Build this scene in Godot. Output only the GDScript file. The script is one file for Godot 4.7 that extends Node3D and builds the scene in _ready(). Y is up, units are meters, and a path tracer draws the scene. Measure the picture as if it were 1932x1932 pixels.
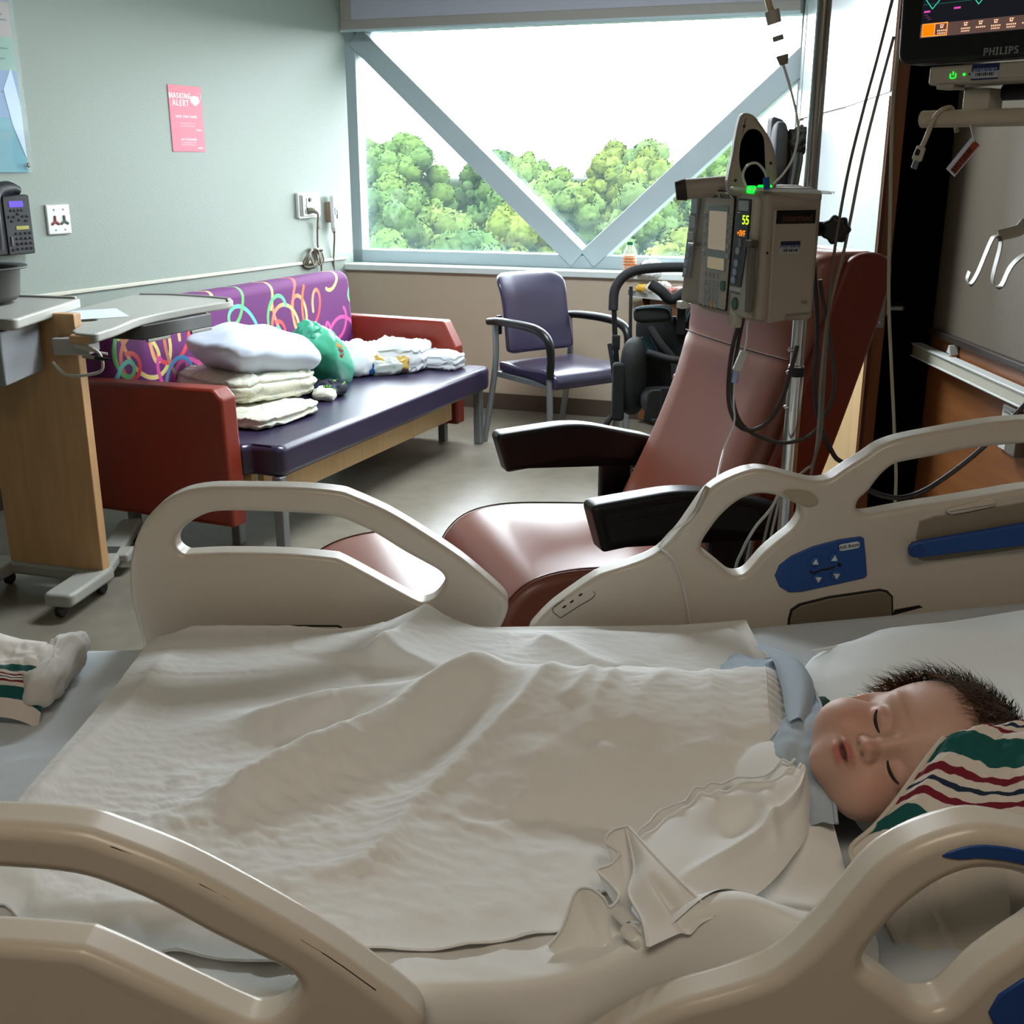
extends Node3D
# A hospital room seen across a bed towards a window over woods.
# World: x to the right, y up, the view runs along -z. Metres. q(x, f, y) is the point x right, f ahead, y up.

func _ready():
	build_camera_and_light()
	build_room()
	build_outside()
	build_bed()
	build_furniture()
	build_wall_things()
	build_equipment()
	build_small_things()
	build_child()

const EYE := 1.45
var used := {}
var mats := {}

func q(x: float, f: float, y: float) -> Vector3:
	return Vector3(x, y, -f)

func numbered(called: String) -> String:
	var k: int = used.get(called, 0)
	used[called] = k + 1
	return called if k == 0 else "%s_%03d" % [called, k]

# a thing: a Node3D whose children are its parts
func thing(called: String, label: String, category: String, at := Vector3.ZERO, group := "") -> Node3D:
	var o := Node3D.new()
	o.name = numbered(called)
	add_child(o)
	o.position = at
	tag(o, label, category, group)
	return o

func tag(o: Node3D, label: String, category: String, group := "") -> Node3D:
	o.set_meta("label", label)
	o.set_meta("category", category)
	if group != "":
		o.set_meta("group", group)
	return o

# one mesh under a parent (or at top level, then tag() or struct() it)
func obj(called: String, mesh, m: Material, parent: Node3D = null, t := Transform3D()) -> MeshInstance3D:
	var o := MeshInstance3D.new()
	o.mesh = mesh.mesh() if mesh is MB else mesh
	o.material_override = m
	o.transform = t
	if parent == null:
		o.name = numbered(called)
		add_child(o)
	else:
		o.name = called
		parent.add_child(o, true)
	return o

func struct(called: String, mesh, m: Material, t := Transform3D()) -> MeshInstance3D:
	var o := obj(called, mesh, m, null, t)
	o.set_meta("kind", "structure")
	return o

func struct_node(called: String, at := Transform3D()) -> Node3D:
	var o := Node3D.new()
	o.name = numbered(called)
	add_child(o)
	o.transform = at
	o.set_meta("kind", "structure")
	return o

func mat(c: Color, rough := 0.6, metal := 0.0, spec := 0.5) -> StandardMaterial3D:
	var m := StandardMaterial3D.new()
	m.albedo_color = c
	m.roughness = rough
	m.metallic = metal
	m.metallic_specular = spec
	return m

func glow(c: Color, e: float) -> StandardMaterial3D:
	var m := mat(Color(0.02, 0.02, 0.02), 0.3)
	m.emission_enabled = true
	m.emission = c
	m.emission_energy_multiplier = e
	return m

func noise(freq: float, seed_: int, octaves := 3, kind := FastNoiseLite.TYPE_SIMPLEX_SMOOTH) -> FastNoiseLite:
	var n := FastNoiseLite.new()
	n.seed = seed_
	n.frequency = freq
	n.noise_type = kind
	n.fractal_octaves = octaves
	return n

func noise_tex(n: FastNoiseLite, a: Color, b: Color, size := 512) -> NoiseTexture2D:
	var t := NoiseTexture2D.new()
	t.width = size
	t.height = size
	t.seamless = true
	t.noise = n
	var g := Gradient.new()
	g.set_color(0, a)
	g.set_color(1, b)
	t.color_ramp = g
	return t

func bump_tex(n: FastNoiseLite, strength: float, size := 512) -> NoiseTexture2D:
	var t := NoiseTexture2D.new()
	t.width = size
	t.height = size
	t.seamless = true
	t.noise = n
	t.as_normal_map = true
	t.bump_strength = strength
	return t

func triplanar(m: StandardMaterial3D, scale: Vector3) -> StandardMaterial3D:
	m.uv1_triplanar = true
	m.uv1_scale = scale
	return m

func with_bump(m: StandardMaterial3D, n: FastNoiseLite, strength: float, scale: Vector3) -> StandardMaterial3D:
	m.normal_enabled = true
	m.normal_texture = bump_tex(n, strength)
	m.normal_scale = 1.0
	return triplanar(m, scale)

# ---------- mesh building ----------
class MB:
	var v := PackedVector3Array()
	var n := PackedVector3Array()
	var uv := PackedVector2Array()
	var c := PackedColorArray()
	var i := PackedInt32Array()
	var col := Color.WHITE
	func put(p: Vector3, nn: Vector3, t := Vector2.ZERO) -> int:
		v.append(p)
		n.append(nn)
		uv.append(t)
		c.append(col)
		return v.size() - 1
	func tri(a: int, b: int, d: int) -> void:
		i.append(a)
		i.append(b)
		i.append(d)
	func quad(a: int, b: int, d: int, e: int) -> void:
		tri(a, b, d)
		tri(a, d, e)
	# flat four-cornered face
	func face(a: Vector3, b: Vector3, d: Vector3, e: Vector3) -> void:
		var nn := (b - a).cross(e - a).normalized()
		var k := put(a, nn, Vector2(0, 1))
		put(b, nn, Vector2(1, 1))
		put(d, nn, Vector2(1, 0))
		put(e, nn, Vector2(0, 0))
		quad(k, k + 1, k + 2, k + 3)
	func grid(nu: int, nv: int, fn: Callable, wrap_u := false) -> void:
		var at := v.size()
		var w := nu if wrap_u else nu + 1
		for b in nv + 1:
			for a in w:
				put(fn.call(float(a) / nu, float(b) / nv), Vector3.ZERO, Vector2(float(a) / nu, 1.0 - float(b) / nv))
		for b in nv:
			for a in nu:
				var a2 := (a + 1) % w
				quad(at + b * w + a, at + b * w + a2, at + (b + 1) * w + a2, at + (b + 1) * w + a)
		smooth(at)
	func smooth(from := 0) -> void:
		for k in range(from, v.size()):
			n[k] = Vector3.ZERO
		for t in range(0, i.size(), 3):
			if i[t] < from:
				continue
			var x := (v[i[t + 1]] - v[i[t]]).cross(v[i[t + 2]] - v[i[t]])
			n[i[t]] += x
			n[i[t + 1]] += x
			n[i[t + 2]] += x
		for k in range(from, v.size()):
			n[k] = n[k].normalized() if n[k].length_squared() > 1e-24 else Vector3.UP
	func add(o: MB, t := Transform3D()) -> MB:
		var at := v.size()
		var nb := t.basis.inverse().transposed()
		for k in o.v.size():
			v.append(t * o.v[k])
			n.append((nb * o.n[k]).normalized())
		uv.append_array(o.uv)
		c.append_array(o.c)
		for k in o.i:
			i.append(at + k)
		return self
	func mesh() -> ArrayMesh:
		var ii := PackedInt32Array()
		ii.resize(i.size())
		for t in range(0, i.size(), 3):   # front faces run clockwise
			var x := (v[i[t + 1]] - v[i[t]]).cross(v[i[t + 2]] - v[i[t]])
			var s := n[i[t]] + n[i[t + 1]] + n[i[t + 2]]
			var keep := x.dot(s) < 0.0
			ii[t] = i[t]
			ii[t + 1] = i[t + 1] if keep else i[t + 2]
			ii[t + 2] = i[t + 2] if keep else i[t + 1]
		var arr := []
		arr.resize(Mesh.ARRAY_MAX)
		arr[Mesh.ARRAY_VERTEX] = v
		arr[Mesh.ARRAY_NORMAL] = n
		arr[Mesh.ARRAY_TEX_UV] = uv
		arr[Mesh.ARRAY_COLOR] = c
		arr[Mesh.ARRAY_INDEX] = ii
		var m := ArrayMesh.new()
		m.add_surface_from_arrays(Mesh.PRIMITIVE_TRIANGLES, arr)
		return m

func catmull(p: Array, k: int, closed := false) -> Array:
	var out := []
	var n := p.size()
	for a in (n if closed else n - 1):
		var p0 = p[(a - 1 + n) % n] if closed or a > 0 else p[a] * 2 - p[a + 1]
		var p1 = p[a]
		var p2 = p[(a + 1) % n]
		var p3 = p[(a + 2) % n] if closed or a < n - 2 else p[a + 1] * 2 - p[a]
		for s in k:
			var t := float(s) / k
			out.append(0.5 * (2 * p1 + (p2 - p0) * t + (2 * p0 - 5 * p1 + 4 * p2 - p3) * t * t + (3 * p1 - p0 - 3 * p2 + p3) * t * t * t))
	if not closed:
		out.append(p[n - 1])
	return out

# a polygon whose corners are rounded: corners are Vector3(x, y, radius)
func rounded(pts: Array, k := 6) -> Array:
	var out := []
	var n := pts.size()
	for a in n:
		var p := Vector2(pts[a].x, pts[a].y)
		var b := Vector2(pts[(a - 1 + n) % n].x, pts[(a - 1 + n) % n].y)
		var d := Vector2(pts[(a + 1) % n].x, pts[(a + 1) % n].y)
		var r: float = pts[a].z
		if r <= 0.0:
			out.append(p)
			continue
		var e1 := (b - p).normalized()
		var e2 := (d - p).normalized()
		var half := acos(clampf(e1.dot(e2), -0.9999, 0.9999)) / 2
		var l := minf(r / tan(half), 0.48 * minf((b - p).length(), (d - p).length()))
		for s in k + 1:
			var t := float(s) / k
			out.append((p + e1 * l) * (1 - t) * (1 - t) + p * 2 * t * (1 - t) + (p + e2 * l) * t * t)
	return out

func rect(w: float, h: float, r: float, k := 5) -> Array:
	return rounded([Vector3(-w / 2, -h / 2, r), Vector3(w / 2, -h / 2, r), Vector3(w / 2, h / 2, r), Vector3(-w / 2, h / 2, r)], k)

func circle(r: float, n := 24, at := Vector2.ZERO) -> Array:
	var out := []
	for a in n:
		out.append(at + Vector2(cos(TAU * a / n), sin(TAU * a / n)) * r)
	return out

func area_of(l: Array) -> float:
	var s := 0.0
	for a in l.size():
		s += l[a].cross(l[(a + 1) % l.size()])
	return s / 2

func inset_normals(l: Array) -> Array:   # outward normals of a loop that runs counterclockwise
	var out := []
	var n := l.size()
	for a in n:
		var e: Vector2 = (l[(a + 1) % n] - l[(a - 1 + n) % n])
		out.append(Vector2(e.y, -e.x).normalized())
	return out

# a plate of any outline with holes, thick along z (centred), its edges rounded with radius r
func slab(outer: Array, thick: float, r: float, holes := [], steps := 4) -> MB:
	var mb := MB.new()
	var loops := []
	var o := outer.duplicate()
	if area_of(o) < 0:
		o.reverse()
	loops.append(o)
	for h in holes:
		var hh: Array = h.duplicate()
		if area_of(hh) > 0:
			hh.reverse()
		loops.append(hh)
	r = minf(r, thick / 2)
	var prof := []   # inset, z, slope
	for s in steps + 1:
		var a := PI / 2 * s / steps
		prof.append(Vector3(r * (1 - sin(a)), thick / 2 - r * (1 - cos(a)), a))
	var caps := []
	for l in loops:
		var nr := inset_normals(l)
		var n: int = l.size()
		var rows := []
		var rings := prof.duplicate()
		for s in range(steps, -1, -1):
			rings.append(Vector3(prof[s].x, -prof[s].y, PI - prof[s].z))
		var cap := []
		for ring in rings:
			var at := mb.v.size()
			for a in n:
				var p: Vector2 = l[a] - nr[a] * ring.x
				var d: Vector2 = nr[a] * sin(ring.z)
				mb.put(Vector3(p.x, p.y, ring.y), Vector3(d.x, d.y, cos(ring.z)), p)
			rows.append(at)
		for a in n:
			cap.append(l[a] - nr[a] * r)
		for s in rows.size() - 1:
			for a in n:
				var b := (a + 1) % n
				mb.quad(rows[s] + a, rows[s + 1] + a, rows[s + 1] + b, rows[s] + b)
		caps.append(cap)
	# the flat faces: holes are joined to the outline by bridges
	var poly: Array = caps[0]
	var rest := caps.slice(1)
	rest.sort_custom(func(a, b): return a.map(func(p): return p.x).max() > b.map(func(p): return p.x).max())
	for h in rest:
		var best := INF
		var bi := 0
		var bj := 0
		for a in poly.size():
			for b in h.size():
				var d: float = poly[a].distance_squared_to(h[b])
				if d < best:
					best = d
					bi = a
					bj = b
		var merged := poly.slice(0, bi + 1)
		for b in h.size() + 1:
			merged.append(h[(bj + b) % h.size()])
		merged.append(poly[bi])
		merged.append_array(poly.slice(bi + 1))
		poly = merged
	var tris := PackedInt32Array()
	var convex := holes.is_empty()
	for a in (o.size() if convex else 0):
		if (o[(a + 1) % o.size()] - o[a]).normalized().cross((o[(a + 2) % o.size()] - o[(a + 1) % o.size()]).normalized()) < -0.01:
			convex = false
			break
	if convex:
		for a in range(1, poly.size() - 1):
			tris.append_array([0, a, a + 1])
	else:
		tris = ears(poly)
		if tris.is_empty():
			printerr("no faces for an outline of %d points" % poly.size())
	for z in [1.0, -1.0]:
		var at := mb.v.size()
		for p in poly:
			mb.put(Vector3(p.x, p.y, z * thick / 2), Vector3(0, 0, z), p)
		for t in range(0, tris.size(), 3):
			mb.tri(at + tris[t], at + tris[t + 1], at + tris[t + 2])
	return mb

# triangles of a counterclockwise outline, which may hold bridges to holes
func ears(poly: Array) -> PackedInt32Array:
	var out := PackedInt32Array()
	var idx := range(poly.size())
	var stuck := 0
	var k := 0
	while idx.size() > 2:
		var n := idx.size()
		k = k % n
		var forced := stuck > n
		var a: Vector2 = poly[idx[(k - 1 + n) % n]]
		var b: Vector2 = poly[idx[k]]
		var c: Vector2 = poly[idx[(k + 1) % n]]
		var turn := (b - a).cross(c - b)
		var ok := turn > 0.0 or stuck > 2 * n
		if absf(turn) < 1e-11:
			idx.remove_at(k)
			stuck = 0
			continue
		if ok and not forced:
			for j in idx:
				var p: Vector2 = poly[j]
				if p == a or p == b or p == c:
					continue
				if (b - a).cross(p - a) > 1e-9 and (c - b).cross(p - b) > 1e-9 and (a - c).cross(p - c) > 1e-9:
					ok = false
					break
		if ok:
			out.append_array([idx[(k - 1 + n) % n], idx[k], idx[(k + 1) % n]])
			idx.remove_at(k)
			stuck = 0
			k += 1
		else:
			stuck += 1
			k += 1
	return out

# box with rounded edges, lying with its middle at the origin
func box(x: float, y: float, z: float, r := 0.004) -> MB:
	r = minf(r, minf(x, minf(y, z)) * 0.49)
	return slab(rect(x, y, r, 3), z, r, [], 3)

# soft box: a superellipsoid with exponents e (roundness in plan) and f (in height)
func cushion(x: float, y: float, z: float, e := 0.3, f := 0.5, nu := 48, nv := 24) -> MB:
	var mb := MB.new()
	var sp := func(a: float, k: float) -> float: return signf(a) * pow(absf(a), k)
	mb.grid(nu, nv, func(u: float, w: float) -> Vector3:
		var a := TAU * u
		var b := PI * (w - 0.5)
		var cb: float = sp.call(cos(b), f)
		return Vector3(sp.call(cos(a), e) * cb * x / 2, sp.call(sin(b), f) * y / 2, -sp.call(sin(a), e) * cb * z / 2), true)
	return mb

func tube(pts: Array, r, sides := 10, k := 6, closed := false, flat := 1.0) -> MB:
	var mb := MB.new()
	var p := catmull(pts, k, closed) if k > 1 else pts
	var n := p.size()
	var up := Vector3.UP
	var prev := Vector3.ZERO
	for a in n:
		var d: Vector3 = (p[mini(a + 1, n - 1)] - p[maxi(a - 1, 0)]) if not closed else (p[(a + 1) % n] - p[(a - 1 + n) % n])
		d = d.normalized()
		if a == 0:
			up = d.cross(Vector3.RIGHT if absf(d.x) < 0.8 else Vector3.UP).normalized()
		else:
			up = (up - d * up.dot(d)).normalized()
		var side := d.cross(up)
		var rr: float = r.call(float(a) / (n - 1)) if r is Callable else r
		for s in sides:
			var w := TAU * s / sides
			var nn := up * cos(w) * flat + side * sin(w)
			mb.put(p[a] + nn * rr, (up * cos(w) + side * sin(w) * flat).normalized(), Vector2(float(s) / sides, float(a) / n))
	for a in (n if closed else n - 1):
		for s in sides:
			var b := (a + 1) % n
			mb.quad(a * sides + s, a * sides + (s + 1) % sides, b * sides + (s + 1) % sides, b * sides + s)
	if not closed:
		for e in [0, n - 1]:
			var d: Vector3 = (p[0] - p[1] if e == 0 else p[n - 1] - p[n - 2]).normalized()
			var cc := mb.put(p[e], d)
			var at := mb.v.size()
			for s in sides:
				mb.put(mb.v[e * sides + s], d)
			for s in sides:
				mb.tri(cc, at + s, at + (s + 1) % sides)
	return mb

# profile points Vector2(radius, height) spun round y
func lathe(prof: Array, seg := 32) -> MB:
	var mb := MB.new()
	mb.grid(seg, prof.size() - 1, func(u: float, w: float) -> Vector3:
		var p: Vector2 = prof[int(round(w * (prof.size() - 1)))]
		return Vector3(cos(TAU * u) * p.x, p.y, -sin(TAU * u) * p.x), true)
	return mb

func cyl(r: float, h: float, bevel := 0.002, seg := 24) -> MB:   # standing on y = 0
	return lathe([Vector2(0.00001, 0), Vector2(r - bevel, 0), Vector2(r - bevel, 0), Vector2(r, bevel), Vector2(r, bevel), Vector2(r, h - bevel), Vector2(r, h - bevel), Vector2(r - bevel, h), Vector2(r - bevel, h), Vector2(0.00001, h)], seg)

func disc_stack(mb: MB, o: MB, t: Transform3D) -> MB:
	return mb.add(o, t)

func pose(at: Vector3, ry := 0.0, rx := 0.0, rz := 0.0) -> Transform3D:
	return Transform3D(Basis(Vector3.UP, ry) * Basis(Vector3.RIGHT, rx) * Basis(Vector3.BACK, rz), at)

# a frame with x along "right", y up as given, z = right x up, at a point
func frame(at: Vector3, right: Vector3, up: Vector3) -> Transform3D:
	var x := right.normalized()
	var z := x.cross(up).normalized()
	return Transform3D(Basis(x, z.cross(x), z), at)

# lines up a y-standing mesh from a to b
func along(a: Vector3, b: Vector3) -> Transform3D:
	var y := (b - a).normalized()
	var x := y.cross(Vector3.BACK if absf(y.z) < 0.9 else Vector3.RIGHT).normalized()
	return Transform3D(Basis(x, y, x.cross(y)), a)

func words(called: String, text: String, size: float, m: Material, parent: Node3D, t: Transform3D, bold := false, depth := 0.0006) -> MeshInstance3D:
	var tm := TextMesh.new()
	var f := SystemFont.new()
	f.font_names = PackedStringArray(["Droid Sans"])
	if bold:
		f.font_weight = 700
	tm.font = f
	tm.text = text
	tm.font_size = 32
	tm.pixel_size = size / 24.0
	tm.depth = depth
	tm.curve_step = 2.0
	var o := MeshInstance3D.new()
	o.mesh = tm
	o.material_override = m
	o.transform = t
	o.name = called
	parent.add_child(o, true)
	return o

# ---------- camera, sky, lamps, exposure ----------
func build_camera_and_light():
	var cam := Camera3D.new()
	cam.name = "camera"
	cam.fov = rad_to_deg(2.0 * atan(966.0 / 2100.0))
	cam.near = 0.02
	cam.far = 400.0
	cam.position = Vector3(0, EYE, 0)
	cam.rotation.x = -atan(656.0 / 2100.0)
	add_child(cam)
	cam.current = true
	var env := Environment.new()
	env.background_mode = Environment.BG_SKY
	var sky := Sky.new()
	var sm := ProceduralSkyMaterial.new()      # a bright overcast sky
	sm.sky_top_color = Color(0.93, 0.97, 1.0)
	sm.sky_horizon_color = Color(0.95, 0.985, 1.0)
	sm.ground_horizon_color = Color(0.42, 0.5, 0.38)
	sm.ground_bottom_color = Color(0.3, 0.36, 0.26)
	sm.sky_energy_multiplier = 3.4
	sm.ground_energy_multiplier = 0.9
	sky.sky_material = sm
	env.sky = sky
	env.tonemap_mode = Environment.TONE_MAPPER_LINEAR
	env.tonemap_exposure = 1.5
	env.sdfgi_enabled = true
	env.ssao_enabled = true
	env.ssil_enabled = true
	var we := WorldEnvironment.new()
	we.name = "world_environment"
	we.environment = env
	add_child(we)
	# unseen ceiling lamps: mid-room one added as fill, rear one lights the near rails
	unseen_ceiling_light(q(0.0, 4.4, 2.75), Color(0.93, 0.97, 1.0), 7.0)
	unseen_ceiling_light(q(0.0, -0.3, 2.75), Color(1.0, 0.93, 0.85), 1.2)

func unseen_ceiling_light(at: Vector3, c: Color, e: float):
	var t := thing("unseen_ceiling_light", "unseen ceiling light panel, placed to light the bed, above the %s" % ("middle of the room" if at.z < -1.5 else "near side of the bed"), "light", at)
	obj("housing", slab(rect(1.24, 0.64, 0.01), 0.05, 0.004, [rect(1.18, 0.58, 0.004)]), mat(Color(0.9, 0.9, 0.9)), t, pose(Vector3(0, -0.02, 0), 0, PI / 2))
	obj("lamp_diffuser", box(1.18, 0.012, 0.58, 0.003), glow(c, e * 0.12), t, pose(Vector3(0, -0.03, 0)))
	var l := AreaLight3D.new()
	l.name = "lamp"
	l.area_size = Vector2(1.16, 0.56)
	l.light_color = c
	l.light_energy = e
	l.area_range = 20.0
	l.area_attenuation = 2.0
	l.shadow_enabled = true
	l.rotation.x = -PI / 2
	l.position.y = -0.045
	t.add_child(l)

# ---------- the shell of the room ----------
const WD := Vector2(0.94380, -0.33050)   # along the window wall, to the right (x, f)
const WN := Vector2(0.33050, 0.94380)    # out through the window
const W0 := Vector2(0.111, 6.725)
const LD := Vector2(-0.4415, -0.8973)    # along the left wall, towards the camera
const L0 := Vector2(-1.037, 7.126)
const LN := Vector2(0.8973, -0.4415)     # off the left wall into the room

# frame on the window wall: x right along the wall, y up, z into the room; origin at W0 on the floor, moved out by o
func on_window(t: float, y: float, o := 0.0) -> Transform3D:
	var p := W0 + WD * t + WN * o
	return frame(q(p.x, p.y, y), Vector3(WD.x, 0, -WD.y), Vector3.UP)

# frame on the left wall: t metres from the corner; x towards the corner (to the right), y up, z into the room
func on_left(t: float, y: float, off := 0.0) -> Transform3D:
	var p := L0 + LD * t + LN * off
	return frame(q(p.x, p.y, y), Vector3(-LD.x, 0, LD.y), Vector3.UP)

# frame on the right wall at x = 1.43: x away from the window (to the right as one faces it), y up, z into the room
func on_right(f: float, y: float, off := 0.0) -> Transform3D:
	return frame(q(1.43 - off, f, y), Vector3(0, 0, 1), Vector3.UP)

func wall_between(called: String, a: Vector2, b: Vector2, y0: float, y1: float, thick: float, m: Material, parent: Node3D = null):
	# a to b in (x, f); the thickness goes to the right of that direction
	var d := (b - a).normalized()
	var c := (a + b) / 2 + Vector2(d.y, -d.x) * thick / 2
	var t := frame(q(c.x, c.y, (y0 + y1) / 2), Vector3(d.x, 0, -d.y), Vector3.UP)
	if parent:
		obj(called, box((b - a).length(), y1 - y0, thick, 0.002), m, parent, t)
	else:
		struct(called, box((b - a).length(), y1 - y0, thick, 0.002), m, t)

func build_room():
	mats.wall = with_bump(mat(Color(0.54, 0.58, 0.54), 0.5), noise(0.05, 3, 4), 0.6, Vector3(3, 3, 3))
	mats.wall_tan = with_bump(mat(Color(0.70, 0.64, 0.56), 0.6), noise(0.05, 4, 4), 0.6, Vector3(3, 3, 3))
	mats.cream = with_bump(mat(Color(0.45, 0.41, 0.355), 0.5), noise(0.05, 5, 4), 0.5, Vector3(3, 3, 3))
	mats.ceiling = mat(Color(0.78, 0.79, 0.76), 0.9)
	mats.white = mat(Color(0.86, 0.87, 0.85), 0.4)
	mats.trim = mat(Color(0.78, 0.77, 0.70), 0.45)
	mats.base = mat(Color(0.30, 0.25, 0.20), 0.6)
	mats.alu = mat(Color(0.66, 0.72, 0.735), 0.4, 0.0)
	mats.sill = mat(Color(0.80, 0.84, 0.83), 0.35)
	mats.black = mat(Color(0.035, 0.036, 0.04), 0.5)
	mats.chrome = mat(Color(0.78, 0.78, 0.78), 0.18, 1.0)
	mats.steel = mat(Color(0.55, 0.56, 0.58), 0.38, 0.9)
	mats.wood = wood(Color(0.75, 0.585, 0.40), Color(0.81, 0.65, 0.465), Vector3(9, 0.9, 9))
	mats.wood_dark = wood(Color(0.42, 0.235, 0.11), Color(0.50, 0.30, 0.155), Vector3(9, 0.9, 9))
	mats.wood_panel = wood(Color(0.50, 0.30, 0.15), Color(0.58, 0.37, 0.20), Vector3(1.2, 10, 1.2))
	mats.maple = wood(Color(0.80, 0.66, 0.46), Color(0.86, 0.73, 0.54), Vector3(8, 0.8, 8))

	# floor: sheet vinyl with a faint mottle
	var fm := mat(Color.WHITE, 0.34, 0.0, 0.45)
	fm.albedo_texture = noise_tex(noise(0.02, 9, 5), Color(0.46, 0.435, 0.385), Color(0.52, 0.495, 0.44))
	fm.uv1_triplanar = true
	fm.uv1_scale = Vector3(0.8, 0.8, 0.8)
	var room := [Vector2(-3.6, -1.3), Vector2(1.7, -1.3), Vector2(1.7, 3.4), Vector2(3.3, 3.4), Vector2(3.3, 5.4), Vector2(1.75, 5.4), Vector2(1.75, 6.5), Vector2(-1.05, 7.5), Vector2(-3.6, 2.2)]
	struct("floor", slab(room, 0.1, 0.002), fm, pose(Vector3(0, -0.05, 0), 0, -PI / 2))
	struct("ceiling", slab(room, 0.1, 0.002), mats.ceiling, pose(Vector3(0, 2.80, 0), 0, -PI / 2))

	# window wall: below, above, and the strip to the right of the opening
	var s := struct_node("wall_window")
	obj("wall_below", box(2.95, 0.822, 0.30, 0.002), mats.wall_tan, s, on_window(0.135, 0.411, 0.15))
	obj("wall_above", box(2.95, 0.44, 0.30, 0.002), mats.wall, s, on_window(0.135, 2.53, 0.15))
	obj("side_right", box(0.14, 2.75, 0.30, 0.002), mats.wall, s, on_window(1.56, 1.375, 0.15))
	obj("side_left", box(0.12, 2.75, 0.30, 0.002), mats.wall, s, on_window(-1.325, 1.375, 0.15))
	struct("baseboard_window", box(2.70, 0.10, 0.012, 0.003), mats.base, on_window(0.135, 0.05, -0.006))
	# left wall, with its rail
	var lw_end := L0 + LD * 5.2
	wall_between("wall_left", lw_end, L0 + LD * -0.03, -0.02, 2.76, -0.2, mats.wall)
	struct("trim_1", box(5.2, 0.018, 0.012, 0.004), mats.trim, on_left(2.6, 0.893, 0.006))
	struct("baseboard_left", box(5.2, 0.10, 0.012, 0.003), mats.base, on_left(2.6, 0.05, 0.006))
	wall_between("wall_foot", Vector2(lw_end.x, -1.2), lw_end + Vector2(0, 0.1), -0.02, 2.76, -0.15, mats.wall)
	wall_between("wall_back", Vector2(1.6, -1.2), Vector2(lw_end.x - 0.1, -1.2), -0.02, 2.76, -0.15, mats.cream)

	# the window: frame, V-shaped braces, pane, sill
	var w := struct_node("window_1")
	var y0 := 0.857
	var y1 := 2.31
	obj("frame_bottom", box(2.76, 0.076, 0.10, 0.004), mats.alu, w, on_window(0.115, y0 + 0.038, 0.20))
	obj("frame_top", box(2.76, 0.10, 0.10, 0.004), mats.alu, w, on_window(0.115, y1 - 0.052, 0.20))
	obj("frame_side", box(0.075, y1 - y0, 0.10, 0.004), mats.alu, w, on_window(-1.215, (y0 + y1) / 2, 0.20))
	obj("frame_side", box(0.05, y1 - y0, 0.10, 0.004), mats.alu, w, on_window(1.478, (y0 + y1) / 2, 0.20))
	for b in [[Vector2(-1.175, 2.185), Vector2(0.245, 0.91)], [Vector2(0.305, 0.91), Vector2(1.50, 2.005)]]:
		var a: Vector2 = b[0]
		var d: Vector2 = b[1] - a
		var mid := a + d / 2
		var t := on_window(mid.x, mid.y, 0.215)
		t.basis = t.basis * Basis(Vector3.BACK, d.angle())
		obj("brace", box(d.length(), 0.122, 0.15, 0.005), mats.alu, w, t)
	var pane := mat(Color(0.82, 0.95, 0.93, 0.06), 0.02)
	pane.transparency = BaseMaterial3D.TRANSPARENCY_ALPHA
	obj("pane", box(2.70, y1 - y0, 0.012, 0.001), pane, w, on_window(0.115, (y0 + y1) / 2, 0.262))
	obj("window_sill", slab(rect(2.74, 0.30, 0.004), 0.037, 0.006), mats.sill, w, on_window(0.13, 0.838, 0.125) * Transform3D(Basis(Vector3.RIGHT, PI / 2), Vector3.ZERO))

	# roller blind over the top of the window
	var bl := thing("roller_blind", "grey roller blind pulled down over the top of the window", "blind", on_window(0.14, 2.2, -0.02).origin)
	bl.basis = on_window(0, 0).basis
	var cloth := mat(Color(0.66, 0.66, 0.70), 0.85)
	cloth.backlight_enabled = true
	cloth.backlight = Color(0.20, 0.20, 0.23)
	obj("fabric", box(2.62, 0.46, 0.004, 0.001), with_bump(cloth, noise(0.9, 8, 1), 0.4, Vector3(30, 30, 30)), bl, pose(Vector3(0, 0.285, 0)))
	obj("hem", box(2.64, 0.058, 0.014, 0.006), mat(Color(0.58, 0.56, 0.53), 0.8), bl, pose(Vector3(0, 0.028, 0)))
	obj("edge_band", box(0.07, 0.46, 0.007, 0.002), mat(Color(0.58, 0.56, 0.53), 0.8), bl, pose(Vector3(-1.28, 0.285, 0)))
	obj("bottom_bar", tube([Vector3(-1.32, 0, 0), Vector3(1.32, 0, 0)], 0.009, 10, 1), mats.alu, bl)

	# right wall: near part with wainscot, trim and crash rail
	var rw := struct_node("wall_right")
	obj("wall_upper", box(5.0, 1.85, 0.12, 0.002), mats.cream, rw, on_right(1.30, 1.845, -0.06))
	obj("wainscot", box(5.0, 0.90, 0.12, 0.002), mats.wood_panel, rw, on_right(1.30, 0.45, -0.06))
	obj("trim_cap", box(5.0, 0.022, 0.02, 0.004), mat(Color(0.22, 0.18, 0.155), 0.5), rw, on_right(1.30, 0.911, 0.009))
	obj("end_post", box(0.03, 2.2, 0.13, 0.003), mats.black, rw, on_right(3.815, 1.1, -0.066))
	var cr := struct_node("trim_2")
	obj("rail_body", box(4.9, 0.034, 0.03, 0.004), mats.trim, cr, on_right(1.40, 0.8375, 0.028))
	obj("rail_lip", box(4.9, 0.008, 0.038, 0.003), mats.white, cr, on_right(1.40, 0.858, 0.03))
	obj("rail_lip", box(4.9, 0.006, 0.036, 0.002), mats.white, cr, on_right(1.40, 0.818, 0.03))
	# the unlit bathroom behind the open door, its darkness put into the surface colour
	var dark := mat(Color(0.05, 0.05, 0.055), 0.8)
	wall_between("wall_bathroom", Vector2(1.44, 3.62), Vector2(3.2, 3.62), -0.02, 2.76, 0.12, dark)
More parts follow.
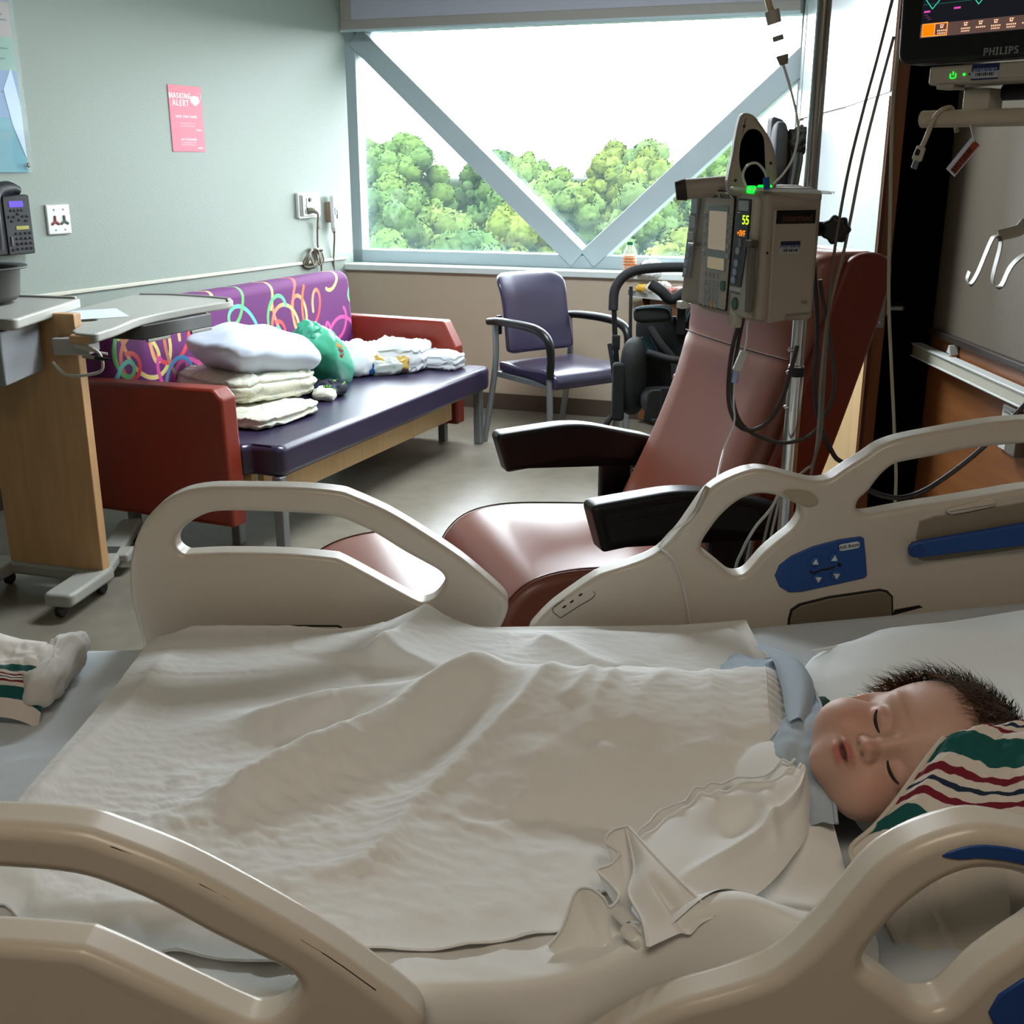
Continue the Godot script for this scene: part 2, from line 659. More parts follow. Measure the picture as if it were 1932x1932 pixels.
	wall_between("wall_bathroom", Vector2(3.1, 3.5), Vector2(3.1, 5.3), -0.02, 2.76, 0.12, dark)
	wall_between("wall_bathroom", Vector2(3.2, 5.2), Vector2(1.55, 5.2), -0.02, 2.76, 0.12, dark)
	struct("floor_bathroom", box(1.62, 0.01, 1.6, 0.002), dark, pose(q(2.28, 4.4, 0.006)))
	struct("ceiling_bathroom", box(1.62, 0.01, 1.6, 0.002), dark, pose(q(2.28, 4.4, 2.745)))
	wall_between("wall_header", Vector2(1.43, 4.86), Vector2(1.43, 3.8), 2.12, 2.76, 0.12, mats.cream)
	# far part of the right wall: glossy panels with timber joints
	var a0 := Vector2(1.395, 4.82)
	var a1 := Vector2(1.545, 6.35)
	wall_between("wall_right_far", a1, a0, -0.02, 2.76, -0.15, mats.wood_dark)
	var gl := mat(Color(0.80, 0.83, 0.83), 0.22, 0.0, 0.6)
	var pw := struct_node("trim_3")
	for row in [[0.02, 1.665, mats.maple, gl], [1.685, 2.74, gl, gl]]:  # lower panels differ, maple and white: the window's reflection put into the colour
		for k in 2:
			var p: Vector2 = a0.lerp(a1, [0.02, 0.52][k])
			var r: Vector2 = a0.lerp(a1, [0.50, 0.99][k])
			var nn := (a1 - a0).normalized()
			nn = Vector2(-nn.y, nn.x)
			wall_between("panel", r + nn * 0.012, p + nn * 0.012, row[0], row[1], -0.014, row[3 - k], pw)
	# the door: it stands open towards us; hinge far, edge near
	var d0 := Vector2(1.194, 3.75)
	var dd := Vector2(0.1426, 0.9898)
	var dn := Vector2(0.9898, -0.1426)   # to the right of the leaf
	var dr := struct_node("door_1", frame(q(d0.x, d0.y, 0), Vector3(dd.x, 0, -dd.y), Vector3.UP))
	# x along the leaf away from us, y up, z to the right (bathroom side)
	obj("leaf", box(1.02, 2.1, 0.05, 0.003), mats.wood_dark, dr, pose(Vector3(0.51, 1.05, 0.03)))
	obj("edge_strip", box(0.012, 2.1, 0.012, 0.002), mat(Color(0.30, 0.165, 0.085), 0.5), dr, pose(Vector3(0.002, 1.05, 0.012)))
	obj("panel", box(1.0, 0.43, 0.006, 0.001), gl, dr, pose(Vector3(0.51, 1.885, 0.003)))
	obj("panel", box(1.0, 0.735, 0.006, 0.001), gl, dr, pose(Vector3(0.51, 1.29, 0.003)))
	obj("panel", box(1.0, 0.90, 0.006, 0.001), mats.maple, dr, pose(Vector3(0.51, 0.455, 0.003)))
	obj("crash_rail", box(1.0, 0.03, 0.03, 0.006), mats.white, dr, pose(Vector3(0.50, 0.915, -0.014)))
	obj("lock_plate", box(0.004, 0.235, 0.032, 0.001), mats.steel, dr, pose(Vector3(-0.001, 1.045, 0.033)))
	obj("latch", box(0.014, 0.028, 0.016, 0.003), mats.black, dr, pose(Vector3(-0.006, 1.02, 0.033)))
	for k in 2:
		obj("screw", lathe([Vector2(0.00001, 0), Vector2(0.006, 0.0), Vector2(0.005, 0.002), Vector2(0.00001, 0.002)], 12), mats.chrome, dr, pose(Vector3(-0.003, 0.945 + k * 0.19, 0.033), 0, 0, PI / 2))
	for z in [-1.0, 1.0]:
		var zz: float = 0.03 + 0.027 * z
		obj("lever_rose", cyl(0.028, 0.012, 0.003), mats.steel, dr, pose(Vector3(0.07, 0.985, zz), 0, PI / 2 * z))
		obj("lever_handle", tube([Vector3(0.07, 0.985, zz), Vector3(0.07, 0.985, zz + 0.05 * z), Vector3(0.085, 0.985, zz + 0.062 * z), Vector3(0.18, 0.985, zz + 0.062 * z)], 0.010, 12), mats.steel, dr)

func wood(a: Color, b: Color, s: Vector3) -> StandardMaterial3D:
	var m := mat(Color.WHITE, 0.42)
	m.albedo_texture = noise_tex(noise(0.012, 21, 5), a, b)
	return triplanar(m, s * 0.35)

# ---------- outside: a wood seen from an upper floor ----------
func build_outside():
	var rng := RandomNumberGenerator.new()
	rng.seed = 5
	struct("ground", box(260, 0.5, 200, 0.1), triplanar(mat(Color(0.16, 0.22, 0.09), 0.95), Vector3(0.1, 0.1, 0.1)), pose(q(0, 130, -14.3)))
	var leaf := mat(Color.WHITE, 0.9, 0.0, 0.0)
	leaf.vertex_color_use_as_albedo = true
	leaf.backlight_enabled = true
	leaf.backlight = Color(0.03, 0.04, 0.01)
	var bark := mat(Color(0.34, 0.29, 0.23), 0.9)
	var kinds := []
	for k in 5:
		kinds.append(make_tree(rng, k, leaf, bark))
	var n := 0
	# rows of crowns one behind the other, each row higher in view
	for row in [[44.0, -3.0, 6.3, 6], [54.0, -1.5, 5.6, 7], [66.0, 0.2, 6.0, 8], [82.0, 2.2, 6.6, 9], [100.0, 3.4, 8.0, 12]]:
		for k in row[3]:
			var f: float = row[0] + rng.randf_range(-3, 3)
			var x: float = (-0.26 + 0.62 * (k + 0.5) / row[3]) * f + rng.randf_range(-1.5, 1.5)
			var top: float = row[1] + rng.randf_range(-0.9, 1.1)
			var which: int = (k * 2 + int(row[0])) % 5
			var src: Node3D = kinds[which]
			var t: Node3D = src
			if src.has_meta("placed"):
				t = src.duplicate()
				t.name = numbered("tree")
				add_child(t)
			src.set_meta("placed", true)
			var sc: float = rng.randf_range(0.9, 1.15)
			t.scale = Vector3(sc, 1.0, sc)
			t.position = q(x, f, top - 15.5)
			t.rotation.y = rng.randf_range(0, TAU)
			n += 1
			var look: String = ["pale green broad tree", "mid green rounded tree", "yellowish green tree", "deep green full tree", "light green ragged tree"][which]
			tag(t, "%s outside the window, %s from the left in the %s row" % [look, ["first", "second", "third", "fourth", "fifth", "sixth", "seventh", "eighth", "ninth", "tenth", "eleventh", "twelfth"][k], {44.0: "nearest", 54.0: "second nearest", 66.0: "middle", 82.0: "second farthest", 100.0: "farthest"}[row[0]]], "tree", "trees of the wood outside the window")
	for k in kinds:
		if k.has_meta("placed"):
			k.remove_meta("placed")
	for c in get_children():
		if c.has_meta("placed"):
			c.remove_meta("placed")

func make_tree(rng: RandomNumberGenerator, kind: int, leaf: Material, bark: Material) -> Node3D:
	var t := thing("tree", "tree", "tree")
	var lin: Color = [Color(0.048, 0.070, 0.020), Color(0.036, 0.060, 0.017), Color(0.055, 0.071, 0.017), Color(0.027, 0.047, 0.016), Color(0.048, 0.071, 0.025)][kind]
	var mb := MB.new()
	var lobes := []
	for k in 120:
		var h := rng.randf_range(0.0, 1.0)
		var wide := 4.3 * sqrt(maxf(0.0, 1.0 - pow(h * 1.02, 2.2))) + 0.3
		var a := rng.randf_range(0, TAU)
		var rr := wide * sqrt(rng.randf_range(0.1, 1.0)) * 0.8
		lobes.append([Vector3(cos(a) * rr, 6.0 + h * 8.2, sin(a) * rr), rng.randf_range(0.4, 1.0)])
	var nz := noise(1.0, 200 + kind, 4)
	for l in lobes:
		var shade := rng.randf_range(0.72, 1.25)
		mb.col = Color(lin.r * shade, lin.g * shade, lin.b * shade)
		var c: Vector3 = l[0]
		var rad: float = l[1]
		mb.grid(24, 14, func(u: float, w: float) -> Vector3:
			var a := TAU * u
			var b := PI * (w - 0.5)
			var d := Vector3(cos(a) * cos(b), sin(b), -sin(a) * cos(b))
			var p := c + d * rad
			return c + d * rad * (0.90 + 0.20 * nz.get_noise_3dv(p * 0.9) + 0.26 * nz.get_noise_3dv(p * 3.2)), true)
		for k in int(260 * rad * rad):
			var d := Vector3(rng.randfn(), rng.randfn() + 0.25, rng.randfn()).normalized()
			var p: Vector3 = c + d * rad * rng.randf_range(0.86, 1.10)
			var s := rng.randf_range(0.08, 0.18)
			var nn := (d + Vector3(rng.randfn(), rng.randfn(), rng.randfn()) * 0.5).normalized()
			var e1 := nn.cross(Vector3(rng.randfn(), rng.randfn(), rng.randfn())).normalized() * s
			var e2 := nn.cross(e1).normalized() * s * 0.62
			var a0 := mb.put(p - e1, d)
			mb.put(p + e2, d)
			mb.put(p + e1, d)
			mb.put(p - e2, d)
			mb.quad(a0, a0 + 1, a0 + 2, a0 + 3)
	var o := obj("foliage", mb.mesh(), leaf, t)
	o.set_meta("kind", "stuff")
	var wood_mb := tube([Vector3(0, -0.2, 0), Vector3(0.1, 4, 0.05), Vector3(0, 9, 0), Vector3(0.1, 13, 0.1)], func(u: float) -> float: return 0.26 * (1.05 - u), 8, 4)
	for k in 5:
		var l = lobes[k * 20]
		wood_mb.add(tube([Vector3(0.05, 3.5 + k * 0.8, 0), (l[0] as Vector3) * 0.6 + Vector3(0, 2.2, 0), l[0]], func(u: float) -> float: return 0.1 * (1.1 - u), 6, 4))
	obj("trunk", wood_mb.mesh(), bark, t)
	return t

# ---------- the bed ----------
const FOOT_RAIL := [-0.618, 0.718, -0.625, 0.765, -0.624, 0.806, -0.617, 0.846, -0.603, 0.882, -0.583, 0.912, -0.555, 0.937, -0.523, 0.953, -0.486, 0.960, -0.445, 0.961, -0.365, 0.960, -0.318, 0.958, -0.275, 0.953, -0.255, 0.946, -0.202, 0.921, -0.145, 0.885, -0.085, 0.842, -0.044, 0.806, -0.020, 0.783, -0.009, 0.769, -0.006, 0.754, -0.011, 0.735, -0.022, 0.712, -0.045, 0.674, -0.087, 0.655, -0.588, 0.655, -0.611, 0.674]
const FOOT_HOLE := [-0.545, 0.866, -0.538, 0.882, -0.517, 0.901, -0.493, 0.914, -0.472, 0.919, -0.435, 0.920, -0.374, 0.918, -0.320, 0.915, -0.283, 0.910, -0.257, 0.901, -0.220, 0.882, -0.177, 0.853, -0.140, 0.831, -0.119, 0.818, -0.110, 0.806, -0.111, 0.793, -0.120, 0.778, -0.132, 0.767, -0.148, 0.763, -0.164, 0.769, -0.206, 0.794, -0.246, 0.818, -0.280, 0.837, -0.295, 0.841, -0.358, 0.847, -0.426, 0.849, -0.478, 0.849, -0.519, 0.847, -0.531, 0.847, -0.541, 0.854]
const HEAD_RAIL := [0.028, 0.705, 0.043, 0.730, 0.065, 0.754, 0.087, 0.772, 0.119, 0.796, 0.147, 0.813, 0.190, 0.828, 0.224, 0.842, 0.245, 0.858, 0.269, 0.887, 0.289, 0.919, 0.309, 0.950, 0.333, 0.970, 0.362, 0.984, 0.389, 0.990, 0.417, 0.986, 0.443, 0.979, 0.469, 0.972, 0.488, 0.970, 0.506, 0.974, 0.530, 0.992, 0.558, 1.011, 0.581, 1.028, 0.610, 1.039, 0.646, 1.047, 0.704, 1.058, 0.752, 1.066, 0.798, 1.070, 0.860, 1.071, 0.912, 1.058, 0.955, 1.024, 0.983, 0.959, 1.002, 0.814, 0.995, 0.696, 0.928, 0.672, 0.066, 0.633, 0.035, 0.662]
const HEAD_HOLE_LOW := [0.306, 0.860, 0.311, 0.876, 0.333, 0.910, 0.357, 0.934, 0.379, 0.946, 0.398, 0.949, 0.420, 0.946, 0.437, 0.939, 0.457, 0.930, 0.463, 0.919, 0.461, 0.905, 0.450, 0.887, 0.433, 0.872, 0.409, 0.849, 0.393, 0.828, 0.381, 0.814, 0.368, 0.810, 0.355, 0.813, 0.337, 0.828, 0.317, 0.844, 0.308, 0.851]
const HEAD_HOLE_TOP := [0.551, 0.925, 0.554, 0.939, 0.568, 0.954, 0.582, 0.976, 0.602, 0.996, 0.626, 1.003, 0.667, 1.011, 0.725, 1.023, 0.804, 1.031, 0.866, 1.033, 0.897, 1.016, 0.908, 0.985, 0.884, 0.967, 0.814, 0.958, 0.759, 0.948, 0.697, 0.937, 0.642, 0.928, 0.592, 0.918, 0.567, 0.914, 0.556, 0.918]

func pairs(a: Array, shift := Vector2.ZERO) -> Array:
	var out := []
	for k in range(0, a.size(), 2):
		out.append(Vector2(a[k], a[k + 1]) + shift)
	return out

func smooth_loop(a: Array, k := 3) -> Array:
	return catmull(pairs(a), k, true)

func mattress_top(x: float) -> float:
	return 0.705 + 0.028 * smoothstep(-0.75, 0.1, x) + 0.10 * maxf(0.0, x - 0.26)

# an extruded shape lying on the inner face of the far rails
func on_far_rail(loop: Array, thick: float, r: float) -> Array:
	return [slab(loop, thick, r), pose(q(0, 1.695 - thick / 2 + 0.001, 0))]

func build_bed():
	var cream := with_bump(mat(Color(0.80, 0.765, 0.705), 0.27, 0.0, 0.5), noise(0.25, 31, 2), 0.25, Vector3(14, 14, 14))
	mats.rail = cream
	var gap := mat(Color(0.05, 0.045, 0.04), 0.7)
	var blue := mat(Color(0.13, 0.29, 0.56), 0.42)
	var bed := thing("hospital_bed", "hospital bed with beige moulded plastic side rails", "bed")
	obj("frame", box(2.2, 0.10, 0.70, 0.02), mats.rail, bed, pose(q(-0.2, 1.25, 0.45)))
	obj("deck", box(2.15, 0.04, 0.80, 0.01), mats.steel, bed, pose(q(-0.2, 1.25, 0.525)))
	obj("base", box(1.6, 0.10, 0.5, 0.03), mats.rail, bed, pose(q(-0.2, 1.25, 0.17)))
	for x in [-0.85, 0.45]:
		obj("lift_arm", tube([q(x, 1.25, 0.2), q(x + 0.15, 1.25, 0.42)], 0.035, 10, 1), mats.steel, bed)
		for f in [1.0, 1.5]:
			obj("caster", cyl(0.06, 0.03, 0.01), mats.black, bed, pose(q(x, f + 0.015, 0.06), 0, PI / 2))
			obj("caster_fork", tube([q(x, f, 0.06), q(x, f, 0.15)], 0.012, 8, 1), mats.steel, bed)
	obj("headboard", slab(rect(0.90, 0.5, 0.08), 0.04, 0.015), mats.rail, bed, pose(q(1.12, 1.25, 0.90), PI / 2))
	obj("footboard", slab(rect(0.86, 0.42, 0.08), 0.04, 0.015), mats.rail, bed, pose(q(-1.36, 1.25, 0.72), PI / 2))

	# far rails
	var fr := obj("side_rail", slab(smooth_loop(FOOT_RAIL), 0.046, 0.010, [smooth_loop(FOOT_HOLE)], 5), cream, bed, pose(q(0, 1.72, 0)))
	obj("latch_gap", slab(rounded([Vector3(-0.41, 0.66, 0.01), Vector3(-0.41, 0.725, 0.002), Vector3(-0.281, 0.7245, 0.01), Vector3(-0.262, 0.66, 0.01)]), 0.006, 0.002), gap, fr, pose(Vector3(0, 0, 0.0225)))
	obj("latch_cover", slab(rounded([Vector3(-0.41, 0.66, 0.01), Vector3(-0.41, 0.7225, 0.002), Vector3(-0.283, 0.722, 0.01), Vector3(-0.265, 0.66, 0.01)]), 0.006, 0.002), cream, fr, pose(Vector3(0, 0, 0.024)))
	var hr := obj("side_rail", slab(smooth_loop(HEAD_RAIL), 0.046, 0.010, [smooth_loop(HEAD_HOLE_LOW), smooth_loop(HEAD_HOLE_TOP)], 5), cream, bed, pose(q(0, 1.72, 0)))
	var cp := [0.427, 0.812, 0.433, 0.830, 0.451, 0.846, 0.484, 0.862, 0.526, 0.874, 0.560, 0.879, 0.566, 0.876, 0.572, 0.844, 0.577, 0.813, 0.573, 0.808, 0.533, 0.798, 0.473, 0.784, 0.452, 0.783, 0.436, 0.793]
	obj("control_panel", slab(pairs(cp), 0.005, 0.002), blue, hr, pose(Vector3(0, 0, 0.0235)))
	var btn := mat(Color(0.16, 0.33, 0.58), 0.35)
	var white := mat(Color(0.82, 0.84, 0.84), 0.5)
	var k := 0
	for p in [Vector2(0.490, 0.837), Vector2(0.520, 0.843), Vector2(0.497, 0.807), Vector2(0.526, 0.813)]:
		obj("button", slab(circle(0.0082, 24, p), 0.004, 0.0018), btn, hr, pose(Vector3(0, 0, 0.027)))
		var s := 1.0 if k < 2 else -1.0
		obj("arrow", slab([p + Vector2(-0.0052, -0.0038 * s), p + Vector2(0.0052, -0.0038 * s), p + Vector2(0.0005, 0.0056 * s)], 0.001, 0.0002), white, hr, pose(Vector3(0, 0, 0.0293)))
		k += 1
	var ink := mat(Color(0.03, 0.04, 0.06), 0.5)
	obj("pictogram", slab(pairs([0.482, 0.822, 0.489, 0.8185, 0.503, 0.8245, 0.514, 0.8262, 0.5225, 0.8295, 0.524, 0.8265, 0.512, 0.8222, 0.503, 0.8215, 0.489, 0.8145, 0.4835, 0.818]), 0.0012, 0.0003), ink, hr, pose(Vector3(0, 0, 0.0262)))
	obj("pictogram", slab(circle(0.0036, 14, Vector2(0.530, 0.8312)), 0.0012, 0.0003), ink, hr, pose(Vector3(0, 0, 0.0262)))
	var badge := Transform3D(Basis(Vector3.BACK, 0.19), Vector3(0.543, 0.8632, 0.026))
	obj("badge", slab(rect(0.034, 0.0115, 0.0056), 0.0014, 0.0004), white, hr, badge)
	words("lettering", "Hill-Rom.", 0.0062, ink, hr, badge.translated_local(Vector3(0, 0, 0.0008)), true, 0.0003)
	var lc := [0.455, 0.66, 0.454, 0.735, 0.457, 0.753, 0.470, 0.763, 0.518, 0.776, 0.600, 0.789, 0.613, 0.786, 0.623, 0.776, 0.632, 0.70, 0.632, 0.66]
	obj("latch_gap", slab(pairs(lc), 0.006, 0.002), gap, hr, pose(Vector3(0, 0, 0.0225)))
	var lc2 := [0.459, 0.66, 0.4575, 0.735, 0.4605, 0.751, 0.4725, 0.7595, 0.518, 0.7725, 0.600, 0.7855, 0.611, 0.783, 0.620, 0.7745, 0.6285, 0.70, 0.6285, 0.66]
	obj("latch_cover", slab(pairs(lc2), 0.006, 0.002), mat(Color(0.47, 0.43, 0.365), 0.5), hr, pose(Vector3(0, 0, 0.0245)))
	obj("slot", slab(pairs([0.412, 0.700, 0.414, 0.709, 0.462, 0.719, 0.463, 0.708]), 0.003, 0.001), gap, hr, pose(Vector3(0, 0, 0.0225)))
	obj("slot", slab(pairs([0.626, 0.742, 0.628, 0.752, 0.668, 0.760, 0.674, 0.756, 0.640, 0.746]), 0.003, 0.001), gap, hr, pose(Vector3(0, 0, 0.0225)))
	obj("release_bar", slab(catmull(pairs([0.633, 0.865, 0.637, 0.872, 0.647, 0.877, 0.718, 0.890, 0.814, 0.908, 0.904, 0.926, 0.910, 0.886, 0.819, 0.870, 0.722, 0.859, 0.654, 0.850, 0.639, 0.851, 0.634, 0.857]), 2, true), 0.012, 0.004), blue, hr, pose(Vector3(0, 0, 0.040)))
	obj("pivot", slab(circle(0.0105, 24, Vector2(0.6475, 0.8615)), 0.003, 0.001), mat(Color(0.11, 0.25, 0.5), 0.4), hr, pose(Vector3(0, 0, 0.0475)))
	obj("recess_shade_plate", slab(catmull(pairs([0.652, 0.905, 0.716, 0.918, 0.812, 0.936, 0.90, 0.945, 0.925, 0.90, 0.91, 0.874, 0.825, 0.858, 0.727, 0.843, 0.667, 0.837, 0.656, 0.85]), 2, true), 0.006, 0.003), mat(Color(0.55, 0.505, 0.43), 0.5), hr, pose(Vector3(0, 0, 0.0222)))  # darker plate imitates the shade of a recess behind the release bar
	obj("bump_pad", slab(catmull(pairs([0.692, 0.925, 0.708, 0.930, 0.757, 0.942, 0.768, 0.942, 0.771, 0.933, 0.759, 0.928, 0.701, 0.916]), 2, true), 0.012, 0.005), cream, hr, pose(Vector3(0, 0, 0.024)))
	obj("seam_line", tube([Vector3(0.080, 0.737, 0.0232), Vector3(0.066, 0.752, 0.0232), Vector3(0.085, 0.769, 0.0215)], 0.0006, 6, 4), gap, hr)
	obj("seam_line", tube([Vector3(0.080, 0.737, 0.0232), Vector3(0.108, 0.757, 0.0234), Vector3(0.135, 0.776, 0.0232), Vector3(0.128, 0.79, 0.022)], 0.0006, 6, 4), gap, hr)
	for p in [Vector2(0.098, 0.766), Vector2(0.112, 0.778), Vector2(0.086, 0.757)]:
		obj("catch", box(0.007, 0.003, 0.004, 0.001), gap, hr, pose(Vector3(p.x, p.y, 0.022), 0, 0, 0.7))

	# near rails, the same mouldings turned to face out
	var nr := obj("side_rail", slab(smooth_loop(FOOT_RAIL), 0.046, 0.013, [smooth_loop(FOOT_HOLE)], 6), cream, bed, pose(q(-0.07, 0.79, -0.01)))
	obj("seam_line", tube(catmull(pairs([-0.50, 0.9535, -0.365, 0.9535, -0.275, 0.9475, -0.202, 0.9155, -0.145, 0.8795, -0.085, 0.8365, -0.044, 0.8005]), 3).map(func(p): return Vector3(p.x, p.y - 0.001, 0.0195)), 0.0007, 6, 1), gap, nr)
	var nh := obj("side_rail", slab(smooth_loop(HEAD_RAIL), 0.046, 0.013, [smooth_loop(HEAD_HOLE_LOW), smooth_loop(HEAD_HOLE_TOP)], 6), cream, bed, pose(q(-0.01, 0.80, -0.05)))
	var strip := [0.358, 0.966, 0.372, 0.9735, 0.386, 0.976, 0.400, 0.9755, 0.420, 0.972, 0.446, 0.964, 0.470, 0.957, 0.470, 0.945, 0.446, 0.951, 0.420, 0.959, 0.400, 0.9625, 0.386, 0.9635, 0.372, 0.9625]
	obj("grip_strip", slab(catmull(pairs(strip), 2, true), 0.004, 0.0015), blue, nh, pose(Vector3(0, 0, 0.0225)))
	obj("control_panel", slab(pairs(cp, Vector2(-0.012, 0.0)), 0.005, 0.002), blue, nh, pose(Vector3(0, 0, 0.0235)))

	# mattress with its fitted sheet
	var sheet := with_bump(mat(Color(0.78, 0.81, 0.83), 0.8), noise(0.7, 41, 2), 0.2, Vector3(40, 40, 40))
	mats.sheet = sheet
	var nz := noise(1.0, 77, 2)
	var mm := MB.new()
	# once round the cross-section, along x
	mm.grid(90, 120, func(u: float, w: float) -> Vector3:
		var x := lerpf(-1.30, 1.05, w)
		var top := mattress_top(x)
		var s := u
		var y: float
		var f: float
		var th := top - 0.55
		if s < 0.12:
			y = 0.55 + (th - 0.03) * s / 0.12
			f = 0.845
		elif s < 0.17:
			var a := (s - 0.12) / 0.05 * PI / 2
			y = top - 0.03 + 0.03 * sin(a)
			f = 0.845 + 0.03 * (1 - cos(a))
		elif s < 0.78:
			y = top
			f = 0.875 + (s - 0.17) / 0.61 * 0.755
		elif s < 0.83:
			var a := (s - 0.78) / 0.05 * PI / 2
			y = top - 0.03 * (1 - cos(a))
			f = 1.63 + 0.03 * sin(a)
		elif s < 0.95:
			y = top - 0.03 - (th - 0.03) * (s - 0.83) / 0.12
			f = 1.66
		else:
			y = 0.55
			f = 1.66 - 0.815 * (s - 0.95) / 0.05
		if s > 0.15 and s < 0.8 and x < -0.3:   # creases running off towards the foot
			var fade := smoothstep(-0.3, -0.6, x) * smoothstep(0.15, 0.2, s) * smoothstep(0.8, 0.72, s)
			var g := f * 26.0 + nz.get_noise_2d(x * 90, f * 60) * 2.4 + (x + 0.9) * 5.0 * (f - 1.35)
			y += fade * 0.0042 * pow(0.5 + 0.5 * sin(g), 2.5)
		return q(x, f, y), true)
	var mt := thing("mattress", "mattress under a pale bluish white fitted sheet", "mattress")
	obj("sheet_cover", mm, sheet, mt)
	build_blankets()

# ---------- bedding ----------
var cloth_h := {}

func bump_line(h: PackedFloat32Array, nu: int, nv: int, at: Callable, pts: Array, amp: float, w_far: float, w_near: float, ends := 0.15):
	# raises a fold along a line of (x, f) points; at(i, j) gives the (x, f) of a grid point
	var lo := Vector2(INF, INF)
	var hi := -lo
	for p in pts:
		lo = lo.min(p)
		hi = hi.max(p)
	var m := maxf(w_far, w_near) * 2.6
	lo -= Vector2(m, m)
	hi += Vector2(m, m)
	var total := 0.0
	var starts := [0.0]
	for k in pts.size() - 1:
		total += pts[k].distance_to(pts[k + 1])
		starts.append(total)
	for j in nv + 1:
		for i in nu + 1:
			var p: Vector2 = at.call(i, j)
			if p.x < lo.x or p.x > hi.x or p.y < lo.y or p.y > hi.y:
				continue
			var best := INF
			var s := 0.0
			var side := 1.0
			for k in pts.size() - 1:
				var a: Vector2 = pts[k]
				var ab: Vector2 = pts[k + 1] - a
				var t := clampf((p - a).dot(ab) / ab.length_squared(), 0, 1)
				var d := p.distance_squared_to(a + ab * t)
				if d < best:
					best = d
					s = (starts[k] + ab.length() * t) / total
					side = signf(ab.x * (p.y - a.y) - ab.y * (p.x - a.x)) * signf(ab.x)
			var w := w_far if side > 0 else w_near
			var e := smoothstep(0.0, ends, s) * smoothstep(1.0, 1.0 - ends, s) if ends > 0 else 1.0
			h[j * (nu + 1) + i] += amp * e * exp(-(sqrt(best + 0.000016) - 0.004) / w)

func xf(a: Array) -> Array:
	return pairs(a)

func crest_f(x: float) -> float:   # where the lower blanket turns over the near edge
	return 0.832 + 0.038 * smoothstep(-0.02, 0.18, x)

func under_y(x: float, f: float) -> float:
	var base := mattress_top(x) + 0.010
	var crest := 0.008 * smoothstep(-0.4, -0.1, x) + 0.058 * exp(-pow((x - 0.205) / 0.085, 2))
	var y := base + crest * exp(-pow((f - crest_f(x)) / 0.042, 2))
	y += 0.016 * exp(-(pow((x - 0.25) / 0.05, 2) + pow((f - 1.55) / 0.06, 2)))
	y += 0.082 * exp(-(pow((x - 0.29) / 0.09, 2) + pow((f - 1.10) / 0.115, 2)))
	return y

func near_f(x: float) -> float:   # near edge of the upper blanket
	var p := [[-0.60, 1.02], [-0.524, 0.971], [-0.478, 0.937], [-0.335, 0.886], [-0.209, 0.862], [-0.132, 0.876], [-0.058, 0.874], [-0.003, 0.886], [0.05, 0.90], [0.09, 0.955], [0.14, 0.985], [0.22, 1.02], [0.30, 1.04], [0.40, 1.06]]
	for k in p.size() - 1:
		if x <= p[k + 1][0]:
			return lerpf(p[k][1], p[k + 1][1], smoothstep(0, 1, (x - p[k][0]) / (p[k + 1][0] - p[k][0])))
	return 1.06

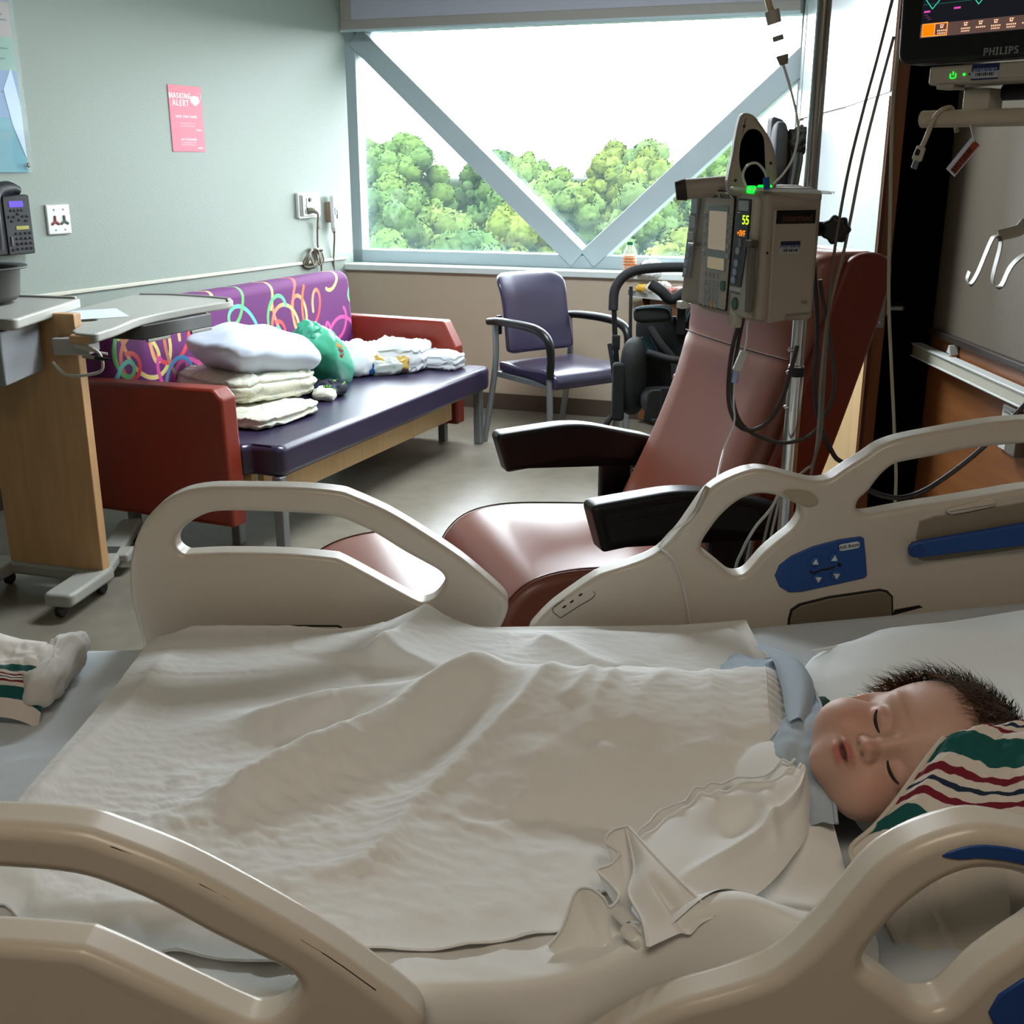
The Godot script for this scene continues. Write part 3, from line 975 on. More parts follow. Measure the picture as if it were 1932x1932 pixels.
func build_blankets():
	var white := with_bump(mat(Color(0.91, 0.91, 0.895), 0.9), noise(0.8, 51, 2), 0.35, Vector3(45, 45, 45))
	white.rim_enabled = true
	white.rim = 0.25
	white.backlight_enabled = true
	white.backlight = Color(0.12, 0.115, 0.105)
	mats.blanket = white
	var nz := noise(1.0, 12, 3)
	# the under blanket: on the mattress, rolling over its near edge
	var under := MB.new()
	under.grid(120, 150, func(u: float, w: float) -> Vector3:
		var f_far := 1.64
		var x := lerpf(-0.53, 0.30, u)
		var fc := crest_f(x)
		var f: float
		var y: float
		if w < 0.76:
			f = lerpf(f_far, fc, w / 0.76)
			x = lerpf(-0.53, lerpf(0.268, 0.338, smoothstep(1.20, 1.06, f)), u)
			y = under_y(x, f)
			y += 0.003 * nz.get_noise_2d(x * 20, f * 22)
		else:
			var d := (w - 0.76) / 0.24 * 0.26
			x = lerpf(-0.53, 0.338, u)
			fc = crest_f(x)
			f = fc - 0.022 * (1.0 - exp(-d / 0.02)) - 0.012 * sin(x * 26 + 2 + 6 * d) * smoothstep(0.02, 0.12, d)
			f = maxf(f, 0.815 if x > -0.1 else 0.812)
			y = under_y(x, fc) - d * smoothstep(0.0, 0.03, d)
		return q(x, f, y))
	tag(obj("under_blanket", under, white), "lower white cotton blanket showing past the near edge of the upper one", "blanket")

	# the upper blanket, over the child
	var nu := 250
	var nv := 210
	var at := func(i: int, j: int) -> Vector2:
		var v := float(j) / nv
		var u := float(i) / nu
		var f := lerpf(1.64, near_f(lerpf(-0.585, 0.325, u)), v)
		var x1 := lerpf(0.372, 0.322, smoothstep(1.45, 1.10, f))
		return Vector2(lerpf(-0.565 - 0.02 * v, x1, u), f)
	var h := PackedFloat32Array()
	h.resize((nu + 1) * (nv + 1))
	var fine := noise(1.0, 99, 4)
	for j in nv + 1:
		for i in nu + 1:
			var p: Vector2 = at.call(i, j)
			var y := mattress_top(p.x) + 0.024
			# chest, hips, two legs
			var body := smoothstep(-0.16, 0.10, p.x)
			var dome := func(d: float, w: float) -> float: return pow(maxf(0.0, 1.0 - d * d / (w * w)), 0.85)
			var mid := lerpf(1.255, 1.225, smoothstep(0.0, 0.3, p.x))
			var d := p.y - mid
			y += lerpf(0.0, 0.092, body) * dome.call(d, 0.19 if d < 0 else 0.125)
			y += 0.042 * (1 - body) * smoothstep(-0.48, -0.2, p.x) * (exp(-pow((p.y - 1.305 + 0.02 * p.x) / 0.045, 2)) + exp(-pow((p.y - 1.30 - 0.55 * (p.x + 0.02)) / 0.055, 2)))
			y += 0.012 * smoothstep(0.22, 0.34, p.x) * exp(-pow((p.y - 1.33) / 0.09, 2))
			# small crumples where the cloth lies loose
			var loose := exp(-(pow((p.x + 0.27) / 0.22, 2) + pow((p.y - 1.08) / 0.14, 2))) + 0.35
			y += loose * (0.0030 * fine.get_noise_2d(p.x * 26 + p.y * 10, p.y * 46) + 0.0004 * fine.get_noise_2d(p.x * 110, p.y * 130))
			h[j * (nu + 1) + i] = y
	var F := func(a: Array, amp: float, wf: float, wn: float, e := 0.15): bump_line(h, nu, nv, at, xf(a), amp, wf, wn, e)
	F.call([-0.374, 1.306, -0.316, 1.301, -0.239, 1.310, -0.150, 1.323, -0.079, 1.338, 0.012, 1.335], 0.011, 0.016, 0.03)
	F.call([-0.346, 1.094, -0.305, 1.131, -0.250, 1.174, -0.190, 1.214, -0.127, 1.262, -0.060, 1.300, 0.005, 1.325], 0.019, 0.022, 0.035)
	F.call([-0.171, 0.971, -0.147, 0.999, -0.123, 1.045, -0.112, 1.083, -0.083, 1.117, -0.038, 1.166, 0.011, 1.211, 0.047, 1.266, 0.073, 1.306], 0.022, 0.026, 0.032)
	F.call([-0.302, 1.266, -0.254, 1.288, -0.220, 1.300], 0.006, 0.012, 0.02)
	F.call([-0.210, 1.525, -0.150, 1.473, -0.077, 1.421, -0.017, 1.379], 0.016, 0.05, 0.022)
	F.call([-0.205, 1.475, -0.180, 1.53, -0.150, 1.595, -0.13, 1.66], 0.034, 0.05, 0.045, 0.1)
	F.call([0.030, 1.570, 0.084, 1.516, 0.117, 1.469, 0.17, 1.43], 0.016, 0.04, 0.025)
	F.call([0.088, 1.132, 0.097, 1.188, 0.118, 1.232, 0.133, 1.272], 0.008, 0.012, 0.014)
	F.call([0.060, 1.19, 0.085, 1.225, 0.105, 1.275], 0.007, 0.010, 0.012)
	F.call([0.132, 1.139, 0.158, 1.212, 0.212, 1.280], 0.007, 0.02, 0.03)
	F.call([0.250, 1.29, 0.236, 1.20, 0.234, 1.13, 0.244, 1.056], 0.008, 0.014, 0.022)
	F.call([0.285, 1.28, 0.300, 1.20, 0.29, 1.12], 0.005, 0.012, 0.018)
	F.call([0.029, 1.034, 0.040, 1.063, 0.078, 1.103, 0.117, 1.135], 0.006, 0.016, 0.022)
	F.call([-0.088, 1.081, -0.051, 1.056, -0.014, 1.052, 0.019, 1.091, 0.037, 1.154], 0.008, 0.022, 0.016)
	F.call([-0.569, 1.10, -0.557, 1.250, -0.529, 1.375, -0.526, 1.486, -0.519, 1.573], 0.010, 0.018, 0.018)
	F.call([-0.51, 1.64, -0.36, 1.66], 0.025, 0.05, 0.06, 0.0)
	F.call([-0.510, 0.957, -0.460, 0.950, -0.346, 0.937, -0.288, 0.925], 0.010, 0.018, 0.012)
	F.call([-0.283, 0.986, -0.218, 0.990, -0.139, 0.997], 0.007, 0.012, 0.018)
	F.call([-0.240, 0.958, -0.188, 0.981, -0.138, 0.986], 0.006, 0.012, 0.018)
	F.call([-0.42, 1.18, -0.36, 1.20, -0.30, 1.19], 0.005, 0.016, 0.02)
	F.call([0.0, 1.0, 0.06, 1.01, 0.1, 1.0], 0.005, 0.03, 0.03)
	F.call([0.12, 1.29, 0.20, 1.305, 0.30, 1.325], 0.006, 0.03, 0.03)
	for j in nv + 1:   # edges: far edge tucked, near edge rippling, gathered hem at the right end
		for i in nu + 1:
			var p: Vector2 = at.call(i, j)
			var k := j * (nu + 1) + i
			h[k] -= 0.012 * smoothstep(1.58, 1.64, p.y) * (1.0 - exp(-pow((p.x + 0.14) / 0.08, 2)))
			var edge := p.y - near_f(p.x)
			h[k] += smoothstep(0.05, 0.0, edge) * (0.004 * sin(p.x * 62 + 3.0 * sin(p.x * 17)) + 0.004 * fine.get_noise_2d(p.x * 40, 3.0))
			h[k] = lerpf(h[k], maxf(h[k], under_y(p.x, p.y) + 0.004), 1.0)
			h[k] = lerpf(h[k], under_y(p.x, p.y) + 0.005 + 0.004 * (0.5 + 0.5 * sin(p.x * 62 + 3.0 * sin(p.x * 17))), smoothstep(0.05, 0.0, edge) * 0.8)
			var right := float(i) / nu
			var hem := smoothstep(0.958, 0.975, right)
			h[k] += hem * 0.0012 * sin(p.y * 420) * smoothstep(1.08, 1.14, p.y) * smoothstep(1.32, 1.26, p.y)
			h[k] -= 0.020 * pow(smoothstep(0.95, 1.0, right), 2.0) * smoothstep(1.05, 1.12, p.y)
			h[k] = maxf(h[k], under_y(p.x, p.y) + 0.004)
	var up := MB.new()
	up.grid(nu, nv, func(u: float, w: float) -> Vector3:
		var i := int(round(u * nu))
		var j := int(round(w * nv))
		var p: Vector2 = at.call(i, j)
		return q(p.x, p.y, h[j * (nu + 1) + i]))
	var t := thing("upper_blanket", "thin white cotton blanket spread over the sleeping child", "blanket")
	obj("cloth", up, white, t)
	# rolled seam along the near and the right edge
	var rim := []
	for i in range(0, nu + 1, 3):
		var p: Vector2 = at.call(i, nv)
		rim.append(q(p.x, p.y - 0.001, h[nv * (nu + 1) + i] - 0.001))
	obj("edge_seam", tube(rim, 0.0016, 6, 1), white, t)
	rim = []
	for j in range(40, nv + 1, 3):
		var p: Vector2 = at.call(nu, j)
		rim.append(q(p.x + 0.0005, p.y, h[j * (nu + 1) + nu]))
	obj("edge_seam", tube(rim, 0.0018, 6, 1), white, t)
	for d in [0.968, 0.992]:
		rim = []
		var i := int(nu * d)
		for j in range(60, nv - 30, 1):
			var p: Vector2 = at.call(i, j)
			rim.append(q(p.x, p.y, h[j * (nu + 1) + i] + 0.0006))
		obj("stitching", tube(rim, 0.0007, 5, 1), white, t)
	# the corner that is thrown back: underside up, its edge curling
	var back := MB.new()
	back.grid(90, 70, func(u: float, w: float) -> Vector3:
		# u from the tip (left) to the right end, w from the free far edge to the fold near the bed's edge
		var far := catmull_at([Vector3(0.117, 0.787, 0.973), Vector3(0.144, 0.800, 0.990), Vector3(0.174, 0.806, 1.015), Vector3(0.208, 0.812, 1.038), Vector3(0.244, 0.820, 1.040), Vector3(0.286, 0.832, 1.042), Vector3(0.310, 0.835, 1.060)], u)
		var near := catmull_at([Vector3(0.130, 0.775, 0.850), Vector3(0.170, 0.785, 0.868), Vector3(0.215, 0.782, 0.893), Vector3(0.250, 0.782, 0.925), Vector3(0.278, 0.786, 0.958), Vector3(0.304, 0.795, 0.995), Vector3(0.318, 0.815, 1.045)], u)
		var p := far.lerp(near, w)
		var mid := sin(PI * w)
		p.y += mid * (0.010 - 0.022 * exp(-(pow((u - 0.52) / 0.16, 2) + pow((w - 0.35) / 0.2, 2))))
		p.y += 0.012 * exp(-pow((w - 0.66 + 0.35 * maxf(0.0, u - 0.55)) / 0.055, 2)) * smoothstep(0.12, 0.35, u) * smoothstep(1.0, 0.8, u)
		p.y += 0.008 * exp(-pow((u - 0.74 + 0.12 * w) / 0.035, 2)) * smoothstep(0.1, 0.35, w) * smoothstep(0.9, 0.6, w)
		p.y += 0.0025 * sin(u * 46 + 2 * sin(u * 13)) * smoothstep(0.10, 0.0, w)
		p.z += 0.004 * sin(u * 31) * smoothstep(0.15, 0.0, w)
		return q(p.x, p.z, maxf(p.y, under_y(p.x, p.z) + 0.004)))
	obj("turned_corner", back, white, t)
	rim = []
	for k in 40:
		rim.append(back.v[int(90.0 * k / 39.0)] + Vector3(0, 0.0006, 0))
	obj("edge_seam", tube(rim, 0.0017, 6, 2), white, t)
	rim = []
	for k in 40:
		rim.append(back.v[int(90.0 * k / 39.0)] + Vector3(-0.004, 0.001, -0.012 + 0.004 * sin(k * 0.5)))
	obj("edge_seam", tube(rim, 0.0014, 6, 2), white, t)
	# the flap that stands across it, running down to the right
	var wing := MB.new()
	wing.grid(40, 50, func(u: float, w: float) -> Vector3:
		var a := catmull_at([Vector3(0.116, 0.817, 0.970), Vector3(0.140, 0.812, 0.922), Vector3(0.161, 0.806, 0.889), Vector3(0.186, 0.796, 0.858)], w)
		var b := catmull_at([Vector3(0.114, 0.815, 0.970), Vector3(0.119, 0.797, 0.930), Vector3(0.111, 0.790, 0.899), Vector3(0.120, 0.785, 0.866), Vector3(0.122, 0.777, 0.839)], w)
		var p := b.lerp(a, u)
		p.y += 0.008 * sin(PI * u) * sin(PI * minf(1.0, w * 1.2)) - 0.007 * exp(-pow((u - 0.55 - 0.2 * (w - 0.6)) / 0.10, 2)) * smoothstep(0.45, 0.7, w)
		return q(p.x, p.z, p.y))
	obj("turned_flap", wing, white, t)
	for e in [0, 40]:
		rim = []
		for k in 26:
			rim.append(wing.v[e + 41 * (k * 2)] + Vector3(0, 0.0006, 0))
		obj("edge_seam", tube(rim, 0.0016, 6, 2), white, t)
	# the gathered ruffle at its left
	var top := [Vector3(0.034, 0.757, 0.866), Vector3(0.047, 0.768, 0.878), Vector3(0.060, 0.790, 0.900), Vector3(0.073, 0.797, 0.898), Vector3(0.086, 0.790, 0.893), Vector3(0.092, 0.780, 0.892), Vector3(0.102, 0.785, 0.902), Vector3(0.095, 0.785, 0.922), Vector3(0.084, 0.787, 0.940), Vector3(0.097, 0.790, 0.945), Vector3(0.106, 0.800, 0.950), Vector3(0.093, 0.806, 0.960), Vector3(0.101, 0.814, 0.968), Vector3(0.116, 0.817, 0.970)]
	var ruf := MB.new()
	ruf.grid(140, 24, func(u: float, w: float) -> Vector3:
		var p := catmull_at(top, u)
		var foot := Vector3(0.117, 0.757, 0.890).lerp(Vector3(0.120, 0.775, 0.935), smoothstep(0.55, 1.0, u))
		if u < 0.4:
			foot = Vector3(0.085 + 0.03 * u, 0.752, 0.862)
		var o := p.lerp(foot, pow(w, 1.3) * 0.85)
		o.y -= 0.012 * sin(PI * w) * (1 - 0.5 * u)
		return q(o.x, o.z, o.y))
	obj("ruffle", ruf, white, t)
	rim = []
	for k in 71:
		rim.append(ruf.v[k * 2] + Vector3(0, 0.0005, 0))
	obj("edge_seam", tube(rim, 0.0014, 6, 1), white, t)
	for l in [[Vector3(0.104, 0.775, 0.880), 0.008], [Vector3(0.108, 0.772, 0.858), 0.007]]:
		var loop := MB.new()
		loop.grid(40, 8, func(u: float, w: float) -> Vector3:
			var a := TAU * 0.8 * u + 0.6
			var c: Vector3 = l[0]
			var r: float = l[1]
			return q(c.x + cos(a) * r * 1.3 + 0.012 * w, c.z + sin(a) * r, c.y + 0.006 + 0.004 * sin(u * 5) - 0.016 * w))
		obj("ruffle", loop, white, t)

func catmull_at(p: Array, t: float) -> Vector3:
	var n := p.size() - 1
	var k := mini(int(t * n), n - 1)
	var s := t * n - k
	var p0: Vector3 = p[maxi(k - 1, 0)]
	var p1: Vector3 = p[k]
	var p2: Vector3 = p[k + 1]
	var p3: Vector3 = p[mini(k + 2, n)]
	return 0.5 * (2 * p1 + (p2 - p0) * s + (2 * p0 - 5 * p1 + 4 * p2 - p3) * s * s + (3 * p1 - p0 - 3 * p2 + p3) * s * s * s)

# ---------- furniture ----------
# profile in (z, y), extruded along x
func along_x(loop: Array, width: float, r: float, steps := 4) -> MB:
	var mb := MB.new()
	var l := loop.map(func(p): return Vector2(-p.x, p.y))
	return mb.add(slab(l, width, r, [], steps), Transform3D(Basis(Vector3(0, 0, -1), Vector3.UP, Vector3(1, 0, 0)), Vector3.ZERO))

# plan outline in (x, f) relative to the node, lying flat with its top at y
func flat(loop: Array, y_top: float, thick: float, r: float, holes := []) -> MB:
	var mb := MB.new()
	return mb.add(slab(loop, thick, r, holes), Transform3D(Basis(Vector3(1, 0, 0), Vector3(0, 0, -1), Vector3(0, 1, 0)), Vector3(0, y_top - thick / 2, 0)))

func loops_texture() -> ImageTexture:
	var n := 1024
	var im := Image.create(n, n, false, Image.FORMAT_RGB8)
	im.fill(Color(0.40, 0.13, 0.40))
	var rng := RandomNumberGenerator.new()
	rng.seed = 11
	for k in 6000:
		im.fill_rect(Rect2i(rng.randi() % n, rng.randi() % n, 3, 2), Color(0.40, 0.13, 0.40).lerp(Color(0.47, 0.18, 0.48), rng.randf()))
	var cols := [Color(0.86, 0.24, 0.30), Color(0.24, 0.56, 0.78), Color(0.84, 0.80, 0.50), Color(0.82, 0.30, 0.58), Color(0.40, 0.78, 0.80), Color(0.90, 0.42, 0.20), Color(0.42, 0.72, 0.42), Color(0.46, 0.30, 0.74)]
	for k in 13:
		var a := Vector2(rng.randf() * n, rng.randf() * n)
		var c0: Color = cols[k % 8]
		var c1: Color = cols[(k * 3 + 2) % 8]
		var ph := rng.randf() * TAU
		var ang := rng.randf() * TAU
		var dir := Vector2(cos(ang), sin(ang))
		var big := rng.randf_range(60, 92)
		for s in 520:
			var t := s / 520.0
			var w := t * TAU * 2.0 + ph
			var p := a + dir * (t - 0.5) * 400 + Vector2(cos(w) * big, sin(w) * big * 1.25) + Vector2(sin(w * 0.37 + k) * 40, cos(w * 0.53) * 40)
			var c := c0.lerp(c1, 0.5 + 0.5 * sin(t * 7 + k))
			for dy in range(-9, 10):
				var half := int(sqrt(85.0 - dy * dy))
				var y := posmod(int(p.y) + dy, n)
				var x := posmod(int(p.x) - half, n)
				im.fill_rect(Rect2i(x, y, 2 * half + 1, 1), c)
				if x + 2 * half + 1 > n:
					im.fill_rect(Rect2i(0, y, x + 2 * half + 1 - n, 1), c)
	return ImageTexture.create_from_image(im)

func build_furniture():
	var red := with_bump(mat(Color(0.50, 0.16, 0.085), 0.42, 0.0, 0.5), noise(0.35, 61, 2), 0.3, Vector3(12, 12, 12))
	mats.red = red
	var navy := with_bump(mat(Color(0.17, 0.14, 0.25), 0.3, 0.0, 0.6), noise(0.12, 62, 4), 0.55, Vector3(5, 5, 5))
	mats.navy = navy
	var frost := mat(Color(0.52, 0.53, 0.54), 0.42, 0.6)
	mats.frost = frost

	# --- sofa ---
	var sofa := thing("sofa", "purple seated sofa with brick red arms and a looping ribbon patterned back", "sofa")
	sofa.transform = frame(q(-0.88, 4.116, 0), Vector3(0.39, 0, -0.921), Vector3.UP)
	var seat := [Vector3(0.0, 0.0, 0.05), Vector3(1.97, 0.0, 0.05), Vector3(1.97, 0.14, 0.03), Vector3(1.87, 0.16, 0.02), Vector3(1.87, 0.74, 0.03), Vector3(-0.03, 0.74, 0.03), Vector3(-0.03, 0.16, 0.02), Vector3(0.0, 0.14, 0.03)]
	obj("seat", flat(rounded(seat), 0.42, 0.125, 0.028), navy, sofa)
	obj("piping", tube([Vector3(0.03, 0.418, -0.022), Vector3(1.94, 0.418, -0.022)], 0.003, 6, 1), navy, sofa)
	obj("piping", tube([Vector3(0.014, 0.418, -0.05), Vector3(0.014, 0.418, -0.14)], 0.003, 6, 1), navy, sofa)
	obj("apron", box(1.70, 0.15, 0.03, 0.004), mats.maple, sofa, pose(Vector3(0.93, 0.225, -0.16)))
	obj("apron", box(0.03, 0.15, 0.5, 0.004), mats.maple, sofa, pose(Vector3(0.05, 0.225, -0.42)))
	for p in [Vector2(0.02, -0.03), Vector2(0.02, -0.24), Vector2(1.91, -0.05), Vector2(1.90, -0.26), Vector2(0.06, -0.80), Vector2(1.80, -0.80)]:
		obj("leg", box(0.042, 0.30, 0.042, 0.006), frost, sofa, pose(Vector3(p.x, 0.15, p.y)))
	var arm := rounded([Vector3(-0.14, 0.12, 0.012), Vector3(-0.92, 0.12, 0.02), Vector3(-0.92, 0.64, 0.03), Vector3(-0.19, 0.655, 0.03), Vector3(-0.155, 0.62, 0.03)])
	obj("arm", along_x(arm, 0.10, 0.018), red, sofa, pose(Vector3(-0.09, 0, 0)))
	var arm2 := rounded([Vector3(-0.16, 0.10, 0.012), Vector3(-0.92, 0.10, 0.02), Vector3(-0.92, 0.66, 0.03), Vector3(-0.235, 0.655, 0.02), Vector3(-0.165, 0.52, 0.03)])
	obj("arm", along_x(arm2, 0.095, 0.014), red, sofa, pose(Vector3(1.925, 0, 0)))
	var pat := mat(Color.WHITE, 0.75)
	pat.albedo_texture = loops_texture()
	pat.uv1_scale = Vector3(0.95, 0.95, 0.95)
	obj("backrest", slab(rounded([Vector3(-0.02, 0.36, 0.02), Vector3(1.87, 0.36, 0.02), Vector3(1.87, 0.905, 0.08), Vector3(-0.02, 0.905, 0.08)], 8), 0.16, 0.05, [], 6), pat, sofa, pose(Vector3(0, 0, -0.82), 0, -0.05))

	# --- side chair by the window ---
	var ch := thing("armchair", "dark purple visitor chair with black arms and grey legs under the window", "chair")
	ch.transform = frame(q(0.27, 5.80, 0), Vector3(0.82, 0, -0.57), Vector3.UP)
	var blk := mat(Color(0.03, 0.032, 0.036), 0.38)
	mats.blk = blk
	var sm := MB.new()
	sm.grid(30, 30, func(u: float, w: float) -> Vector3: return Vector3.ZERO)
	obj("seat", along_x(catmull([Vector2(-0.23, 0.455), Vector2(-0.05, 0.452), Vector2(0.12, 0.462), Vector2(0.22, 0.455), Vector2(0.255, 0.425), Vector2(0.25, 0.385), Vector2(0.22, 0.375), Vector2(0.0, 0.395), Vector2(-0.22, 0.40), Vector2(-0.24, 0.43)], 4, true), 0.49, 0.018), navy, ch)
	var bk := MB.new()
	bk.grid(28, 30, func(u: float, w: float) -> Vector3:
		var y := lerpf(0.50, 0.90, w)
		var half := 0.225 - 0.012 * sin(PI * w) + 0.012 * smoothstep(0.75, 1.0, w) - 0.03 * smoothstep(0.93, 1.0, w)
		var a := (u - 0.5) * 2
		var s := signf(sin(TAU * u)) if false else 1.0
		return Vector3(a * half, y, -0.235 - 0.10 * w + 0.03 * a * a - 0.05 * pow(maxf(0, w - 0.8) / 0.2, 2)))
	var bk2 := MB.new()
	bk2.grid(48, 30, func(u: float, w: float) -> Vector3:   # closed cushion section, from bottom to top
		var ww := clampf((w - 0.04) / 0.92, 0, 1)
		var y := lerpf(0.495, 0.90, ww)
		var half := 0.222 - 0.014 * sin(PI * ww) - 0.05 * pow(maxf(0.0, ww - 0.86) / 0.14, 2) - 0.02 * pow(maxf(0.0, 0.1 - ww) / 0.1, 2)
		var end := smoothstep(0.0, 0.05, w) * smoothstep(1.0, 0.95, w)
		var c := signf(cos(TAU * u)) * pow(absf(cos(TAU * u)), 0.35)
		var sn := signf(sin(TAU * u)) * pow(absf(sin(TAU * u)), 0.6)
		var x := c * half * (0.55 + 0.45 * end)
		return Vector3(x, y, -0.235 - 0.085 * ww - 0.045 * pow(maxf(0.0, ww - 0.7) / 0.3, 2) + 0.035 * (x / 0.22) * (x / 0.22) + sn * 0.024 * end), true)
	obj("backrest", bk2, navy, ch)
	for s in [-1.0, 1.0]:
		obj("leg", tube([Vector3(0.245 * s, 0.66, -0.275), Vector3(0.25 * s, 0.42, -0.27), Vector3(0.262 * s, 0.0, -0.36)], 0.017, 10, 6), frost, ch)
		obj("leg", tube([Vector3(0.25 * s, 0.0, 0.225), Vector3(0.25 * s, 0.40, 0.215), Vector3(0.25 * s, 0.50, 0.212)], 0.017, 10, 3), frost, ch)
		obj("armrest", tube([Vector3(0.25 * s, 0.655, -0.33), Vector3(0.258 * s, 0.668, -0.22), Vector3(0.265 * s, 0.672, -0.02), Vector3(0.262 * s, 0.662, 0.12), Vector3(0.256 * s, 0.625, 0.20), Vector3(0.25 * s, 0.55, 0.222), Vector3(0.25 * s, 0.43, 0.218)], func(u: float) -> float: return 0.019 + 0.004 * sin(PI * u), 12, 6), blk, ch)
		obj("seat_rail", box(0.018, 0.03, 0.50, 0.004), frost, ch, pose(Vector3(0.236 * s, 0.385, -0.02)))
		obj("back_bracket", box(0.03, 0.10, 0.02, 0.005), blk, ch, pose(Vector3(0.215 * s, 0.64, -0.285)))

	build_recliner()
	build_tables()

	# --- desk in the corner by the window ---
	var dk := thing("desk", "corner desk with a white top and dark timber front beside the window", "desk")
	var dt := [Vector2(0.665, 6.46), Vector2(0.905, 6.12), Vector2(1.38, 5.55), Vector2(1.42, 6.18)]
	obj("top", flat(dt, 0.765, 0.036, 0.004), mats.white, dk)
	obj("front_panel", flat([Vector2(0.74, 6.40), Vector2(0.93, 6.15), Vector2(1.37, 5.62), Vector2(1.40, 6.16)], 0.728, 0.70, 0.004), mats.wood_dark, dk)

func build_recliner():
	var seat := with_bump(mat(Color(0.53, 0.305, 0.235), 0.33, 0.0, 0.6), noise(0.2, 63, 3), 0.25, Vector3(9, 9, 9))
	var side := with_bump(mat(Color(0.44, 0.155, 0.085), 0.42), noise(0.3, 64, 3), 0.25, Vector3(9, 9, 9))
	var thread := mat(Color(0.28, 0.10, 0.07), 0.6)
	var blk: Material = mats.blk
	var r := thing("recliner", "brown leather medical recliner with black arms and its footrest raised", "chair")
	# x to the near side, z to the front
	r.transform = Transform3D(Basis(Vector3(0.305, 0, 0.952), Vector3.UP, Vector3(-0.952, 0, 0.305)), q(-0.10, 2.80, 0))
	var roll := catmull([Vector2(0.025, 0.33), Vector2(0.015, 0.41), Vector2(-0.05, 0.475), Vector2(-0.16, 0.497), Vector2(-0.34, 0.485), Vector2(-0.58, 0.455), Vector2(-0.66, 0.42), Vector2(-0.62, 0.35), Vector2(-0.3, 0.34), Vector2(-0.16, 0.24), Vector2(-0.08, 0.19), Vector2(-0.01, 0.23)], 5, true)
	obj("seat", along_x(roll, 0.62, 0.03, 5), seat, r)
	for s in [-1.0, 1.0]:
		obj("seam_line", tube(roll.map(func(p): return Vector3(0.293 * s, 0.35 + (p.y - 0.35) * 1.003, p.x * 1.003)), 0.0022, 6, 1, true), thread, r)
	var foot := catmull([Vector2(0.035, 0.34), Vector2(0.05, 0.41), Vector2(0.13, 0.452), Vector2(0.25, 0.458), Vector2(0.36, 0.43), Vector2(0.425, 0.37), Vector2(0.42, 0.31), Vector2(0.36, 0.285), Vector2(0.15, 0.29), Vector2(0.06, 0.30)], 5, true)
	obj("footrest", along_x(foot, 0.58, 0.04, 6), seat, r)
	for s in [-1.0, 1.0]:
		obj("seam_line", tube(foot.map(func(p): return Vector3(0.262 * s, 0.37 + (p.y - 0.37) * 1.002, p.x)), 0.002, 6, 1, true), thread, r)
		obj("footrest_arm", tube([Vector3(0.2 * s, 0.28, 0.2), Vector3(0.2 * s, 0.2, -0.1), Vector3(0.2 * s, 0.22, -0.3)], 0.015, 8, 4), blk, r)
	# back: curved like a seat shell, with a crease down the middle
	var bk := MB.new()
	bk.grid(56, 44, func(u: float, w: float) -> Vector3:
		var t := clampf((w - 0.03) / 0.94, 0, 1)
		var end := pow(smoothstep(0.0, 0.05, w) * smoothstep(1.0, 0.95, w), 0.5)
		var y := lerpf(0.40, 1.245, t)
		var zc := lerpf(-0.55, -0.865, t) - 0.045 * sin(PI * t) - 0.02 * smoothstep(0.75, 1.0, t)
		var half := 0.29 + 0.022 * smoothstep(0.5, 0.8, t)
		var c := signf(cos(TAU * u)) * pow(absf(cos(TAU * u)), 0.22)
		var sn := signf(sin(TAU * u)) * pow(absf(sin(TAU * u)), 0.42)
		var x := c * half * (0.86 + 0.14 * end)
		var th := 0.075 * end + 0.03 * smoothstep(0.72, 0.85, t) * end
		var crease := 0.020 * exp(-pow(x / 0.05, 2)) * smoothstep(0.0, 0.1, t) * smoothstep(0.68, 0.55, t)
		var bulge := 0.012 * (1 - pow(x / 0.3, 2)) * (1.0 if sn > 0 else 0.0)
		var fold := 0.006 * exp(-pow((t - 0.69) / 0.012, 2)) if sn > 0 else 0.0
		return Vector3(x, y, zc + sn * th + (bulge - crease - fold if sn > 0.2 else 0.0)), true)
	obj("backrest", bk, seat, r)
	var st := []
	for k in 13:
		var x := lerpf(-0.285, 0.285, k / 12.0)
		st.append(Vector3(x, 0.985, -0.55 - 0.315 * 0.69 - 0.045 * sin(PI * 0.69) + 0.072 + 0.010 * (1 - pow(x / 0.3, 2)) - 0.006 * pow(absf(x) / 0.3, 6)))
	obj("seam_line", tube(st, 0.0022, 6, 2), thread, r)
	# outer shell of the back
	for s in [-1.0, 1.0]:
		obj("side_panel", along_x(catmull([Vector2(-0.57, 0.30), Vector2(-0.55, 0.46), Vector2(-0.70, 0.80), Vector2(-0.815, 1.15), Vector2(-0.86, 1.235), Vector2(-0.95, 1.235), Vector2(-0.965, 1.15), Vector2(-0.86, 0.80), Vector2(-0.72, 0.42), Vector2(-0.68, 0.30)], 5, true), 0.03, 0.012), side, r, pose(Vector3(0.315 * s, 0, -0.012)))
		obj("base_panel", slab(rect(0.5, 0.18, 0.02), 0.02, 0.006), side, r, pose(Vector3(0.30 * s, 0.30, -0.36), PI / 2))
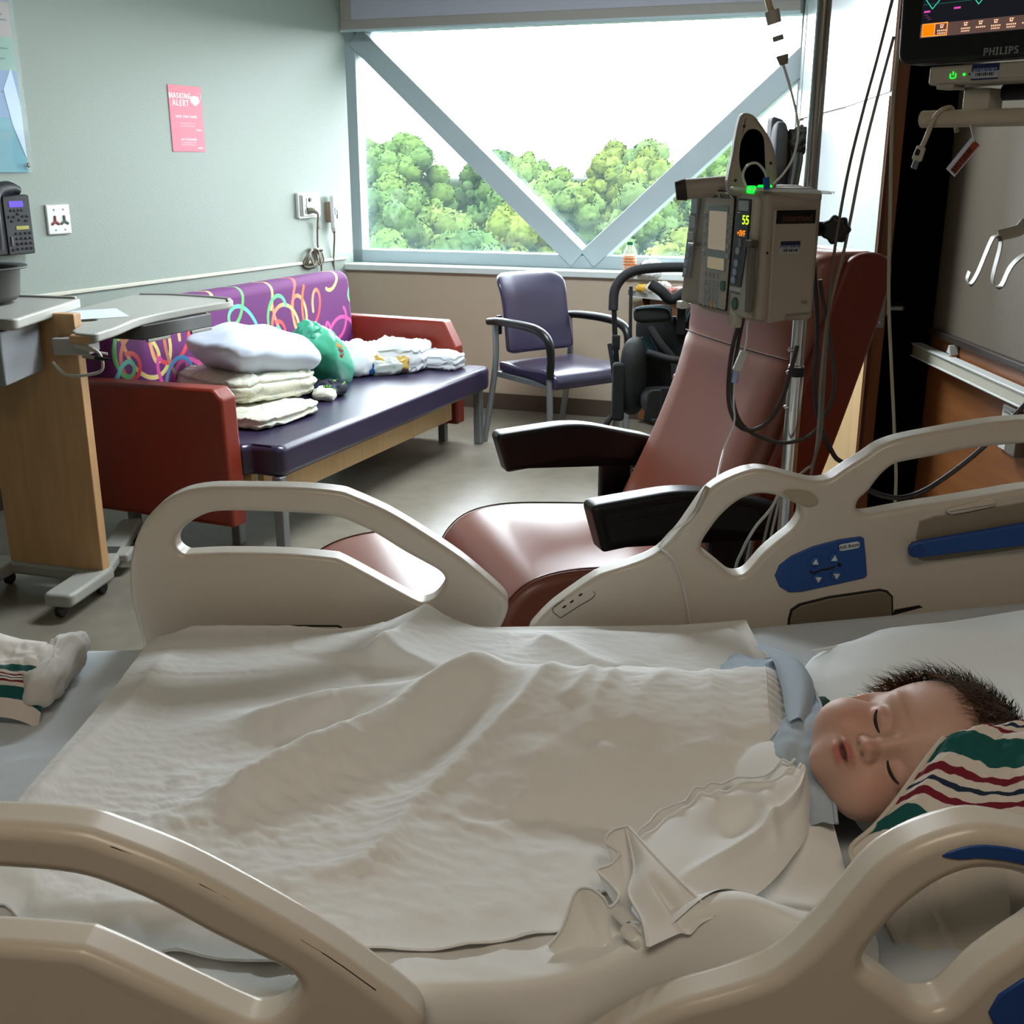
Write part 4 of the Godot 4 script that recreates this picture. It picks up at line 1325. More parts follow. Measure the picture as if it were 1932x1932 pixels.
	for s in [-1.0, 1.0]:
		var ar := rounded([Vector3(-0.165, 0.695, 0.02), Vector3(-0.20, 0.575, 0.012), Vector3(-0.45, 0.600, 0.3), Vector3(-0.70, 0.545, 0.05), Vector3(-0.78, 0.55, 0.03), Vector3(-0.70, 0.645, 0.2), Vector3(-0.42, 0.715, 0.5)], 8)
		var z0 := 0.0
		var o := obj("armrest", along_x(ar, 0.072, 0.014, 5), blk, r, pose(Vector3(0.375 * s, 0, z0)))
		obj("arm_inset", along_x(rounded([Vector3(-0.20, 0.672, 0.01), Vector3(-0.215, 0.60, 0.01), Vector3(-0.45, 0.617, 0.2), Vector3(-0.62, 0.585, 0.02), Vector3(-0.60, 0.65, 0.02), Vector3(-0.42, 0.688, 0.2)], 6), 0.004, 0.0015), mat(Color(0.05, 0.052, 0.056), 0.7), o, pose(Vector3(0.036 * s, 0, 0)))
		obj("grip_groove", along_x(rounded([Vector3(-0.235, 0.664, 0.005), Vector3(-0.24, 0.651, 0.006), Vector3(-0.40, 0.664, 0.2), Vector3(-0.52, 0.650, 0.005), Vector3(-0.40, 0.673, 0.2)], 4), 0.002, 0.0008), mat(Color(0.008, 0.008, 0.009), 0.6), o, pose(Vector3(0.0385 * s, 0, 0)))
		obj("arm_post", box(0.03, 0.36, 0.10, 0.008), blk, r, pose(Vector3(0.355 * s, 0.40, -0.55)))
		obj("side_rail", box(0.03, 0.06, 0.75, 0.01), blk, r, pose(Vector3(0.34 * s, 0.20, -0.42)))
		for z in [-0.05, -0.80]:
			obj("caster", cyl(0.05, 0.03, 0.008), blk, r, pose(Vector3(0.33 * s - 0.015, 0.05, z), 0, 0, -PI / 2))
			obj("caster_stem", tube([Vector3(0.34 * s, 0.05, z), Vector3(0.34 * s, 0.19, z)], 0.013, 8, 1), blk, r)
		obj("lever", tube([Vector3(0.36 * s, 0.55, -0.62), Vector3(0.37 * s, 0.45, -0.60)], 0.010, 8, 1), mats.steel, r)
	obj("cross_beam", box(0.66, 0.05, 0.05, 0.01), blk, r, pose(Vector3(0, 0.20, -0.42)))
	obj("headrest_pad", cushion(0.50, 0.16, 0.07, 0.35, 0.6), seat, r, pose(Vector3(0, 1.13, -0.79), 0, -0.35))

func build_tables():
	var gray := mat(Color(0.62, 0.62, 0.585), 0.4)
	var edge := mat(Color(0.60, 0.60, 0.57), 0.35)
	var box_gray := mat(Color(0.56, 0.575, 0.59), 0.5)
	# --- the stand in front: a timber upright with a cantilevered top ---
	var a := thing("bedside_stand", "tall rolling stand with a plain maple upright and grey top at the left edge", "table")
	var d := Vector2(0.9592, -0.2826)
	var mid := Vector2(-1.612, 3.70)
	var t := frame(q(mid.x, mid.y, 0), Vector3(d.x, 0, -d.y), Vector3.UP)
	obj("upright", box(0.385, 0.90, 0.040, 0.004), mats.wood, a, t * pose(Vector3(0, 0.535, -0.02)))
	obj("top", flat(rounded([Vector3(-1.500, 3.37, 0.03), Vector3(-1.505, 3.93, 0.02), Vector3(-2.25, 4.12, 0.02), Vector3(-2.25, 3.55, 0.02)]), 1.005, 0.036, 0.008), gray, a)
	obj("raised_lip", flat(rounded([Vector3(-1.512, 3.90, 0.01), Vector3(-1.515, 3.92, 0.005), Vector3(-2.24, 4.105, 0.005), Vector3(-2.24, 4.085, 0.01)]), 1.012, 0.012, 0.003), edge, a)
	obj("drawer_box", flat(rounded([Vector3(-1.545, 3.36, 0.01), Vector3(-1.545, 3.655, 0.006), Vector3(-2.1, 3.82, 0.006), Vector3(-2.1, 3.50, 0.01)]), 0.966, 0.165, 0.006), box_gray, a)
	obj("base_bar", box(0.44, 0.045, 0.07, 0.012), gray, a, t * pose(Vector3(-0.02, 0.075, -0.015)))
	for s in [[0.165, 0.09], [-0.215, 0.10]]:
		var b := obj("base_foot", slab(rect(0.105, 0.30, 0.03), 0.048, 0.014), gray, a, t * pose(Vector3(s[0], 0.072, s[1]), 0.12, -PI / 2))
		for z in [0.11, -0.11]:
			obj("caster", cyl(0.024, 0.022, 0.005), mats.black, a, t * pose(Vector3(s[0] + 0.01, 0.024, s[1] + z), 0, 0, PI / 2))
			obj("caster_stem", cyl(0.016, 0.03, 0.003), mats.black, a, t * pose(Vector3(s[0], 0.028, s[1] + z)))

	# --- the overbed table behind it ---
	var b := thing("overbed_table", "overbed table with a curved grey top and cup hollow over the sofa arm", "table")
	var top := catmull([Vector2(-1.308, 3.479), Vector2(-1.290, 3.654), Vector2(-1.285, 3.883), Vector2(-1.212, 4.113), Vector2(-1.102, 4.351)], 4)
	top.append_array(catmull([Vector2(-1.092, 4.406), Vector2(-1.212, 4.498), Vector2(-1.377, 4.572), Vector2(-1.515, 4.590)], 4))
	top.append_array([Vector2(-1.542, 4.572), Vector2(-1.597, 4.131), Vector2(-1.597, 3.89), Vector2(-1.48, 3.745), Vector2(-1.425, 3.70), Vector2(-1.405, 3.56), Vector2(-1.37, 3.50)])
	obj("top", flat(top, 0.945, 0.032, 0.008, [circle(0.034, 24, Vector2(-1.445, 3.80))]), gray, b)
	obj("cup_hollow", lathe([Vector2(0.0345, 0.897), Vector2(0.034, 0.875), Vector2(0.030, 0.871), Vector2(0.0001, 0.871)], 24), mat(Color(0.50, 0.49, 0.455), 0.5), b, pose(q(-1.445, 3.80, 0.045)))
	obj("raised_lip", tube([q(-1.102, 4.351, 0.947), q(-1.111, 4.406, 0.947), q(-1.230, 4.489, 0.947), q(-1.377, 4.558, 0.947), q(-1.510, 4.576, 0.947)], 0.006, 8, 5), edge, b)
	obj("end_cap", flat(rounded([Vector3(-1.318, 3.480, 0.01), Vector3(-1.302, 3.515, 0.01), Vector3(-1.398, 3.535, 0.01), Vector3(-1.392, 3.498, 0.01)]), 0.939, 0.028, 0.01), mats.wood, b)
	obj("tray", flat([Vector2(-1.285, 3.892), Vector2(-1.138, 4.241), Vector2(-1.423, 4.333), Vector2(-1.469, 3.947)], 0.913, 0.05, 0.004), mat(Color(0.20, 0.20, 0.19), 0.5), b)
	for k in 2:
		obj("tray_rail", box(0.012, 0.012, 0.12, 0.003), edge, b, pose(q([-1.260, -1.164][k], [3.97, 4.18][k], 0.857), -0.39))
	obj("mount_box", box(0.12, 0.055, 0.10, 0.006), gray, b, pose(q(-1.432, 3.654, 0.885)))
	obj("column", box(0.05, 0.84, 0.09, 0.008), gray, b, pose(q(-1.53, 3.86, 0.49)))
	obj("base_foot", slab(rect(0.085, 0.62, 0.02), 0.04, 0.012), gray, b, pose(q(-1.50, 3.98, 0.065), 0.12, -PI / 2))
	obj("base_foot", box(0.30, 0.04, 0.10, 0.012), gray, b, pose(q(-1.56, 3.90, 0.065)))
	for f in [3.74, 4.22]:
		obj("caster", cyl(0.022, 0.022, 0.005), mats.black, b, pose(q(-1.49, f, 0.022), 0, 0, PI / 2))
	# wire basket under the near end, a pen in it
	var wire := mat(Color(0.72, 0.71, 0.66), 0.4)
	obj("wire_holder", tube([q(-1.377, 3.507, 0.907), q(-1.304, 3.488, 0.890), q(-1.290, 3.488, 0.845), q(-1.313, 3.488, 0.820), q(-1.414, 3.507, 0.810), q(-1.469, 3.543, 0.845)], 0.005, 8, 4), wire, b)
	obj("wire_holder", tube([q(-1.395, 3.543, 0.895), q(-1.313, 3.525, 0.880), q(-1.285, 3.525, 0.875)], 0.004, 8, 2), wire, b)

# ---------- things on the walls ----------
func lines_tex(w: int, h: int, bg: Color, draw: Callable) -> ImageTexture:
	var im := Image.create(w, h, false, Image.FORMAT_RGB8)
	im.fill(bg)
	draw.call(im)
	return ImageTexture.create_from_image(im)

func build_wall_things():
	var ink := mat(Color(0.92, 0.90, 0.90), 0.6)
	# pink masking sign
	var s := thing("wall_sign", "pink masking alert sheet taped to the pale wall above the sofa", "sign")
	s.transform = on_left(1.349, 1.667, 0.003)
	obj("sheet", box(0.238, 0.313, 0.0016, 0.0004), mat(Color(0.80, 0.33, 0.42), 0.45), s)
	words("lettering", "MASKING", 0.026, ink, s, pose(Vector3(-0.040, 0.107, 0.0012)), true)
	words("lettering", "ALERT", 0.030, ink, s, pose(Vector3(-0.038, 0.074, 0.0012)), true)
	var soft := mat(Color(0.90, 0.66, 0.70), 0.6)
	words("lettering", "wear your mask", 0.015, ink, s, pose(Vector3(-0.004, 0.012, 0.0012)), true)
	words("lettering", "use it correctly", 0.012, ink, s, pose(Vector3(0.0, -0.097, 0.0012)), true)
	for y in [-0.022, -0.034, -0.113, -0.124]:
		obj("print_line", box(0.11, 0.004, 0.0006, 0.0002), soft, s, pose(Vector3(0.0, y, 0.001)))
	for y in [-0.052, -0.138]:
		obj("print_line", box(0.036, 0.005, 0.0006, 0.0002), ink, s, pose(Vector3(0.082, y, 0.001)))
	var mk := obj("mask_picture", slab(rounded([Vector3(0.035, 0.105, 0.006), Vector3(0.066, 0.112, 0.01), Vector3(0.098, 0.105, 0.006), Vector3(0.096, 0.078, 0.01), Vector3(0.068, 0.062, 0.012), Vector3(0.038, 0.078, 0.01)]), 0.0012, 0.0004), mat(Color(0.86, 0.90, 0.95), 0.6), s, pose(Vector3(0, 0, 0.001)))
	for k in [-1.0, 1.0]:
		obj("mask_strap", tube([Vector3(0.067 + 0.030 * k, 0.102, 0.001), Vector3(0.067 + 0.037 * k, 0.126, 0.001), Vector3(0.067 + 0.045 * k, 0.11, 0.001), Vector3(0.067 + 0.030 * k, 0.078, 0.001)], 0.0012, 6, 4), ink, s)

	# steel plate with two gas ports
	var g := thing("gas_outlet_plate", "square steel wall plate with a red and a green three-armed port", "wall plate")
	g.transform = on_left(2.238, 1.216, 0.006)
	obj("plate", slab(rect(0.131, 0.130, 0.006), 0.014, 0.006), mat(Color(0.84, 0.84, 0.82), 0.28, 0.35), g)
	var k := 0
	for c in [Color(0.45, 0.03, 0.05), Color(0.16, 0.27, 0.22)]:
		var x := -0.024 + 0.052 * k
		var pm := mat(c, 0.35)
		for a in [PI / 2, PI * 1.17, PI * 1.83]:
			obj("port", slab(rect(0.026, 0.011, 0.004), 0.006, 0.002), pm, g, Transform3D(Basis(Vector3.BACK, a), Vector3(x, -0.008, 0.009) + Vector3(cos(a), sin(a), 0) * 0.012))
		for y in [0.042, -0.045]:
			obj("screw", slab(circle(0.0045, 14, Vector2(x, y)), 0.003, 0.001), mats.steel, g, pose(Vector3(0, 0, 0.008)))
		k += 1

	# nurse call plate with a plugged-in cord, tied in a coil
	var n := thing("call_outlet", "white call plate with a beige plug in it near the window", "wall plate")
	n.transform = on_left(0.388, 1.22, 0.0)
	obj("plate", slab(rect(0.21, 0.146, 0.012), 0.022, 0.006), mats.white, n, pose(Vector3(0, 0, 0.011)))
	obj("raised_panel", slab(rect(0.17, 0.12, 0.01), 0.012, 0.004), mats.white, n, pose(Vector3(0.012, 0, 0.026)))
	obj("side_strip", box(0.02, 0.12, 0.004, 0.001), mat(Color(0.42, 0.42, 0.38), 0.6), n, pose(Vector3(-0.084, 0, 0.024)))
	obj("knob", slab(circle(0.012, 20, Vector2(-0.008, 0.032)), 0.012, 0.003), mat(Color(0.2, 0.25, 0.25), 0.5), n, pose(Vector3(0, 0, 0.034)))
	obj("slot", box(0.005, 0.055, 0.004, 0.001), mat(Color(0.25, 0.3, 0.3), 0.5), n, pose(Vector3(-0.040, 0.015, 0.032)))
	obj("dot", slab(circle(0.004, 12, Vector2(-0.052, -0.002)), 0.004, 0.001), mat(Color(0.2, 0.25, 0.25), 0.5), n, pose(Vector3(0, 0, 0.032)))
	var cordm := mat(Color(0.45, 0.42, 0.36), 0.55)
	var L := func(t: float, y: float, off: float) -> Vector3: return on_left(t, y, off).origin
	var c := thing("coiled_lead", "beige call cord tied in a coil hanging above the sofa", "cord")
	obj("plug", tube([L.call(0.425, 1.19, 0.035), L.call(0.40, 1.192, 0.055), L.call(0.365, 1.180, 0.058)], func(u: float) -> float: return 0.020 - 0.009 * u, 12, 4), cordm, c)
	obj("cord", tube([L.call(0.365, 1.180, 0.058), L.call(0.345, 1.16, 0.05), L.call(0.328, 1.10, 0.03), L.call(0.322, 1.0, 0.02), L.call(0.318, 0.968, 0.022)], 0.006, 8, 5), cordm, c)
	obj("cord_clip", box(0.026, 0.045, 0.014, 0.003), cordm, c, on_left(0.315, 1.105, 0.03))
	for r in [[0.0, 0.048, 0.05], [0.006, 0.043, 0.055], [-0.010, 0.052, 0.046], [0.03, 0.030, 0.052]]:
		var lp := []
		for a in 12:
			var w := TAU * a / 12
			lp.append(L.call(0.395 - r[0] + r[1] * cos(w) * 1.1, 0.915 + r[2] * sin(w) + 0.35 * r[1] * cos(w) * -1.0, 0.022 + 0.012 * sin(w * 2 + r[0] * 90)))
		obj("coil", tube(lp, 0.006, 8, 4, true), cordm, c)
	for q2 in [0.0, 0.022]:
		obj("coil", tube([L.call(0.335 - q2, 0.955, 0.02), L.call(0.35 - q2, 0.91, 0.035), L.call(0.33 - q2, 0.875, 0.03), L.call(0.305 - q2, 0.90, 0.03), L.call(0.315 - q2, 0.955, 0.02)], 0.006, 8, 5, true), cordm, c)
	obj("tie", tube([L.call(0.345, 0.962, 0.015), L.call(0.31, 0.968, 0.04), L.call(0.285, 0.955, 0.02)], 0.009, 8, 4), mats.white, c)
	obj("cord", tube([L.call(0.305, 0.955, 0.025), L.call(0.297, 0.88, 0.02), L.call(0.295, 0.75, 0.02), L.call(0.295, 0.55, 0.02)], 0.006, 8, 5), cordm, c)
	# hand control on its wall hook
	var rc := thing("pillow_speaker", "white and blue call handset hanging on the wall beside the window", "remote control")
	rc.transform = on_left(0.168, 1.175, 0.035) * Transform3D(Basis(Vector3.UP, 0.35), Vector3.ZERO)
	obj("body", slab(rounded([Vector3(-0.030, 0.10, 0.025), Vector3(0.030, 0.10, 0.025), Vector3(0.026, -0.09, 0.012), Vector3(0.010, -0.115, 0.008), Vector3(-0.010, -0.115, 0.008), Vector3(-0.026, -0.09, 0.012)]), 0.028, 0.010), mats.white, rc)
	obj("keypad", slab(rect(0.042, 0.045, 0.008), 0.004, 0.001), mat(Color(0.30, 0.28, 0.62), 0.5), rc, pose(Vector3(0.002, 0.005, 0.015)))
	for a in 5:
		obj("button", slab(circle(0.004, 12, Vector2(-0.010 + 0.011 * (a % 3), -0.03 - 0.013 * (a / 3))), 0.003, 0.001), mat(Color(0.55, 0.55, 0.72), 0.5), rc, pose(Vector3(0, 0, 0.0145)))
	obj("clip", box(0.004, 0.05, 0.012, 0.001), mat(Color(0.15, 0.15, 0.22), 0.5), rc, pose(Vector3(0.030, -0.015, 0.012)))
	obj("wall_hook", box(0.03, 0.12, 0.03, 0.006), mat(Color(0.52, 0.42, 0.34), 0.6), rc, pose(Vector3(-0.006, 0.0, -0.028)))
	obj("cord", tube([Vector3(0, -0.10, 0), Vector3(0.002, -0.15, 0), Vector3(0.015, -0.22, -0.01), Vector3(0.03, -0.30, -0.02), Vector3(0.06, -0.40, -0.025), Vector3(0.07, -0.6, -0.02)], func(u: float) -> float: return 0.011 if u < 0.12 else 0.006, 8, 5), cordm, rc)

	# information board: clear sheet over coloured paper bands
	var b := thing("information_board", "clear panel over bands of pastel coloured paper on the left wall", "notice board")
	b.transform = on_left(2.72, 1.417, 0.0)
	var cols := [[0.0, 0.22, Color(0.36, 0.62, 0.68)], [0.22, 0.185, Color(0.50, 0.60, 0.76)], [0.405, 0.13, Color(0.55, 0.68, 0.60)], [0.535, 0.135, Color(0.72, 0.64, 0.62)], [0.67, 0.135, Color(0.58, 0.53, 0.66)], [0.805, 0.5, Color(0.20, 0.27, 0.40)]]
	for q3 in cols:
		obj("paper_band", box(0.71, q3[1], 0.002, 0.0004), mat(q3[2], 0.7), b, pose(Vector3(0.0, q3[0] + q3[1] / 2, 0.004)))
	for y in [0.30, 0.32, 0.45, 0.49, 0.60, 0.62, 0.70, 0.72]:
		obj("print_line", box(0.05, 0.006, 0.001, 0.0002), mat(Color(0.38, 0.42, 0.48), 0.7), b, pose(Vector3(0.31 - 0.02 * fmod(y * 50, 3), y, 0.0055)))
	var leaflet := [Vector2(0.325, 0.415), Vector2(0.352, 0.27), Vector2(0.352, 0.055), Vector2(0.33, 0.11), Vector2(0.30, 0.19), Vector2(0.275, 0.33)]
	obj("leaflet", slab(leaflet, 0.002, 0.0004), mat(Color(0.80, 0.86, 0.93), 0.6), b, pose(Vector3(0, 0, 0.0075)))
	var clear := mat(Color(0.85, 0.95, 0.95, 0.08), 0.03)
	clear.transparency = BaseMaterial3D.TRANSPARENCY_ALPHA
	obj("clear_sheet", box(0.73, 1.3, 0.005, 0.001), clear, b, pose(Vector3(0.0, 0.65, 0.020)))
	obj("standoff", cyl(0.010, 0.026, 0.003), mats.chrome, b, pose(Vector3(0.345, 0.03, 0.0), 0, PI / 2))
	obj("standoff", cyl(0.010, 0.026, 0.003), mats.chrome, b, pose(Vector3(-0.345, 0.03, 0.0), 0, PI / 2))

	# telephone
	var ph := thing("wall_telephone", "black desk telephone with a violet display mounted on the wall", "telephone")
	ph.transform = on_left(2.545, 1.205, 0.03)
	var pm2 := mat(Color(0.085, 0.09, 0.095), 0.5)
	obj("body", slab(rect(0.235, 0.245, 0.008), 0.05, 0.008), pm2, ph)
	obj("key_panel", slab(rect(0.135, 0.24, 0.006), 0.008, 0.003), pm2, ph, pose(Vector3(0.047, 0, 0.027)))
	obj("display", box(0.072, 0.026, 0.003, 0.001), glow(Color(0.42, 0.32, 0.85), 0.75), ph, pose(Vector3(0.043, 0.085, 0.0315)))
	obj("name_strip", box(0.066, 0.015, 0.003, 0.001), mat(Color(0.62, 0.60, 0.25), 0.6), ph, pose(Vector3(0.062, -0.012, 0.0315)))
	var key := slab(rect(0.014, 0.010, 0.003, 3), 0.006, 0.002, [], 2).mesh()
	var km := mat(Color(0.035, 0.036, 0.038), 0.35)
	for r in 4:
		for cc in 4:
			obj("key", key, km, ph, pose(Vector3(0.028 + 0.0235 * cc, -0.035 - 0.021 * r, 0.032)))
	for cc in 4:
		obj("key", key, km, ph, pose(Vector3(0.016 + 0.018 * cc, 0.060, 0.032)))
	for p in [Vector2(0.002, 0.034), Vector2(0.028, 0.034), Vector2(0.072, 0.034), Vector2(0.096, 0.034), Vector2(0.014, 0.016), Vector2(0.086, 0.016), Vector2(0.048, 0.045), Vector2(0.052, 0.02), Vector2(0.004, -0.10)]:
		obj("key", key, km, ph, pose(Vector3(p.x, p.y, 0.032)))
	obj("rocker", box(0.012, 0.04, 0.006, 0.003), mat(Color(0.3, 0.31, 0.32), 0.4), ph, pose(Vector3(0.0, -0.065, 0.032)))
	obj("handset", tube([Vector3(-0.10, -0.09, 0.05), Vector3(-0.095, 0.02, 0.065), Vector3(-0.07, 0.13, 0.055), Vector3(0.0, 0.15, 0.045), Vector3(0.055, 0.14, 0.04)], func(u: float) -> float: return 0.024 + 0.006 * cos(u * 9), 14, 6), pm2, ph)
	obj("cradle", slab(rect(0.13, 0.03, 0.01), 0.05, 0.01), pm2, ph, pose(Vector3(0.0, 0.128, 0.005)))

	# sockets and bumper on the near right wall
	var so := thing("wall_socket", "white socket plate with a red outlet on the timber wall at right", "wall plate")
	so.transform = on_right(3.12, 0.726, 0.0)
	obj("plate", slab(rect(0.085, 0.13, 0.006), 0.012, 0.004), mats.white, so, pose(Vector3(0, 0, 0.006)))
	obj("outlet", slab(rect(0.034, 0.05, 0.01), 0.006, 0.002), mat(Color(0.42, 0.02, 0.03), 0.45), so, pose(Vector3(-0.01, -0.005, 0.013)))
	for kk in 4:
		obj("print_mark", box(0.006, 0.004, 0.001, 0.0002), mats.black, so, pose(Vector3(-0.022 + 0.013 * kk, 0.045, 0.0125)))
	obj("box", box(0.07, 0.12, 0.03, 0.006), mat(Color(0.45, 0.42, 0.38), 0.5), so, pose(Vector3(0.075, 0.0, 0.015)))
	var bp := thing("door_bumper", "small pale wedge bumper above the crash rail", "bumper")
	bp.transform = on_right(3.56, 0.883, 0.0)
	obj("wedge", slab(rounded([Vector3(-0.016, -0.014, 0.002), Vector3(0.018, -0.014, 0.002), Vector3(0.0, 0.018, 0.004)]), 0.03, 0.004), mats.white, bp, pose(Vector3(0, 0, 0.018)))

# ---------- equipment round the bed ----------
func build_equipment():
	build_pole_and_pump()
	build_monitor()
	build_cords()
	build_stroller()

func build_pole_and_pump():
	var pole := thing("drip_stand", "chrome drip stand on five castors beside the recliner", "drip stand", q(0.566, 2.2, 0))
	obj("lower_tube", cyl(0.0155, 0.98, 0.002), mats.chrome, pole, pose(Vector3(0, 0.09, 0)))
	obj("upper_tube", cyl(0.0135, 1.25, 0.002), mats.chrome, pole, pose(Vector3(0, 1.03, 0)))
	obj("collar", cyl(0.0168, 0.022, 0.003), mats.black, pole, pose(Vector3(0, 1.045, 0)))
	for y in [1.10, 1.055, 0.985]:
		obj("set_screw", lathe([Vector2(0.0001, 0.006), Vector2(0.004, 0.004), Vector2(0.005, 0.0), Vector2(0.005, -0.006)], 12), mats.chrome, pole, pose(Vector3(-0.016, y, 0.006), 0, 0, PI / 2))
	obj("cap", cyl(0.018, 0.02, 0.004), mats.black, pole, pose(Vector3(0, 1.755, 0)))
	obj("hub", cyl(0.045, 0.05, 0.012), mats.steel, pole, pose(Vector3(0, 0.06, 0)))
	for k in 5:
		var a := TAU * k / 5 + 0.4
		var e := Vector3(cos(a) * 0.27, 0.065, sin(a) * 0.27)
		obj("base_leg", tube([Vector3(0, 0.085, 0), Vector3(cos(a) * 0.14, 0.085, sin(a) * 0.14), e], 0.013, 8, 4), mats.steel, pole)
		obj("caster", cyl(0.03, 0.022, 0.005), mats.black, pole, pose(e + Vector3(0, -0.035, 0), a, PI / 2))
	for s in [-1.0, 1.0]:
		obj("hook", tube([Vector3(0, 2.27, 0), Vector3(0.05 * s, 2.28, 0), Vector3(0.10 * s, 2.25, 0.02), Vector3(0.115 * s, 2.28, 0.02)], 0.004, 8, 5), mats.chrome, pole)

	var beige := with_bump(mat(Color(0.60, 0.565, 0.51), 0.5), noise(0.5, 71, 2), 0.15, Vector3(20, 20, 20))
	var light := mat(Color(0.68, 0.66, 0.61), 0.45)
	var dark := mat(Color(0.035, 0.05, 0.085), 0.35)
	var line := mat(Color(0.05, 0.05, 0.055), 0.5)
	var pump := thing("infusion_pump", "beige infusion pump with two channel modules clamped to the drip stand", "pump")
	# x along the fronts (to the right, which is nearer), z out of the fronts; origin at the near front edge
	pump.transform = frame(q(0.4515, 2.05, 0), Vector3(0.309, 0, 0.951), Vector3.UP)
	# main unit
	obj("main_unit", slab(rounded([Vector3(-0.248, 1.168, 0.012), Vector3(-0.112, 1.168, 0.012), Vector3(-0.108, 1.40, 0.018), Vector3(-0.14, 1.412, 0.04), Vector3(-0.215, 1.412, 0.04), Vector3(-0.244, 1.398, 0.02)]), 0.16, 0.012), beige, pump, pose(Vector3(0, 0, -0.085)))
	var bez := rounded([Vector3(-0.243, 1.178, 0.006), Vector3(-0.128, 1.178, 0.006), Vector3(-0.118, 1.36, 0.006), Vector3(-0.116, 1.392, 0.01), Vector3(-0.150, 1.403, 0.03), Vector3(-0.205, 1.403, 0.03), Vector3(-0.231, 1.392, 0.01), Vector3(-0.233, 1.36, 0.006)])
	obj("bezel_line", slab(bez, 0.004, 0.001), line, pump, pose(Vector3(0, 0, -0.0035)))
	obj("bezel", slab(bez.map(func(p): return Vector2(-0.180, 1.29) + (p - Vector2(-0.180, 1.29)) * 0.975), 0.006, 0.002), light, pump, pose(Vector3(0, 0, -0.002)))
	obj("display", slab(rect(0.082, 0.122, 0.003), 0.002, 0.0005), mat(Color(0.50, 0.56, 0.56), 0.3), pump, pose(Vector3(-0.173, 1.313, 0.0016)))
	obj("display_page", slab(rect(0.070, 0.072, 0.001), 0.001, 0.0003), glow(Color(0.66, 0.60, 0.51), 0.36), pump, pose(Vector3(-0.171, 1.328, 0.0028)))
	obj("display_page", slab(rect(0.066, 0.022, 0.001), 0.001, 0.0003), glow(Color(0.66, 0.60, 0.47), 0.36), pump, pose(Vector3(-0.171, 1.266, 0.0028)))
	words("lettering", "CareFusion", 0.008, line, pump, pose(Vector3(-0.205, 1.392, 0.0015)), false, 0.0004)
	words("lettering", "Alaris PC", 0.008, line, pump, pose(Vector3(-0.150, 1.392, 0.0015)), false, 0.0004)
	var keym := mat(Color(0.60, 0.63, 0.66), 0.45)
	var kb := slab(circle(0.0058, 14), 0.004, 0.0016, [], 2).mesh()
	for r in 5:
		obj("soft_key", kb, keym, pump, pose(Vector3(-0.224, 1.355 - 0.018 * r, 0.002)))
		obj("soft_key", kb, keym, pump, pose(Vector3(-0.127, 1.355 - 0.018 * r, 0.002)))
	for r in 4:
		for c in 4:
			obj("key", kb, mat(Color(0.75, 0.62, 0.35), 0.45) if r == 3 and c == 2 else keym, pump, pose(Vector3(-0.213 + 0.0165 * c, 1.226 - 0.0135 * r, 0.002)))
	for c in 4:
		obj("key", slab([Vector2(-0.005, -0.004), Vector2(0.005, -0.004), Vector2(0, 0.005)], 0.004, 0.001, [], 2), keym, pump, pose(Vector3(-0.211 + 0.0165 * c, 1.242, 0.002)))
	obj("start_key", slab(rect(0.018, 0.020, 0.006), 0.004, 0.0015), mat(Color(0.12, 0.36, 0.28), 0.45), pump, pose(Vector3(-0.138, 1.226, 0.002)))
	# right channel module
	obj("channel_module", slab(rounded([Vector3(-0.100, 1.172, 0.012), Vector3(-0.006, 1.172, 0.012), Vector3(-0.004, 1.398, 0.02), Vector3(-0.03, 1.410, 0.02), Vector3(-0.08, 1.410, 0.02), Vector3(-0.098, 1.398, 0.02)]), 0.118, 0.010), beige, pump, pose(Vector3(0, 0, -0.060)))
	obj("module_door", slab(rounded([Vector3(-0.096, 1.176, 0.008), Vector3(-0.026, 1.176, 0.008), Vector3(-0.020, 1.398, 0.02), Vector3(-0.085, 1.402, 0.02)]), 0.016, 0.006), light, pump, pose(Vector3(0, 0, 0.002)))
	obj("control_strip", slab(rounded([Vector3(-0.095, 1.232, 0.003), Vector3(-0.052, 1.232, 0.003), Vector3(-0.034, 1.335, 0.003), Vector3(-0.033, 1.390, 0.004), Vector3(-0.082, 1.390, 0.004)]), 0.003, 0.001), dark, pump, pose(Vector3(0, 0, 0.0105)))
	obj("label_window", slab(rect(0.036, 0.018, 0.003), 0.002, 0.0006), mat(Color(0.60, 0.64, 0.63), 0.4), pump, pose(Vector3(-0.058, 1.378, 0.0122)))
	obj("readout_window", slab(rect(0.042, 0.046, 0.002), 0.002, 0.0006), mat(Color(0.10, 0.12, 0.14), 0.25), pump, pose(Vector3(-0.058, 1.343, 0.0118)))
	words("lettering", "55", 0.017, glow(Color(0.75, 0.95, 0.1), 1.0), pump, pose(Vector3(-0.047, 1.353, 0.0128)), true, 0.0004)
	words("lettering", "+IVF", 0.011, glow(Color(1.0, 0.52, 0.05), 1.0), pump, pose(Vector3(-0.060, 1.329, 0.0128)), true, 0.0004)
	var pale := mat(Color(0.55, 0.62, 0.72), 0.45)
	for kk in 4:
		obj("button", slab(circle(0.0075, 16), 0.004, 0.0015), [mat(Color(0.62, 0.60, 0.58), 0.4), pale, pale, pale][kk], pump, pose(Vector3(-0.070 - 0.0035 * kk, [1.297, 1.274, 1.258, 1.243][kk], 0.012)))
	obj("button", slab(rect(0.010, 0.016, 0.002), 0.003, 0.001), mat(Color(0.4, 0.45, 0.46), 0.4), pump, pose(Vector3(-0.064, 1.312, 0.012)))
	obj("brand_plate", slab(rect(0.044, 0.014, 0.002), 0.002, 0.0006), mat(Color(0.72, 0.73, 0.72), 0.4), pump, pose(Vector3(-0.073, 1.223, 0.0105)))
